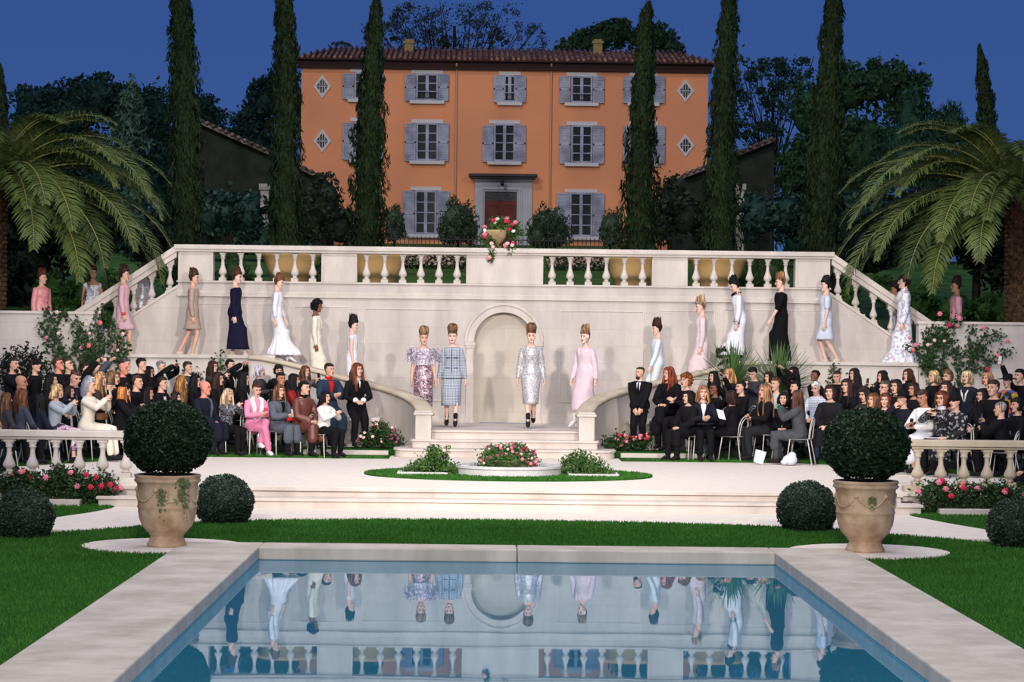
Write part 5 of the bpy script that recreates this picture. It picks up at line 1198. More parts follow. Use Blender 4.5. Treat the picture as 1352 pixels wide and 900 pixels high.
mdl(417, 393, 47.6, 'r', 'model with black curls in cream jacket and skirt on the left stairs', 1.17, heel=heel, hs='curly', hc=(14, 12, 14), skin='brown', head=(0, .2),
    arms=down(.98, sx=.21, fwd=.0), legs=walk(.2, .1), top=dict(m=IVORY, hem=-.08, sleeve=1.0, flare=.08, lapels=IVORY), bottom=dict(kind='skirt', m=IVORY, prof=prof(1.12, .4, sy=-.05)), shoes=dict(m=NUDE), extras=earr)
mdl(465, 416, 47.5, 'r', 'black haired model in white sleeveless dress, lowest on the left stairs', .83, heel=heel, hs='quiff', hc=DKH, hh=1.1, skin='pale', head=(0, .1),
    arms=down(.98, sx=.21, fwd=.02), legs=walk(.2, .1), top=dict(m=WHITE, hem=-.06, sleeve=0, name='bodice', neck=.49), bottom=dict(kind='skirt', m=WHITE, prof=prof(1.12, .5, sy=-.03)), shoes=dict(m=WSHOE), extras=earr)
# right side, going down leftwards
mdl(868, 417, 47.4, 'l', 'model in pale blue-white jacket and trousers, lowest on the right stairs', .80, heel=heel, hs='quiff', hc=(60, 36, 30), hh=1.1, skin='pale', head=(0, .1),
    arms={-1: ((-.21, .08, 1.0), (-.3, 1, 0), .4, (1, 0, 0)), 1: ((.21, -.16, .99), (.3, 1, 0), .4, (-1, 0, 0))}, legs=walk(.3, .1), top=dict(m=cloth((222, 230, 232)), hem=-.10, flare=.1, sleeve=1.0), bottom=dict(kind='trousers', m=cloth((222, 230, 232)), wide=.06), shoes=dict(m=WSHOE), extras=earr)
mdl(926, 388, 47.6, 'l', 'blonde model in a long pale blush coat dress on the right stairs', 1.15, heel=heel, hs='quiff', hc=(176, 146, 116), hh=1.0, skin='pale', head=(0, .15),
    arms=down(.98, sx=.21, fwd=-.02), legs=walk(.25, .1), top=dict(m=PINKS, hem=-.04, sleeve=1.0), bottom=dict(kind='coat_skirt', m=PINKS, prof=prof(1.12, .32, hem=(.20, .22), hips=(.18, .13), sy=-.07)), shoes=dict(m=WSHOE))
def exf(J, root):
    for s in (-1, 1): p = J['wr', s].lerp(J['el', s], .12); fuzz(root, 'fur_cuff', FURB, [tuple(p), tuple(p.lerp(J['el', s], .15))], .05, 240, .035, .008)
    T = J['T']; fuzz(root, 'fur_collar', FURB, [tuple(T(.52, -.04)), tuple(T(.53, .04)), tuple(T(.5, -.07)), tuple(T(.52, 0, .06)), tuple(T(.52, 0, -.06))], .045, 320, .03, .008)
    z = .36; pts = [(.20*math.cos(a), -.19+.26*math.sin(a), z+rnd(-.1, .09)) for a in np.linspace(0, 2*PI, 40)]; fuzz(root, 'fur_hem', BLK, pts, .05, 2600, .045, .010)
mdl(977, 361, 47.75, 'l', 'model in white coat with dark fur cuffs and skirt with wide black fur hem', 1.72, heel=heel, hs='quiff', hc=(18, 14, 18), hh=1.0, skin='pale', head=(0, .35), lean=.12,
    arms=down(.98, sx=.22, fwd=-.08), legs=walk(.3, -.0), top=dict(m=WHITE, hem=-.04, sleeve=1.0, off=.02, name='coat'), bottom=dict(kind='skirt', m=WHITE, prof=prof(1.12, .28, hem=(.22, .27), sy=-.19)), shoes=dict(m=BLKSHOE), extras=exf)
mdl(1031, 357, 47.75, 'l', 'model in plain long black dress on the right walkway', zw, heel=heel, hs='quiff', hc=(140, 100, 66), hh=.95, skin='pale', head=(0, .12),
    arms={-1: ((-.2, .02, .98), (-.3, 1, 0), .4, (1, 0, 0)), 1: ((.22, -.24, 1.0), (.3, 1, 0), .4, (-1, 0, 0))}, legs=walk(.16, .12), top=dict(m=BLK, hem=-.03, sleeve=.5, off=.026, name='bodice'), bottom=dict(kind='skirt', m=BLK, prof=prof(1.16, .08, hem=(.20, .23), sy=-.02)), shoes=dict(m=BLKSHOE), extras=earr)
mdl(1090, 362, 47.75, 'l', 'model in a pale blue short sleeved knee length dress on the right walkway', zw, heel=heel, hs='quiff', hc=(26, 20, 22), hh=.95, skin='pale', head=(0, .02),
    arms=down(.98, sx=.23, fwd=-.04), legs={-1: ((-.05, .02, .19), (0, -1, 0)), 1: ((.05, .26, .22), (0, -1, 0))}, top=dict(m=PALEB, hem=.0, sleeve=.3, off=.022, name='bodice'), bottom=dict(kind='skirt', m=PALEB, prof=prof(1.18, .60, hem=(.20, .19), sy=-.03)), shoes=dict(m=NUDE))
mdl(1193, 361, 47.8, 'l', 'model in white floral high necked blouse and long flared skirt', zw-.05, heel=heel, hs='curly', hc=(44, 26, 24), skin='pale', head=(0, .05),
    arms=down(.98, sx=.24, fwd=-.05), legs=walk(.16, .12), top=dict(m=FLOR, hem=.02, sleeve=1.0, off=.03, soff=.03, neck=.51, collar=FLOR, name='blouse'), bottom=dict(kind='skirt', m=FLOR, prof=[(.06, .30, .40, 0, -.10, .05), (.3, .22, .27, 0, -.05, .03), (.6, .17, .15, 0, 0, 0), (.9, .178, .13, 0, 0, 0), (1.16, .14, .11, 0, 0, 0)]), shoes=dict(m=WSHOE))
mdl(1182, 372, 49.3, 'l', 'model in pale blue dress half hidden behind the right stair balusters', 1.75, heel=heel, hs='quiff', hc=(50, 30, 26), hh=.9, skin='tan', head=(0, .1),
    arms=down(.98, sx=.22), legs=walk(.15, .1), top=dict(m=PALEB, hem=.05, sleeve=0, name='bodice'), bottom=dict(kind='skirt', m=PALEB, prof=prof(1.16, .4, hem=(.24, .22))), shoes=dict(m=NUDE))
mdl(1262, 363, 48.2, 'l', 'model in dusty pink top with sparkling sleeves behind the low right wall', zw, heel=heel, hs='quiff', hc=(50, 26, 24), hh=.95, skin='tan', head=(0, 0),
    arms=down(.98, sx=.25), legs=walk(.15, .1), top=dict(m=ROSE, hem=-.05, sleeve=.5, off=.024, name='top'), bottom=dict(kind='skirt', m=SEQ, prof=prof(1.12, .3)), shoes=dict(m=NUDE))
# left end
mdl(163, 347, 47.75, 'r', 'model in pink suit with coral red cuff at the left end of the walkway', zw, heel=heel, hs='quiff', hc=(58, 34, 30), hh=.95, skin='light', head=(0, .05),
    arms=down(.98, sx=.22, fwd=.02), legs=walk(.12, .22), top=dict(m=cloth((214, 168, 176)), hem=-.08, flare=.15, sleeve=1.0, cuff=cloth((226, 84, 84)), cr=.048), bottom=dict(kind='skirt', m=cloth((206, 170, 178)), prof=prof(1.12, .62, hem=(.17, .14))), shoes=dict(m=NUDE))
mdl(55, 352, 48.0, .95, 'model in a satin pink jacket standing behind the low wall on the far left', zw, heel=heel, hs='quiff', hc=(90, 44, 38), hh=.95, skin='light', head=(.15, .05),
    arms=down(.98, sx=.24), legs=walk(.1, .1), top=dict(m=mat('pink_satin', (232, 160, 160), .35, .5, col2=(212, 130, 134), nscale=14), hem=-.08, flare=.1, sleeve=1.0, off=.024), bottom=dict(kind='skirt', m=cloth((214, 168, 176)), prof=prof(1.12, .6)), shoes=dict(m=NUDE))
mdl(122, 357, 49.2, .35, 'model in strapless floral top behind the left low wall by the stair rail', 1.9, heel=heel, hs='quiff', hc=(60, 34, 30), hh=.85, skin='tan', head=(0, .0),
    arms=down(.98, sx=.24), legs=walk(.1, .1), top=dict(m=FLOR, hem=-.02, sleeve=0, neck=.42, name='bodice'), bottom=dict(kind='skirt', m=FLOR, prof=prof(1.12, .3, hem=(.26, .24))), shoes=dict(m=NUDE))
mdl(190, 361, 49.2, .5, 'model in a pale silvery dress seen between the left stair balusters', 1.95, heel=heel, hs='quiff', hc=(66, 40, 34), hh=.85, skin='pale', head=(0, .0),
    arms=down(.98, sx=.24), legs=walk(.1, .1), top=dict(m=SILV, hem=-.02, sleeve=.5, name='bodice'), bottom=dict(kind='skirt', m=SILV, prof=prof(1.12, .3, hem=(.2, .2))), shoes=dict(m=NUDE))
# ------------------------------------------------------------------ chairs
CHM = mat('pale_metal', (196, 192, 184), .4, .5, metal=.3)
def make_chair():
    t = empty('garden_chair')
    m = MB(); m.tube([(0, -.20, .455), (0, .0, .45), (0, .19, .455)], [.18, .205, .17], 16, lat=(1, 0, 0), ry=[.008]*3); m.build('seat', CHM, t)
    for sx in (-1, 1):
        for a, b in (((sx*.16, -.17, .45), (sx*.20, -.23, 0)), ((sx*.15, .16, .45), (sx*.19, .25, 0))):
            MB().tube([a, ((a[0]+b[0])/2, (a[1]+b[1])/2, .225), b], .011, 7).build('leg', CHM, t)
    for q, w in ((.0, .19), (.022, .13)):
        pts = [(w*math.cos(PI-PI*k/14), .19+.06*math.sin(PI*k/14)+q*.3, .47+(.38-q*2)*math.sin(PI*k/14)**.6) for k in range(15)]
        MB().tube(pts, .010, 7).build('back_hoop', CHM, t)
    return t
CH0 = make_chair(); CHU = [0]
CHW = []
def put_chair(x, y, z, rz, label):
    c = CH0 if CHU[0] == 0 else copy_tree(CH0); CHU[0] += 1
    c.location = (x, y, z); c.rotation_euler = (0, 0, rz); tag(c, label, 'chair', 'pale metal garden chairs under the seated guests'); return c
# ------------------------------------------------------------------ the audience
BK = (19, 18, 21); NV = (26, 30, 44); GY = (84, 86, 92)
def rowD(px, off):
    D_ = 43.0
    for _ in range(12): u = abs(W(px, 520, D_).x-XC); D_ = .5*D_+.5*max(38.0+off*.7, row_y(u, off))
    return D_
OFF = {0: .38, 1: 1.95, 2: 3.0, 3: 3.75}; FLZ = {0: .02, 1: .14, 2: .14, 3: .14}
NIG = [0]
def guest(px, py, row, rz, pose, hs, hc, tc, bc, label, skin='light', sex='f', head=(0, .0), extras=None, D=None, z=None, hatk=None, hatm=None, tm=None, bm=None, ph=None, phm=None, coat=False, hh=1.0, beard=None, shirt=None, tie=None, collar=None, sleeve=1.0, shoe=None, chair=True, hip=None, Hs=None, lean=.08, arms=None, legs=None, skirt=None, lapels=None):
    D_ = D if D is not None else rowD(px, OFF[row]); fz = z if z is not None else FLZ[row]
    sit = pose.startswith('sit'); hp = hip if hip is not None else (.54 if sit else .93); wl = W(px, py, D_)
    A = {}; pw = pose.split('_')[-1]; sz = hp
    lapz = hp+.10
    A = {s: ((s*.06, -.30, lapz), (s, .4, -.6), .55, (0, .3, -1)) for s in (-1, 1)} if sit else down(hp+.02, sx=.24)
    up_ = hp+.62
    if pw == 'phone': A[-1] = ((-.06, -.36, hp+.46), (-1, .2, -.8), .6, (1, .1, 0)); A[1] = ((.08, -.34, hp+.42), (1, .2, -.8), .6, (-1, .1, 0))
    if pw == 'reach': A[-1] = ((-.14, -.34, hp+.86), (-1, .1, -.3), .5, (0, -1, 0))
    if pw == 'reachboth': A[-1] = ((-.12, -.34, hp+.74), (-1, .1, -.3), .5, (.6, -1, 0)); A[1] = ((.12, -.34, hp+.72), (1, .1, -.3), .5, (-.6, -1, 0))
    if pw == 'lapphone': A[-1] = ((-.05, -.33, hp+.22), (-1, .3, -.8), .6, (.6, .3, .6)); A[1] = ((.07, -.33, hp+.20), (1, .3, -.8), .6, (-.6, .3, .6))
    if pw == 'chin': A[-1] = ((-.05, -.20, hp+.52), (-.6, -.4, -.8), .7, (0, 1, .2))
    if pw == 'clap': A[-1] = ((-.03, -.34, hp+.34), (-1, .2, -.8), .2, (1, 0, 0)); A[1] = ((.03, -.34, hp+.34), (1, .2, -.8), .2, (-1, 0, 0))
    if arms: A = arms
    NIG[0] += 1; rr = random.Random(NIG[0])
    if legs: L_ = legs
    elif sit: L_ = {s: ((s*.10+rr.uniform(-.03, .03), -.42+rr.uniform(-.08, .08), .10), (0, -1, 1)) for s in (-1, 1)}
    else: L_ = {s: ((s*.11, rr.uniform(-.05, .05), .10), (0, -1, 0)) for s in (-1, 1)}
    top = dict(m=tm or cloth(tc), hem=-.06, off=.026 if sex == 'm' or coat else .018, sleeve=sleeve, name='coat' if coat else 'jacket', vox=.018)
    if sit: top['seat'] = True; top['coat'] = coat
    else: top['hem'] = -.16; top['flare'] = .1
    if coat: top['off'] = .032
    if shirt: top['shirt'] = shirt; top['tie'] = tie
    if collar: top['collar'] = collar
    if lapels: top['lapels'] = lapels
    bot = dict(kind='trousers', m=bm or cloth(bc), off=.014)
    if skirt: bot = dict(kind='skirt', m=bm or cloth(bc), seated=True, len=skirt)
    J = person((wl.x, D_, fz), rz, sex=sex, H_=Hs or (1.70 if sex == 'f' else 1.78), lean=lean if sit else lean*.5, hip=hp if sit else None, arms=A, legs=L_, head=head, skin=skin, hs=hs, hc=hc, hh=hh, top=top, bottom=bot, shoes=shoe or dict(m=BLKSHOE), label=label, hatk=hatk, hatm=hatm, voxel=.02, extras=extras, beard=beard)
    hl = J['HM'].to_translation(); f_ = min(1.10, max(.90, (wl.z-fz)/hl.z)); r = J['root']; r.scale = (f_,)*3
    off = Matrix.Rotation(rz, 3, 'Z') @ Vector((hl.x, hl.y, 0))*f_; r.location.x -= off.x; r.location.y -= off.y*.35
    if ph: phone(J, -1 if pw != 'chin' else 1, ph, phm or BLACKP, tilt=-.2, dz=.02)
    if sit and chair and hip is None:
        fwd_ = Matrix.Rotation(rz, 3, 'Z') @ V(0, -1, 0); c = put_chair(r.location.x-fwd_.x*.02, r.location.y-fwd_.y*.02, fz, rz, 'pale metal garden chair with hooped back under a seated guest')
        c.scale = (1, 1, f_)
    return J
def scarf(m, r=.075):
    def f(J, root):
        T = J['T']; k = MB(); Q = J['FR']; k.tube([T(.49, -.03, -.07), T(.49, Q(.49), 0), T(.49, -.03, .07), T(.51, .075, 0), T(.49, -.03, -.07)], .032, 8); k.tube([T(.48, Q(.48), .03), T(.36, Q(.36), .04), T(.18, Q(.18), .05)], [.03, .032, .026], 8); k.build('scarf', m, root)
    return f
def furcol(m):
    def f(J, root):
        T = J['T']; k = MB(); Q = J['FR']; k.tube([T(.14, Q(.14), -.06), T(.34, Q(.34), -.075), T(.48, -.05, -.10), T(.53, .07, 0), T(.48, -.05, .10), T(.34, Q(.34), .075), T(.14, Q(.14), .06)], [.035, .045, .055, .06, .055, .045, .035], 10); k.build('fur_collar', m, root)
    return f
def bag(J, label, m, size=(.15, .05, .1), s=1, dz=.0, at=None):
    b = MB().box(-size[0], size[0], -size[1], size[1], 0, size[2]*1.2); o = b.build('handbag', m, bevel=.02)
    p = at or wpt(J, J['wr', s]+V(0, -.05, -.02)); o.location = p; o.rotation_euler = (0, 0, J['root'].rotation_euler.z); tag(o, label, 'bag'); return o
GR = cloth((88, 92, 100)); W1 = 1.15; WH = cloth((232, 230, 226))
BL = (190, 158, 112); BR = (74, 50, 38); DB = (40, 28, 24); K_ = (18, 15, 17); AU = (122, 64, 38); GH = (176, 174, 176)
# left side, front row
guest(28, 522, 0, 2.3, 'sit', 'long', (104, 62, 40), (66, 72, 86), BK, 'guest seen from behind with long auburn hair and slate blue jacket, far left')
guest(52, 534, 0, 2.2, 'sit', 'long', K_, (30, 34, 50), NV, 'guest seen from behind with very long black hair and dark navy jacket')
guest(75, 516, 0, 1.35, 'sit_phone', 'bob', BL, (164, 174, 184), (190, 150, 170), 'blonde guest in a pale blue-grey jacket photographing with a phone, left front row', bm=vmat('floral_skirt', [(206, 170, 190), (60, 50, 70), (170, 130, 160), (226, 206, 216)], 14), ph='black phone held up by the blonde guest in the pale blue-grey jacket', skirt=.7)
def veil(J, root):
    g = MB(); h = MB(); h.tube([(0, .02, .11), (0, .05, .03), (0, .075, -.06), (0, .09, -.16)], [.09, .115, .125, .12], 16, lat=(1, 0, 0), ry=[.09, .1, .09, .05]); add_xf(g, h, J['HM'], 0)
    g.build('veil', VEIL, root); g = MB(); h = MB()
    for k in range(12): a = k*2.4; h.ball((.03*math.cos(a), -.01+.03*math.sin(a), .135+.004*(k % 3)), (.022, .022, .012), 7, 5)
    add_xf(g, h, J['HM'], 0); g.build('white_flower', WHITE, root)
VEIL = bpy.data.materials.new('sheer_veil'); VEIL.use_nodes = True; _n = VEIL.node_tree; _t = _n.nodes.new('ShaderNodeBsdfTransparent'); _m = _n.nodes.new('ShaderNodeMixShader'); _m.inputs[0].default_value = .45
_n.nodes['Principled BSDF'].inputs['Base Color'].default_value = srgb((150, 156, 172)); _n.links.new(_t.outputs[0], _m.inputs[1]); _n.links.new(_n.nodes['Principled BSDF'].outputs[0], _m.inputs[2]); _n.links.new(_m.outputs[0], _n.nodes['Material Output'].inputs['Surface'])
J = guest(119, 505, 0, 1.3, 'sit_phone', 'short', GH, (226, 218, 200), (222, 216, 198), 'guest in cream suit wearing a grey veil topped with a white flower', extras=veil, ph='pale phone held up by the guest in the cream suit', phm=WPHONE, bm=IVORY)
bag(J, 'brown handbag on the lap of the guest in the cream suit', cloth((108, 72, 50)), at=wpt(J, (0.02, -.26, .66)))
J = guest(164, 513, 0, 1.4, 'sit_clap', 'long', (196, 120, 62), BK, BK, 'orange haired guest in flat black cap and black coat, left front row', hatk='flat', coat=True)
def camel(J, root):
    fm = MB()
    for k in range(14): a = k*2.4; r_ = .012*math.sqrt(k); fm.ball((.12+r_*math.cos(a)*1.6, -.28, .70+r_*math.sin(a)*1.6), (.028, .028, .024), 7, 5)
    fm.build('white_camellia', WHITE, root)
guest(196, 519, 0, 1.2, 'sit_phone', 'long', K_, BK, BK, 'guest with long black hair and black coat holding a phone above the left topiary', coat=True, ph='phone held up just above the left topiary', phm=WPHONE, skin='tan', extras=camel)
guest(232, 525, 0, 1.3, 'sit', 'bob', DB, BK, BK, 'dark haired guest in black hidden up to the head behind the left topiary', coat=True)
guest(271, 512, 0, 1.0, 'sit', None, BR, NV, (34, 36, 44), 'bald man in a navy overcoat with grey scarf, left front row', sex='m', skin='flush', coat=True, extras=scarf(GR), head=(.2, 0), Hs=1.85)
guest(301, 521, 0, .9, 'sit_phone', 'long', (196, 172, 138), (70, 72, 78), BK, 'blonde guest in grey tweed jacket filming, between the bald man and the pink suit', tm=vmat('dark_tweed', [(56, 58, 64), (98, 102, 110), (34, 34, 40), (140, 142, 148)], 60), ph='phone held by the blonde guest in grey tweed')
PK = cloth((224, 140, 172)); FURW = mat('white_fur', (236, 232, 228), .95, .1, col2=(214, 208, 204), nscale=30, bump=.6, bscale=60)
guest(339, 514, 0, .55, 'sit_lapphone', 'crop', (70, 44, 34), (224, 140, 172), (214, 128, 160), 'guest in a pink trouser suit with thick white fur collar, left front row', head=(0, .3), extras=furcol(FURW), ph='pink phone in the hands of the guest in the pink suit', phm=cloth((200, 60, 90)), shoe=dict(m=WSHOE, boot=.14), legs={-1: ((.10, -.40, .10), (0, -1, 1)), 1: ((-.03, -.30, .24), (0, -1, .8))})
J = guest(369, 516, 0, .8, 'sit_lapphone', 'long', (110, 72, 52), (92, 98, 108), BK, 'brown haired guest in grey wool coat over black with a red clutch', hh=.5, coat=True, ph='pale phone of the guest in the grey wool coat', phm=WPHONE, shirt=BLK)
bag(J, 'bright red clutch on the lap of the guest in grey wool', cloth((224, 40, 36)), size=(.14, .03, .06), at=wpt(J, (.1, -.32, .66)))
guest(402, 512, 0, .75, 'sit', 'bun', K_, (92, 52, 42), BK, 'black haired guest in a brown leather coat with dark collar, left front row', tm=mat('brown_leather', (98, 54, 44), .4, .5), coat=True, collar=BLK, head=(.3, 0))
guest(430, 524, 0, .9, 'sit_clap', 'bob', K_, (230, 230, 228), BK, 'black haired guest in white jacket and wide black trousers, last in the left front row', tm=WH, D=43.15, skin='light')
# on the left ledge
LG = {-1: ((-.10, -.34, .10), (0, -1, .3)), 1: ((.10, -.36, .10), (0, -1, .3))}
guest(435, 488, 0, .5, 'sit_lapphone', 'crop', (50, 34, 30), (40, 58, 76), NV, 'guest in teal blue coat over bright red sweater sitting on the left ledge', D=44.95, z=.14, hip=.70, shirt=cloth((206, 28, 28)), coat=True, head=(.35, 0), legs=LG, collar=cloth((206, 28, 28)))
def cuffs(J, root):
    for s in (-1, 1): m = MB(); m.tube([J['wr', s].lerp(J['el', s], .14), J['wr', s]], [.052, .046], 10); m.build('white_cuff', WHITE, root)
guest(472, 488, 0, .25, 'sit', 'long', (112, 60, 38), BK, BK, 'guest with long red-brown hair in black suit and white cuffs on the left ledge', D=44.9, z=.14, hip=.74, extras=cuffs, legs=LG, head=(.45, -.05), shirt=WH, tie=BLK, hh=1.1)
# left middle row
L1 = [(68, 502, 1.3, 'sit', 'long', K_, BK, 'guest with long black hair behind the blonde in pale blue-grey', {}),
 (92, 519, 1.2, 'sit_phone', 'bob', DB, BK, 'dark bobbed guest in black between the blonde and the veiled guest', {}),
 (132, 500, 1.4, 'sit', 'long', (176, 134, 92), (70, 58, 50), 'guest with long fair hair behind the cream suit', {}),
 (143, 512, 1.2, 'sit_phone', 'crop', (86, 84, 84), BK, 'grey cropped guest in black coat raising a hand beside the veil', dict(ph='phone raised beside the veiled guest')),
 (150, 497, 1.2, 'sit', 'bob', (120, 86, 58), BK, 'brown bobbed guest in dark jacket behind the flat cap', {}),
 (181, 504, 1.3, 'sit', 'crop', BR, BK, 'short haired brown guest in black just right of the flat cap', dict(sex='m')),
 (214, 506, 1.3, 'sit', 'short', DB, BK, 'dark haired man in black coat left of the golden haired guest', dict(sex='m')),
 (240, 504, 1.5, 'sit', 'wavy', (150, 104, 52), (128, 100, 62), 'guest with long wavy golden hair in tan fur coat, left middle row', dict(coat=True, tm=mat('tan_fur', (136, 106, 66), .95, .1, col2=(98, 74, 44), nscale=40, bump=.6, bscale=60), hh=1.2)),
 (258, 503, 1.3, 'sit', 'long', K_, BK, 'guest with straight black hair next to the tan fur coat', {}),
 (288, 500, 1.2, 'sit', 'long', (52, 34, 28), BK, 'guest with long dark brown hair behind the blonde in tweed', {}),
 (322, 500, 1.4, 'sit', 'long', K_, BK, 'guest with long black hair in black and white behind the pink suit', dict(lapels=WH)),
 (371, 500, .6, 'sit', 'bun', (30, 24, 24), BK, 'guest with dark hair tied up behind the grey wool coat', dict(skin='tan')),
 (388, 502, 1.4, 'sit', 'long', K_, (150, 40, 40), 'guest with long black hair in a dull red top', {}),
 (8, 527, 2.0, 'sit', 'long', (96, 66, 44), (60, 56, 60), 'guest with long light brown hair cut by the left picture edge', dict(row=0))]
for px, py, rz, po, hs, hc, tc, lb, kw in L1:
    kw = dict(kw); rw = kw.pop('row', 1); guest(px, py, rw, rz, po, hs, hc, tc, BK, lb, **kw)
# left, standing at the back
L2 = [(18, 481, 2, 1.1, 'stand_chin', 'crop', (44, 36, 32), BK, 'man in dark jacket holding a hand to his face, far left back row', dict(sex='m', beard=(60, 48, 40))),
 (28, 505, 1, 1.4, 'sit', None, K_, BK, 'bald man in black in front of the far left standing guests', dict(sex='m', skin='tan')),
 (46, 483, 2, 1.3, 'stand', 'short', DB, BK, 'guest in black beanie looking up on the left', dict(hatk='beanie', head=(0, -.2))),
 (77, 481, 2, 1.3, 'stand_phone', 'short', BR, BK, 'man with red-lit face and glasses standing left of the raised arms', dict(sex='m', skin='flush', head=(0, -.25))),  # red light on this face is put into the skin colour
 (89, 482, 3, 1.4, 'stand', 'crop', (60, 44, 36), BK, 'man with chin raised standing behind the man in glasses', dict(sex='m', head=(0, -.4))),
 (100, 498, 1, .8, 'sit', 'buzz', (70, 52, 42), NV, 'man with close cropped brown hair looking down', dict(sex='m', head=(0, .45))),
 (113, 488, 2, 1.3, 'stand_reach', 'short', DB, BK, 'man in black with white cuff stretching an arm up on the left', dict(sex='m', ph='small phone held high on the left')),
 (127, 491, 3, 1.5, 'stand_reach', 'crop', BR, (76, 80, 90), 'man in grey jacket stretching an arm up on the left', dict(sex='m')),
 (166, 481, 3, 1.3, 'stand', 'short', (70, 68, 68), BK, 'man with dark grey hair in black standing on the left', dict(sex='m')),
 (163, 496, 2, 1.2, 'stand_clap', None, BR, BK, 'bald man with pale pink head behind the flat cap', dict(sex='m', skin='flush')),
 (187, 481, 2, 1.0, 'stand', 'short', (26, 20, 20), BK, 'young man with black quiff standing in black, left back row', dict(sex='m', head=(.2, 0))),
 (197, 499, 2, 1.2, 'stand_phone', 'long', K_, BK, 'guest with black hair and glasses looking at a white phone', dict(ph='white phone in front of the guest with black hair and glasses', phm=WPHONE, skin='tan')),
 (213, 484, 3, 1.3, 'stand_reachboth', 'crop', (130, 128, 130), BK, 'grey haired man in black suit raising both arms with a phone', dict(sex='m', shirt=WH, ph='black phone held high above the left crowd')),
 (248, 485, 3, .9, 'stand', 'short', (52, 44, 42), (60, 62, 70), 'man with short dark hair in dark grey suit near the wall', dict(sex='m', shirt=WH, head=(.2, 0))),
 (281, 484, 2, 1.1, 'stand_phone', 'wavy', (52, 34, 28), (62, 60, 64), 'guest with wavy dark hair holding a phone to the face', dict(ph='black phone held by the guest with wavy dark hair')),
 (304, 482, 3, 1.2, 'stand_reachboth', 'crop', (24, 20, 22), BK, 'man in black with white striped collar raising both hands', dict(sex='m', lapels=WH)),
 (343, 490, 2, 1.1, 'stand_lapphone', 'bob', (190, 184, 206), (60, 58, 62), 'guest with lilac-grey hair holding a phone', dict(ph='phone of the guest with lilac-grey hair', extras=scarf(cloth((40, 38, 42))))),
 (368, 489, 2, .3, 'stand', 'curly', (28, 20, 20), BK, 'guest with short dark curls facing front', dict(head=(0, .2))),
 (403, 490, 2, .9, 'stand_phone', 'long', (98, 66, 46), (96, 84, 76), 'guest with long light brown hair holding up a phone, near the left stairs', dict(hh=.6, ph='phone of the light brown haired guest near the left stairs'))]
for px, py, rw, rz, po, hs, hc, tc, lb, kw in L2: guest(px, py, rw, rz, po, hs, hc, tc, BK, lb, **kw)
# right side
def tiew(J, root): pass
guest(845, 492, 0, -.3, 'lean', 'buzz', (60, 44, 38), BK, BK, 'bald bearded man in black suit, white shirt and tie leaning on the right ledge', sex='m', skin='light', D=44.75, z=.14, beard=(52, 40, 36), shirt=WH, tie=BLK, head=(-.5, 0), Hs=1.80,
      arms={-1: ((-.05, -.20, .86), (-.5, 1, -.3), .5, (.4, 1, 0)), 1: ((.07, -.22, .88), (.5, 1, -.3), .5, (-.4, 1, 0))}, lean=-.05)
guest(883, 493, 0, -.5, 'sit', 'wavy', (140, 66, 40), BK, BK, 'guest with long red hair in black coat sitting cross legged on the right ledge', D=45.0, z=.14, hip=.74, coat=True, head=(-.5, 0), legs={-1: ((-.06, -.36, .12), (0, -1, .3)), 1: ((-.16, -.44, .34), (0, -1, .6))}, shoe=dict(m=BLKSHOE, boot=.16))
guest(906, 495, 1, -.9, 'sit_clap', 'curly', (128, 72, 34), BK, BK, 'guest with curly copper hair in black clasping her hands', D=44.7, z=.14, Hs=1.8)
BAGM = cloth((30, 30, 34))
guest(908, 524, 0, -.9, 'sit', 'bob', (28, 20, 20), BK, BK, 'guest with dark bob in long black coat, first in the right front row', coat=True)
J = guest(928, 518, 0, .05, 'sit_lapphone', 'wavy', (150, 106, 72), NV, BK, 'guest with light brown waves in navy jacket and white shirt facing the camera', hh=.5, shirt=WH)
o = MB().box(-.16, .16, -.11, .11, 0, .012).build('notebook', BLKSHOE, bevel=.004); o.location = wpt(J, (0, -.36, .66)); tag(o, 'dark folder on the lap of the guest facing the camera', 'folder')
J = guest(966, 524, 0, -2.2, 'sit', 'bob', (44, 28, 26), BK, BK, 'guest with dark bob in black seen from behind holding white sheets', coat=True)
o = MB().box(-.08, .08, -.11, .11, 0, .004).build('programme', WHITE); o.location = W(952, 547, 42.6); o.rotation_euler = (.9, .2, .5); tag(o, 'white programme sheets held over the right front row', 'paper')
guest(1010, 514, 0, -1.2, 'sit_lapphone', 'long', (150, 112, 78), BK, (40, 40, 44), 'guest with very long straight light brown hair looking left, right front row', hh=1.4, ph='phone low in the hands of the guest with very long hair')
guest(1034, 526, 0, -.2, 'sit', 'bob', K_, BK, BK, 'black haired guest in black turtleneck, right front row', collar=BLK)
J = guest(1053, 524, 0, -1.9, 'sit_phone', 'wavy', (86, 54, 40), (76, 78, 82), (70, 72, 76), 'guest with wavy brown hair in long grey coat with green gloves', coat=True, D=42.3)
for s in (-1, 1):
    m_ = MB(); w_ = J['wr', s]; d_ = (w_-J['el', s]).normalized(); m_.tube([w_-d_*.03, w_+d_*.04, w_+d_*.11], [.032, .04, .03], 8); m_.build('green_glove', cloth((20, 110, 92)), J['root'])
guest(1096, 517, 0, -.5, 'sit', 'bob', (44, 28, 24), (30, 28, 34), (36, 42, 66), 'guest with dark fringe in black padded jacket and blue jeans', coat=True)
guest(1141, 520, 0, -.9, 'sit_lapphone', 'long', (40, 30, 26), (52, 58, 50), BK, 'guest with long dark hair in dark green jacket above the right topiary', head=(0, .3), hh=.6)
guest(1153, 528, 0, -1.0, 'sit_phone', 'long', (110, 74, 50), (110, 96, 96), BK, 'guest with long brown hair in mauve-grey above the right topiary', D=41.4)
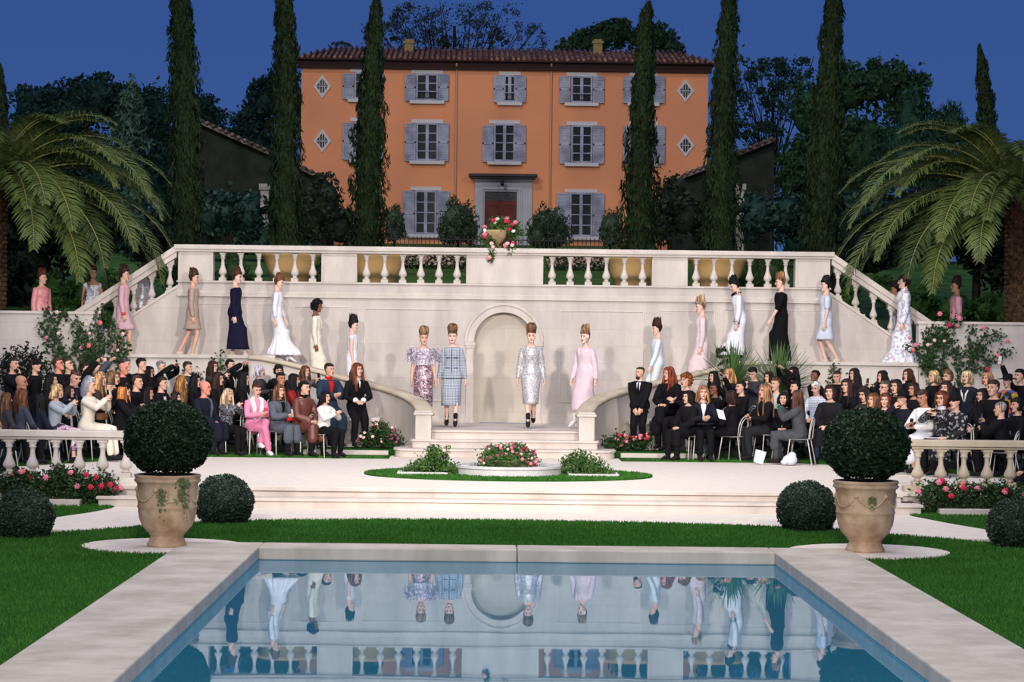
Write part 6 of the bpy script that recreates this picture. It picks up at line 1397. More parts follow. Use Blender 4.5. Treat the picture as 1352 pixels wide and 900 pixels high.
guest(1168, 528, 0, -.3, 'sit', 'wavy', (98, 52, 38), (130, 104, 100), BK, 'guest with red-brown waves looking at the camera above the right topiary', D=41.0)
guest(1192, 526, 0, -1.1, 'sit_chin', 'short', DB, (26, 28, 40), NV, 'guest in wide black hat and navy coat resting the chin on a hand', hatk='wide', coat=True, D=40.4)
WSK = cloth((226, 226, 232))
J = guest(1218, 522, 0, -.9, 'sit_lapphone', 'bun', (66, 44, 34), (226, 222, 220), (226, 226, 232), 'guest in white blouse and long white skirt looking at a phone, right front', tm=WH, bm=WSK, skirt=.75, head=(0, .3), ph='phone of the guest in the white blouse and skirt', D=39.9, skin='tan')
guest(1243, 526, 0, -.7, 'sit_phone', 'bob', (104, 52, 36), BK, BK, 'guest with reddish bob, glasses and white ruffled collar in black', collar=WHITE, tm=vmat('black_sequin', [(20, 20, 24), (30, 30, 34), (16, 16, 18), (26, 26, 30), (150, 150, 156)], 60, .4), ph='phone of the guest with the white ruffled collar', D=39.5)
guest(1261, 530, 0, -.9, 'sit', 'short', DB, BK, BK, 'guest in black wool hat and speckled black coat with a notebook', hatk='beanie', coat=True, tm=vmat('speckled_black', [(20, 20, 24), (24, 24, 28), (18, 18, 20), (140, 140, 144), (22, 22, 26)], 30), D=39.1)
guest(1321, 540, 0, -2.0, 'sit_phone', 'crop', (150, 138, 128), BK, BK, 'grey cropped man in black coat seen from behind taking a picture', sex='m', coat=True, D=38.7, ph='blue camera phone of the grey cropped man', phm=cloth((40, 60, 110)))
guest(1342, 535, 0, -1.2, 'sit', 'curly', (26, 20, 20), BK, BK, 'dark curly haired guest in black at the right picture edge', D=39.3)
o = MB().box(-.13, .13, -.1, .1, 0, .006).build('notebook', WHITE); o.location = W(1232, 578, 38.5); tag(o, 'open white notebook just above the right low balustrade', 'notebook')
R1 = [(942, 497, 2, -.9, 'stand', 'long', K_, BK, 'guest with long black hair looking left, behind the copper curls', dict(hh=.7)),
 (943, 513, 1, -1.1, 'sit', 'bun', (26, 20, 20), BK, 'guest with tied black hair behind the guest facing the camera', dict(skin='brown')),
 (963, 494, 2, -1.0, 'stand', 'wavy', (178, 132, 84), (36, 36, 42), 'blonde wavy guest in dark knit scarf left of the raised phone', dict(hh=.6, extras=scarf(cloth((52, 54, 62))))),
 (978, 511, 1, -1.1, 'sit_reach', 'short', (34, 26, 26), BK, 'guest in black raising an arm with a phone beside the green fan palm', dict(ph='black phone held high beside the green fan palm', skin='light')),
 (994, 493, 2, -.7, 'stand_phone', 'short', (24, 18, 20), (52, 54, 62), 'man with thick dark hair bending over his phone', dict(sex='m', head=(0, .4))),
 (1015, 498, 2, -.9, 'stand', 'bob', (40, 26, 24), BK, 'guest with brown bob behind the very long haired guest', {}),
 (1024, 507, 1, -.9, 'sit', 'bun', (92, 60, 40), (190, 186, 184), 'guest with tied brown hair and white collar', {}),
 (1048, 492, 2, -1.1, 'stand_reachboth', 'long', K_, BK, 'guest with long black hair holding both hands up to film', dict(ph='phone held up by the black haired guest near the right wall')),
 (1050, 511, 1, -1.2, 'sit', 'short', K_, BK, 'guest with short black hair in black behind the turtleneck', {}),
 (1076, 496, 2, -1.0, 'stand', 'bun', K_, BK, 'dark skinned guest with smooth black hair against the wall', dict(skin='brown', head=(0, -.1))),
 (1077, 512, 1, -.6, 'sit', 'crop', (226, 224, 224), (206, 208, 216), 'white haired guest in pale striped shirt', dict(tm=checkmat('striped_shirt', (214, 216, 224), (150, 158, 178), 30), head=(0, .3))),
 (1105, 497, 2, -.4, 'stand', 'buzz', (54, 44, 40), BK, 'man with buzz cut in black looking down by the wall', dict(sex='m', head=(0, .3))),
 (1128, 494, 2, -1.1, 'stand', 'wavy', (34, 22, 24), (40, 30, 32), 'guest with long wavy dark hair looking left, standing tall', dict(hh=1.2)),
 (1165, 497, 2, -1.2, 'stand_phone', 'long', K_, BK, 'guest with black hair raising a phone to the face behind the right topiary', dict(ph='phone raised behind the right topiary', hh=.5)),
 (1168, 512, 1, -1.0, 'sit', 'crop', (96, 86, 74), (70, 66, 62), 'man with grey-brown hair and glasses behind the right topiary', dict(sex='m')),
 (1199, 495, 3, -1.1, 'stand', 'bob', (66, 40, 32), BK, 'guest with brown bob in black turtleneck under the floral model', dict(collar=BLK)),
 (1206, 514, 1, -.9, 'sit', 'bob', (46, 32, 28), BK, 'dark haired guest between the wide hat and the white blouse', dict(skin='tan')),
 (1233, 497, 3, -.9, 'stand', 'bob', (182, 154, 108), BK, 'blonde guest below the climbing roses, right back row', dict(head=(-.4, 0))),
 (1251, 497, 2, -.9, 'stand', 'curly', (92, 66, 46), BK, 'guest with brown curls and glasses below the climbing roses', dict(shirt=WH)),
 (1249, 512, 1, -.8, 'sit', 'long', (50, 34, 30), (150, 120, 112), 'guest with dark hair in patterned blouse behind the ruffled collar', {}),
 (1277, 498, 2, -.8, 'stand', 'bob', (196, 172, 136), (34, 38, 50), 'guest with straight blonde bob in dark suit with white edging', dict(lapels=WH)),
 (1296, 522, 1, -.9, 'sit', 'wavy', (32, 22, 24), BK, 'guest with long dark curls left of the grey cropped man', dict(hh=1.2)),
 (1304, 500, 2, -1.0, 'stand', 'bob', (160, 118, 80), BK, 'fair haired guest in dark clothes beside the blonde bob', {}),
 (1330, 503, 2, -.8, 'stand', 'short', K_, (70, 84, 130), 'guest in wide black hat and bright multicoloured scarf on the right', dict(hatk='wide', tm=vmat('bright_print', [(40, 50, 90), (180, 150, 40), (60, 90, 150), (24, 24, 34), (190, 90, 60), (30, 34, 60)], 12))),
 (1346, 496, 3, -1.0, 'stand_reach', 'short', K_, BK, 'guest in black at the right edge holding a white phone high', dict(ph='white phone held high at the right edge', phm=WPHONE)),
 (1118, 509, 1, -.8, 'sit', 'long', (56, 38, 32), BK, 'guest with long brown hair in black behind the padded jacket', {}),
 (1183, 508, 1, -.8, 'sit', 'bob', (40, 28, 26), BK, 'dark bobbed guest left of the wide navy hat', {}),
 (1311, 512, 1, -.8, 'sit', 'short', (60, 44, 36), BK, 'short haired guest in black between the curls and the bright scarf', dict(sex='m'))]
for px, py, rw, rz, po, hs, hc, tc, lb, kw in R1: guest(px, py, rw, rz, po, hs, hc, tc, BK, lb, **kw)
# photographers sitting low in front at both picture edges
J = guest(-6, 577, 0, 1.15, 'sit_phone', 'long', (176, 136, 92), NV, BK, 'fair haired guest in navy with a camera, cut by the left picture edge', D=35.6, z=ZL, hip=.56, hh=.6)
phone(J, -1, 'black camera held by the fair haired guest at the left edge', kind='camera')
J = guest(1366, 588, 0, -1.2, 'sit', 'short', DB, BK, BK, 'guest in black mostly outside the right picture edge, hands on the lap', D=35.7, z=ZL, hip=.56)
for x_, z_ in ((W(-6, 577, 35.7).x, ZL), (W(1366, 588, 35.8).x, ZL)):
    put_chair(x_, 35.75, z_, 1.15 if x_ < 0 else -1.2, 'pale metal garden chair with hooped back under a seated guest')
# white shopping bag and pouch on the grass in front of the right seats
o = MB().prism_xz([(-.08, 0), (.08, 0), (.095, .24), (-.095, .24)], -.04, .05).build('paper_bag', WHITE, bevel=.006); o.location = W(1001, 608, 42.2); o.location.z = .03; o.rotation_euler = (0, .25, .3); tag(o, 'white paper bag on the grass at the feet of the right front row', 'bag')
m_ = MB(); m_.ball((0, 0, .09), (.14, .09, .10), 12, 8); m_.ball((.04, 0, .16), (.08, .06, .08), 10, 7); m_.ball((-.1, -.03, .05), (.08, .07, .05), 10, 7); o = m_.build('shopping_bag', mat('pale_bag', (206, 208, 220), .5)); o.location = W(1043, 610, 42.0); o.location.z = .02; tag(o, 'crumpled pale bag on the grass below the grey coat', 'bag')
# ------------------------------------------------------------------ clipped box balls and urns
BOX = leafmat('box_leaf', (12, 28, 14), (38, 60, 34), .45, .12, 6)
BOX2 = leafmat('box_leaf_grey', (26, 40, 30), (66, 84, 66), .45, .12, 6)
def ball_plant(name, c, r, m, label, cat, n=9000, L_=.028, cut=-.8, squash=1.0, parent=None):
    d = RNG.normal(size=(n, 3)); d /= np.linalg.norm(d, axis=1)[:, None]; d = d[d[:, 2] > cut]; n = len(d)
    P = d*np.array([r, r, r*squash])*(RNG.uniform(.90, 1.03, n)*(1+.025*np.sin(d[:, 0]*9)*np.sin(d[:, 2]*8+1)))[:, None]
    t = empty(name, (c[0], c[1], c[2]), label=label, cat=cat)
    v, q = leaves(P, d, L_, .55, .9); npmesh('foliage', v, q, m, t)
    MB().ball((0, 0, 0), (r*.88, r*.88, r*.88*squash), 24, 14).build('solid_core', m, t)  # solid ball added under the leaves to block light
    return t
for (px, py, s), w_ in zip(URN, ('left', 'right')):
    p = G(px, py-1.5, ZL+.02); x, y = p.x, p.y+.22; z0 = ZL+.022; sc = F/y
    H_ = .87; u_ = empty('urn', (x, y, z0), label=f'big cream terracotta urn with relief garlands, {w_} of the pool', cat='urn')
    prf = [(.02, 0), (.235, 0), (.24, .03), (.225, .05), (.215, .085), (.205, .10), (.195, .115), (.20, .135), (.215, .145), (.215, .16), (.245, .185), (.30, .25), (.335, .33), (.35, .42), (.352, .465), (.362, .475), (.362, .49), (.354, .50), (.358, .60), (.362, .70), (.368, .765), (.385, .775), (.40, .79), (.40, .81), (.385, .82), (.395, .835), (.402, .85), (.395, .87), (.36, .87), (.345, .84), (.34, .76), (.02, .74)]
    MB().lathe(prf, 48).build('pot', TERRA, u_)
    # garlands of relief swags and rosettes
    g = MB(); R_ = .362
    for k in range(6):
        a0 = -PI/2+(k-.5)*PI/3+(.25 if s < 0 else .05); pts = []
        for j in range(13):
            t = j/12; a = a0+t*PI/3; pts.append((R_*math.cos(a), R_*math.sin(a), .685-.13*math.sin(PI*t)))
        for j, q in enumerate(pts): g.ball(q, (.016, .016, .015), 7, 5)
        g.tube(pts, .009, 6)
        a = a0; g.ball((R_*math.cos(a), R_*math.sin(a), .69), (.03, .03, .034), 8, 6)
    g.build('garland', TERRA, u_)
    g = MB(); a = -PI/2+.05; 
    for k in range(18): b = 2*PI*k/18; g.ball((R_*math.cos(a+.13*math.cos(b)), R_*math.sin(a+.13*math.cos(b)), .62+.085*math.sin(b)), .013, 6, 4)
    for k in range(5): g.ball((R_*math.cos(a+rnd(-.07, .07)), R_*math.sin(a), .62+rnd(-.04, .04)), (.022, .015, .022), 7, 5)
    g.build('medallion', TERRA, u_)
    MB().lathe([(.33, .76), (.33, .80), (.02, .81)], 24).build('soil', SOIL, u_)
    ball_plant('topiary_ball', (x, y, z0+.87+.43), .525, BOX, f'large dark clipped box ball growing in the {w_} urn', 'topiary', 15000, .024, -.9, .86)
    # ivy over the urn
    iv = []; no = []
    spots = [(-PI/2+.55, .84, .30), (-PI/2+.75, .8, .42), (-PI/2+.65, .8, .2), (-PI/2-.05, .72, .26)] if s < 0 else [(-PI/2+.05, .68, .10)]
    for a, zt_, L_ in spots:
        for k in range(70 if s < 0 else 50):
            zz = zt_-abs(random.gauss(0, .5))*L_; aa = a+random.gauss(0, .07); rr = R_+.015+(.03 if zz > .76 else 0); iv.append((rr*math.cos(aa), rr*math.sin(aa), max(.33, zz))); no.append((math.cos(aa), math.sin(aa), .3))
    v, q = leaves(np.array(iv), np.array(no), .022, .7, .5)
    o = npmesh('ivy', v, q, leafmat('ivy_leaf', (84, 104, 60), (140, 150, 104), .6, .2, 9)); o.location = (x, y, z0); tag(o, f'pale green ivy trailing over the {w_} urn', 'ivy')
for px, py, r, w_ in ((294, 664, 39, 'small round clipped box ball on the lawn right of the left urn'), (30, 683, 39, 'small round clipped box ball at the left picture edge'), (1067, 674, 40, 'small round clipped box ball on the lawn left of the right urn'), (1346, 696, 40, 'small round clipped box ball at the right picture edge')):
    b = G(px, py+27, ZL); rr = r/(F/b.y)
    ball_plant('box_ball', (b.x, b.y+rr*.3, ZL+rr*.70), rr, BOX2, w_, 'shrub', 8000, .020, -.75, .95)
# ------------------------------------------------------------------ flower bushes
ROSEM = {k: cloth(c, .6, 'petal_'+k) for k, c in {'pink': (226, 128, 150), 'red': (204, 48, 78), 'blush': (236, 196, 190), 'coral': (236, 120, 110), 'mauve': (150, 84, 104), 'white': (236, 232, 228), 'crimson': (150, 30, 56)}.items()}
def bloom_mesh():
    m = MB()
    for ring_, (n, r, z, s_) in enumerate(((6, .030, .0, .022), (5, .018, .014, .018), (3, .007, .022, .013))):
        for k in range(n):
            a = 2*PI*k/n+ring_*.5; c = Vector((r*math.cos(a), r*math.sin(a), z)); m.ball(tuple(c), (s_*.9, s_*.9, s_*.6), 7, 5)
    return m.mesh('bloom')
BM = bloom_mesh()
BMS = {}
def bloom(parent, p, s, key, nrm=None):
    if key not in BMS: me = BM.copy(); me.materials.append(ROSEM[key]); BMS[key] = me
    o = bpy.data.objects.new('bloom', BMS[key]); COL.objects.link(o); o.parent = parent; o.location = p; o.scale = (s*.68,)*3
    o.rotation_euler = Vector(nrm or (rnd(-.4, .4), -1, rnd(.2, 1))).to_track_quat('Z', 'Y').to_euler(); return o
RLEAF = leafmat('rose_leaf', (26, 50, 28), (64, 92, 52), .55, .25, 6)
RLEAF2 = leafmat('fresh_leaf', (44, 78, 34), (96, 132, 66), .55, .3, 6)
def bush(name, base, blobs, m, dens, size, label, cat='flowers', blooms=(), up=.2, stems=True):
    """blobs in local coordinates (x, y, z, rx, rz)"""
    t = empty(name, base, label=label, cat=cat)
    v, q = blobcloud([((a, b, c), (rx, rx*.8, rz)) for a, b, c, rx, rz in blobs], dens, size, .3, inner=.1, up=up, jit=1.0); npmesh('foliage', v, q, m, t)
    mb = MB()
    for a, b, c, rx, rz in blobs:
        for k in range(6): e_ = Vector((a+rnd(-.8, .8)*rx, b+rnd(-.6, .6)*rx, c+rnd(-.2, .9)*rz)); mb.tube([(a*.4+rnd(-.03, .03), b*.5, 0), ((a*.7+e_.x*.3), b, c*.6), tuple(e_)], [.007, .005, .003], 5)
    mb.build('stem', BARK, t)
    for key, n, s_ in blooms:
        for _ in range(n):
            a, b, c, rx, rz = random.choice(blobs); th = rnd(0, PI); ph_ = rnd(-.1, 1.2)
            bloom(t, (a+rx*.95*math.cos(th)*math.cos(ph_), b-rx*.8*math.sin(th)*math.cos(ph_), c+rz*math.sin(ph_)), s_, key)
    return t
bush('bowl_flowers', (bx-.02, by, .20), [(-.0, 0, .12, .34, .17), (-.26, -.02, .08, .22, .18), (.28, -.02, .08, .22, .18), (-.40, -.05, -.02, .12, .13), (.42, -.05, -.02, .12, .14), (0, -.1, .05, .34, .12), (.15, .0, .26, .2, .10), (-.2, 0, .22, .2, .10)], RLEAF2, 1100, .028, 'pink and crimson flowers with green foliage filling the fountain bowl', blooms=(('pink', 12, 1), ('mauve', 16, 1), ('blush', 10, .8), ('crimson', 8, 1)))
bush('fern', (XC-1.27, by-.25, .02), [(0, 0, .16, .30, .18), (.1, 0, .28, .22, .18), (-.22, 0, .10, .22, .12), (.28, -.1, .10, .18, .12), (-.38, -.05, .06, .14, .07), (.02, .0, .40, .12, .11)], RLEAF2, 1100, .030, 'light green leafy clump on the oval lawn left of the basin', cat='plant', up=.6)
bush('fern', (XC+1.27, by-.25, .02), [(0, 0, .16, .30, .18), (-.1, 0, .28, .22, .16), (.2, 0, .12, .22, .14), (-.26, 0, .22, .14, .12), (.38, -.05, .06, .14, .08)], RLEAF2, 1100, .030, 'light green leafy clump on the oval lawn right of the basin', cat='plant', up=.6)
# flowers at the feet of the parapets
bush('rose_bush', (XC-2.35, 44.55, .12), [(0, 0, .22, .30, .22), (-.3, 0, .16, .26, .18), (.16, -.1, .12, .24, .16), (-.1, 0, .38, .2, .14)], RLEAF, 900, .034, 'low rose bush with blush and mauve flowers left of the landing steps', blooms=(('blush', 8, 1.1), ('mauve', 8, 1.1), ('pink', 4, 1)))
bush('rose_bush', (XC+2.25, 44.55, .12), [(0, 0, .18, .28, .18), (.28, 0, .14, .26, .16), (-.16, -.1, .12, .2, .14), (.5, .1, .2, .2, .14)], RLEAF, 900, .034, 'low rose bush with pink and coral flowers right of the landing steps', blooms=(('coral', 7, 1.3), ('pink', 8, 1.1), ('red', 4, 1.2)))
# beds below the low balustrades
a = G(18, 660, ZL); b = G(150, 660, ZL)
bush('rose_bed', ((a.x+b.x)/2, 34.35, ZL+.08), [(x_, 0, .17, .26, .26) for x_ in np.linspace(-.75, .8, 7)] + [(.1, 0, .38, .18, .16), (.25, .05, .34, .2, .14), (-.45, 0, .34, .16, .12)], RLEAF, 1000, .034, 'bed of roses with red and pink blooms below the left low balustrade', blooms=(('red', 7, 1.5), ('pink', 5, 1.5), ('coral', 2, 1.2)))
a = G(1208, 672, ZL); b = G(1320, 672, ZL)
bush('rose_bed', ((a.x+b.x)/2, 34.35, ZL+.08), [(x_, 0, .16, .26, .26) for x_ in np.linspace(-.62, .72, 6)] + [(-.5, 0, .3, .16, .14), (.4, .05, .28, .2, .12)], RLEAF, 1000, .034, 'bed of roses with red and pink blooms below the right low balustrade', blooms=(('red', 6, 1.6), ('pink', 5, 1.6), ('coral', 2, 1.2)))
# urn of flowers on the middle of the terrace balustrade
c = W(664, 318, 48.6)
o = MB().lathe([(.02, 0), (.12, 0), (.12, .03), (.06, .06), (.07, .09), (.16, .16), (.24, .28), (.27, .36), (.27, .39), (.22, .39), (.02, .34)], 24).build('stone_urn', mat('ochre_stone', (186, 160, 120), .85, col2=(150, 128, 92), nscale=6)); o.location = (c.x-.15, 48.5, RT_); tag(o, 'small ochre stone urn standing on the middle of the terrace balustrade', 'urn')
bush('urn_flowers', (c.x, 48.5, RT_+.34), [(0, 0, .08, .34, .18), (-.22, 0, .0, .24, .18), (.26, 0, .02, .22, .18), (-.36, -.1, -.12, .16, .18), (-.22, -.2, -.34, .12, .22), (.15, -.2, -.36, .12, .16), (-.1, 0, .24, .2, .12), (.15, 0, .2, .2, .12), (-.26, -.22, -.56, .07, .10)], RLEAF2, 620, .036, 'pink and red roses with trailing green foliage in the middle of the terrace balustrade', blooms=(('pink', 7, 1.7), ('red', 8, 1.7), ('blush', 8, 1.5), ('white', 3, 1.4)))
# ------------------------------------------------------------------ climbing roses on the side walls
def climber(stems, dens, blooms, label, Dm=47.08):
    b0 = W(*stems[0][0], Dm); t = empty('climbing_rose', (b0.x, Dm, .02), label=label, cat='rose'); inv = -Vector((b0.x, Dm, .02)); mb = MB(); P = []; Nn = []
    for st in stems:
        st = ([(st[0][0], 590)]+st) if 495 <= st[0][1] < 580 else st; pts = [W(a, b, Dm) for a, b in st]; pl = [p+inv for p in pts]
        mb.tube(pl, [.012*(1-.6*i/len(pl)) for i in range(len(pl))], 5)
        for i in range(len(pl)-1):
            L_ = (pl[i+1]-pl[i]).length
            for k in range(int(L_*dens)):
                q = pl[i].lerp(pl[i+1], random.random())+V(random.gauss(0, .07), rnd(-.12, .02), random.gauss(0, .07)); P.append(tuple(q)); Nn.append((rnd(-.4, .4), -1, rnd(0, .8)))
    mb.build('stem', BARK, t); v, q = leaves(np.array(P), np.array(Nn), .042, .6, .8); npmesh('foliage', v, q, RLEAF, t)
    for px, py, key, s_ in blooms: p = W(px, py, Dm-.1)+inv; bloom(t, tuple(p), s_, key, (rnd(-.3, .3), -1, rnd(0, .4)))
climber([[(95, 500), (88, 470), (75, 445), (70, 425), (62, 405)], [(75, 445), (60, 440), (55, 425)], [(75, 430), (85, 412), (92, 420)], [(95, 500), (78, 462), (60, 455)]], 150, [(75, 412, 'blush', 1.4), (61, 445, 'pink', 1.3), (77, 440, 'blush', 1.3)], 'climbing rose with a few blush blooms on the far left wall')
climber([[(130, 515), (125, 480), (115, 450), (105, 430), (95, 425)], [(125, 480), (135, 455), (128, 430), (132, 412)], [(125, 470), (145, 450), (150, 430), (140, 422)], [(120, 470), (105, 455), (100, 440)], [(130, 500), (140, 480), (150, 470)], [(126, 500), (108, 470), (98, 460)]], 190, [(132, 426, 'coral', 1.7), (113, 428, 'blush', 1.3), (117, 456, 'coral', 1.7), (107, 459, 'pink', 1.4), (138, 475, 'blush', 1.5), (131, 412, 'blush', 1.2), (118, 440, 'blush', 1.2)], 'dense climbing rose with coral blooms right of the far left one')
climber([[(160, 500), (158, 480), (155, 455), (162, 442)], [(158, 480), (165, 465), (170, 455)]], 170, [(162, 441, 'blush', 1.4), (155, 462, 'blush', 1.1)], 'slim climbing rose just in front of the left end of the walkway')
climber([[(262, 590), (263, 540), (265, 500), (255, 490)], [(292, 590), (292, 540), (292, 500), (290, 485), (292, 462)], [(255, 505), (250, 492), (240, 488)]], 70, [(262, 490, 'blush', .9)], 'small rose shoots growing up against the face below the left walkway')
rb = [(1209, 455, 'pink', 1.6), (1206, 462, 'coral', 1.3), (1241, 414, 'pink', 1.7), (1267, 420, 'pink', 2.0), (1254, 429, 'red', 1.7), (1299, 432, 'pink', 1.5), (1330, 450, 'coral', 1.3), (1318, 469, 'pink', 1.6), (1304, 487, 'red', 1.6), (1234, 449, 'blush', 1.3), (1289, 478, 'mauve', 1.2), (1228, 430, 'blush', 1.2), (1225, 455, 'blush', 1.2), (1247, 450, 'blush', 1.1), (1201, 446, 'pink', 1.2), (1265, 430, 'coral', 1.2)]
climber([[(1232, 505), (1228, 480), (1232, 455), (1236, 432)], [(1232, 500), (1220, 475), (1208, 460), (1198, 455)], [(1240, 500), (1245, 470), (1248, 440), (1258, 425), (1268, 422)], [(1228, 480), (1222, 455), (1228, 432)], [(1236, 455), (1248, 452), (1240, 435)], [(1240, 500), (1228, 490), (1218, 480)]], 190, rb[:5]+rb[9:10]+rb[11:16], 'big climbing rose with many pink blooms at the left of the right wall')
climber([[(1265, 505), (1262, 470), (1252, 440)], [(1268, 505), (1280, 480), (1290, 455), (1300, 445)], [(1285, 470), (1278, 450), (1285, 430)], [(1275, 490), (1300, 485), (1318, 468), (1335, 462)], [(1300, 445), (1315, 440), (1325, 445)], [(1262, 470), (1275, 462), (1290, 468)], [(1290, 455), (1302, 462), (1298, 475)]], 120, rb[5:9]+rb[10:11], 'open climbing rose with thin bare stems at the right of the right wall')
climber([[(1100, 590), (1100, 540), (1100, 500), (1098, 490), (1096, 482)], [(1100, 500), (1105, 490)]], 90, [], 'small leafy shoot rising against the face below the right walkway')
# ------------------------------------------------------------------ spiky fan plants and cycad
def blades_plant(name, base, n, L_, m, label, spread=1.0, w=.014, droop=.15, sr=.06):
    top_ = base[2]-.13; t = empty(name, (base[0], base[1], .14), label=label, cat='plant'); mb = MB(); MB().tube([(0, 0, 0), (.02, 0, top_*.6), (0, 0, top_)], [sr, sr*.9, sr*.8], 10).build('stem', BARK, t)
    for k in range(n):
        a = rnd(0, 2*PI); e = rnd(.25, 1.45); l = L_*rnd(.7, 1.1); d = V(math.cos(a)*math.cos(e)*spread, math.sin(a)*math.cos(e)*spread*.7, math.sin(e))
        pts = [d*(l*t_)+V(0, 0, -droop*l*t_*t_*(1.5-math.sin(e))) for t_ in (0, .35, .7, 1)]
        mb.tube(pts, [w*.5, w, w*.8, .001], 4, lat=(-math.sin(a), math.cos(a), 0), ry=[.004]*4, smooth=False, round_=False)
    o = mb.build('blades', m, t); o.location = (0, 0, top_); return t
YUC = leafmat('yucca_leaf', (62, 104, 52), (120, 150, 92), .55, .25, 4)
c = W(968, 480, 46.6); blades_plant('fan_palm', (c.x, 46.55, 1.35), 150, 1.0, YUC, 'bright green spiky palm in front of the black fur hem, left of two', .9)
c = W(1028, 490, 46.7); blades_plant('fan_palm', (c.x, 46.6, 1.25), 170, 1.15, YUC, 'grey-green spiky palm in front of the black dress, right of two', .8)
CYC = leafmat('cycad_leaf', (22, 44, 20), (58, 80, 36), .55, .2, 4)
c = W(100, 482, 46.3); blades_plant('cycad', (c.x, 46.3, 1.05), 190, 1.0, CYC, 'dark spiky cycad behind the left crowd under the climbing roses', 1.3, .02, .35, .11)
tree('dark_shrub', 46.5, [(20, 460, 26, 26), (40, 450, 18, 20), (52, 470, 20, 22)], DARKB, 130, .05, 'dark leafy shrub against the far left wall', cat='shrub') if False else None
bush('dark_shrub', (W(28, 470, 46.5).x, 46.5, .14), [(0, 0, 1.55, .42, .34), (-.3, 0, 1.35, .36, .4), (.34, 0, 1.5, .28, .3), (.1, 0, 1.2, .4, .4)], DARKB, 220, .05, 'dark leafy shrub against the far left wall', cat='shrub')
bush('green_shrub', (W(1165, 500, 46.4).x, 46.3, .14), [(0, 0, 1.1, .42, .3), (-.36, 0, 1.0, .3, .28), (.4, 0, 1.05, .3, .28)], RLEAF, 240, .045, 'dense green shrub behind the right back row', cat='shrub')
# ------------------------------------------------------------------ two big date palms
PALML = leafmat('palm_leaf', (58, 78, 32), (116, 130, 72), .5, .3, 1.2)
PALML2 = leafmat('palm_leaf_dark', (36, 52, 26), (80, 96, 52), .5, .25, 1.2)
RACH = mat('palm_rib', (128, 128, 70), .6)
def frond(t, root, az, el, L_, m, curl=1.0, seed=0):
    R = random.Random(seed); n = 46; rb_ = MB(); P = []; p = Vector(root); e = el; st = L_/n; d = None; pts = [p.copy()]; ds = []
    for i in range(n):
        d = V(math.cos(az)*math.cos(e), math.sin(az)*math.cos(e), math.sin(e)); ds.append(d); p = p+d*st; pts.append(p.copy()); e -= curl*(.020+.040*(i/n)**1.3)
    rb_.tube(pts[::3]+[pts[-1]], [.030*(1-.85*i/16) for i in range(len(pts[::3])+1)], 5); V_ = []; Q_ = []
    for i in range(4, n):
        f = i/n; ll = .62*math.sin(PI*min(1, .12+f*.86))**.6*(1 if f < .9 else .7); d = ds[i]; sd = d.cross(V(0, 0, 1)).normalized(); u = sd.cross(d).normalized()
        for s_ in (-1, 1):
            for rep in (0, 1):
                q = pts[i]+d*(rep*.5*st); a1 = (d*(.55+R.uniform(-.1, .1))+sd*s_*.85+u*(.25+R.uniform(-.12, .12))).normalized(); L1 = ll*R.uniform(.85, 1.1)
                m1 = q+a1*L1*.55; m2 = q+a1*L1+V(0, 0, -L1*.28*R.uniform(.6, 1.3)); w = .020; sv = a1.cross(u).normalized()*w
                k = len(V_); V_ += [tuple(q-sv*.4), tuple(q+sv*.4), tuple(m1+sv+V(0, 0, -L1*.03)), tuple(m1-sv+V(0, 0, -L1*.03)), tuple(m2+sv*.15), tuple(m2-sv*.15)]; Q_ += [(k, k+1, k+2, k+3), (k+3, k+2, k+4, k+5)]
    fo = npmesh('frond', np.array(V_), np.array(Q_), m, t); r = rb_.build('rib', RACH, fo)
def palm(px, py, Dp, fronds, label, trunk_to=2.0):
    c = W(px, py, Dp); t = empty('date_palm', (c.x, Dp, trunk_to), label=label, cat='palm'); h = c.z-trunk_to
    for i, (az, el, L_, cu, dk) in enumerate(fronds): frond(t, (.15*math.cos(math.radians(az)), .15*math.sin(math.radians(az)), h), math.radians(az), math.radians(el), L_, PALML2 if dk else PALML, cu, i)
    mb = MB()
    mb.tube([(0, 0, 0), (0, 0, h*.5), (0, 0, h)], [.30, .27, .24], 14)
    for i in range(int(h/.10)):
        for k in range(9): a = 2*PI*(k+.5*(i % 2))/9; z = i*.10; mb.ball((.29*math.cos(a), .29*math.sin(a), z), (.05, .05, .05), 6, 4)
    mb.build('trunk', mat('palm_bark', (104, 78, 54), .95, col2=(60, 44, 32), nscale=8, bump=.4), t)
    m_ = MB(); 
    for k in range(60): a = rnd(0, 2*PI); e = rnd(-.6, 1.2); m_.tube([(0, 0, h-.1), (.35*math.cos(a)*math.cos(e), .35*math.sin(a)*math.cos(e), h-.05+.3*math.sin(e))], [.04, .02], 5)
    m_.build('crown_core', MATS['palm_bark'], t)
rp_ = random.Random(3)
FL = [(-20, 62, 3.3, 1.0, 0), (-35, 45, 3.8, 1.0, 0), (0, 40, 4.0, 1.0, 0), (-15, 30, 4.2, 1.05, 0), (-30, 18, 4.3, 1.0, 0), (5, 14, 4.4, .95, 0), (-45, 5, 4.0, 1.0, 0), (-8, 2, 4.4, .95, 0), (-60, 30, 3.6, 1.0, 0), (-80, 50, 3.2, 1.0, 0), (-25, -12, 3.6, .9, 1), (10, -10, 3.4, .9, 1), (30, 50, 3.4, 1, 1), (40, 20, 3.6, 1, 1), (-60, -10, 3.0, 1, 1), (60, 30, 3.3, 1, 1), (-100, 20, 3.2, 1, 0), (-130, 40, 3.4, 1, 0), (180, 30, 3.5, 1, 1), (150, 10, 3.5, 1, 1), (-40, 68, 2.8, 1, 0), (-5, 55, 3.4, 1.1, 0), (-90, 0, 2.8, 1, 1), (-75, -20, 2.6, 1, 1), (90, 40, 3, 1, 1), (15, 30, 4.0, 1.0, 0), (-50, 25, 3.8, 1.1, 0), (0, -25, 3.0, .8, 1)]
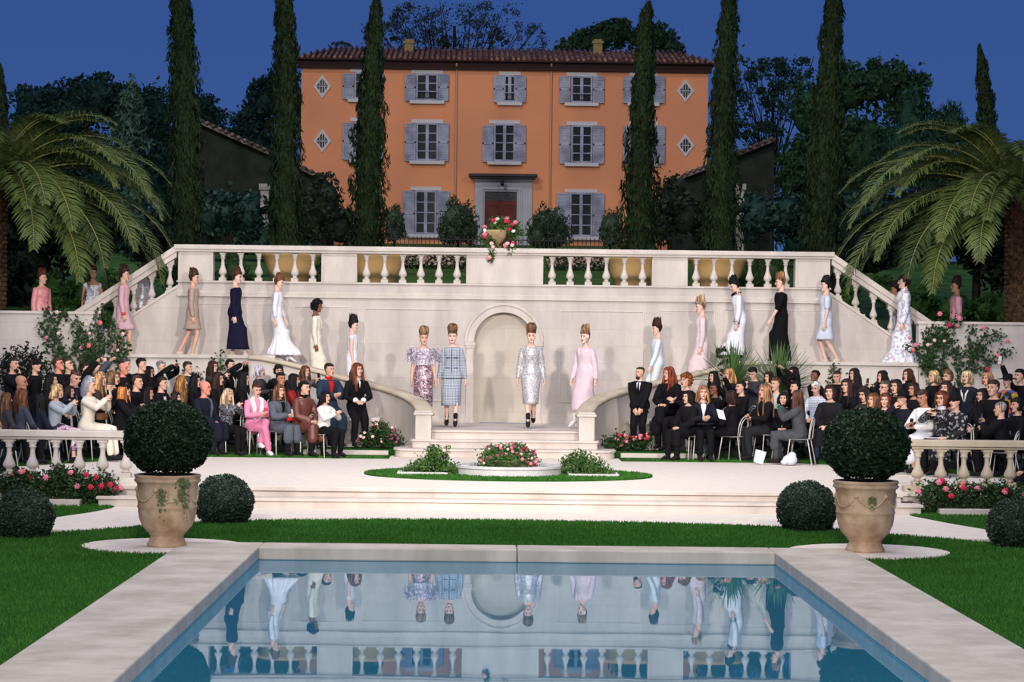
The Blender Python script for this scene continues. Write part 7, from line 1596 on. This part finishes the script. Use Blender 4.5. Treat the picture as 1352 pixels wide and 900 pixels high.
rp_ = random.Random(11)
FL = FL+[(a+rp_.uniform(-14, 14), e+rp_.uniform(-9, 9), L_*rp_.uniform(.86, 1.06), c_*rp_.uniform(.92, 1.12), int(rp_.random() < .5)) for a, e, L_, c_, d_ in FL]
palm(-10, 250, 48.9, [(a, e, L_*1.04, c_, d_) for a, e, L_, c_, d_ in FL if e > 3 or a > 0], 'big date palm arching in from the left over the wall and stair', 1.74)
FR_ = [(180-a, e, L_*1.06, c_, d_) for a, e, L_, c_, d_ in FL if e > 4]
palm(1347, 266, 48.9, FR_, 'big date palm arching in from the right above the rose wall', 1.74)
# ------------------------------------------------------------------ sky and lights
w = bpy.data.worlds.new('World'); SC.world = w; w.use_nodes = True
bg = w.node_tree.nodes['Background']; N = w.node_tree.nodes; L = w.node_tree.links
tc = N.new('ShaderNodeTexCoord'); sx = N.new('ShaderNodeSeparateXYZ'); L.new(tc.outputs['Generated'], sx.inputs[0])
cr = N.new('ShaderNodeValToRGB'); L.new(sx.outputs['Z'], cr.inputs[0])
e = cr.color_ramp.elements; e[0].position = 0; e[0].color = srgb((62, 92, 150)); e[1].position = .22; e[1].color = srgb((44, 76, 140))
L.new(cr.outputs[0], bg.inputs[0]); bg.inputs[1].default_value = 1.0
def sun(name, az, el, e_, ang, col):
    l = bpy.data.lights.new(name, 'SUN'); l.energy = e_; l.angle = math.radians(ang); l.color = col
    o = bpy.data.objects.new(name, l); COL.objects.link(o)
    d = Vector((math.sin(az)*math.cos(el), math.cos(az)*math.cos(el), -math.sin(el)))   # travel direction
    o.rotation_euler = d.to_track_quat('-Z', 'Y').to_euler(); return o
def area(name, loc, tgt, size, e_, col):
    l = bpy.data.lights.new(name, 'AREA'); l.energy = e_; l.size = size; l.color = col
    o = bpy.data.objects.new(name, l); COL.objects.link(o); o.location = loc
    o.rotation_euler = (Vector(tgt)-Vector(loc)).to_track_quat('-Z', 'Y').to_euler(); return o
sun('sun', math.radians(22), math.radians(38), .55, 3, (1, .93, .84))
def spot(name, loc, tgt, ang, e_, col, r=.5):
    l = bpy.data.lights.new(name, 'SPOT'); l.energy = e_; l.spot_size = math.radians(ang); l.spot_blend = .5; l.color = col; l.shadow_soft_size = r
    o = bpy.data.objects.new(name, l); COL.objects.link(o); o.location = loc
    o.rotation_euler = (Vector(tgt)-Vector(loc)).to_track_quat('-Z', 'Y').to_euler(); return o
spot('stage_lamp', (-7, 10, 9.5), (.4, 47, 4.2), 36, 21000, (1, .93, .88))
spot('stage_lamp', (8, 10, 9.5), (.4, 47, 4.2), 36, 21000, (1, .93, .88))
area('truss_light', (.4, 37, 15), (.4, 38, 0), 9, 1500, (1, .94, .88))
area('front_lamp', (.4, 3, 9), (.4, 27, 0), 2.5, 2600, (1, .93, .84))
area('terrace_fill', (.4, 57, 13), (.4, 58, 3), 4, 300, (1, .95, .85))  # fill light added to brighten the slope behind the balusters
area('truss_light', (.4, 24, 14), (.4, 24, 0), 8, 900, (1, .94, .88))
area('house_fill', (-14, 70, 24), (2, 110, 12), 3, 3700, (1, .95, .88))  # added fill lights, only there to brighten the house front
area('house_fill', (16, 72, 24), (4, 110, 12), 3, 2000, (1, .95, .88))  # second added fill for the house
vs = SC.view_settings; vs.view_transform = 'Standard'; vs.look = 'None'; vs.exposure = 0; vs.gamma = 1; vs.use_curve_mapping = False
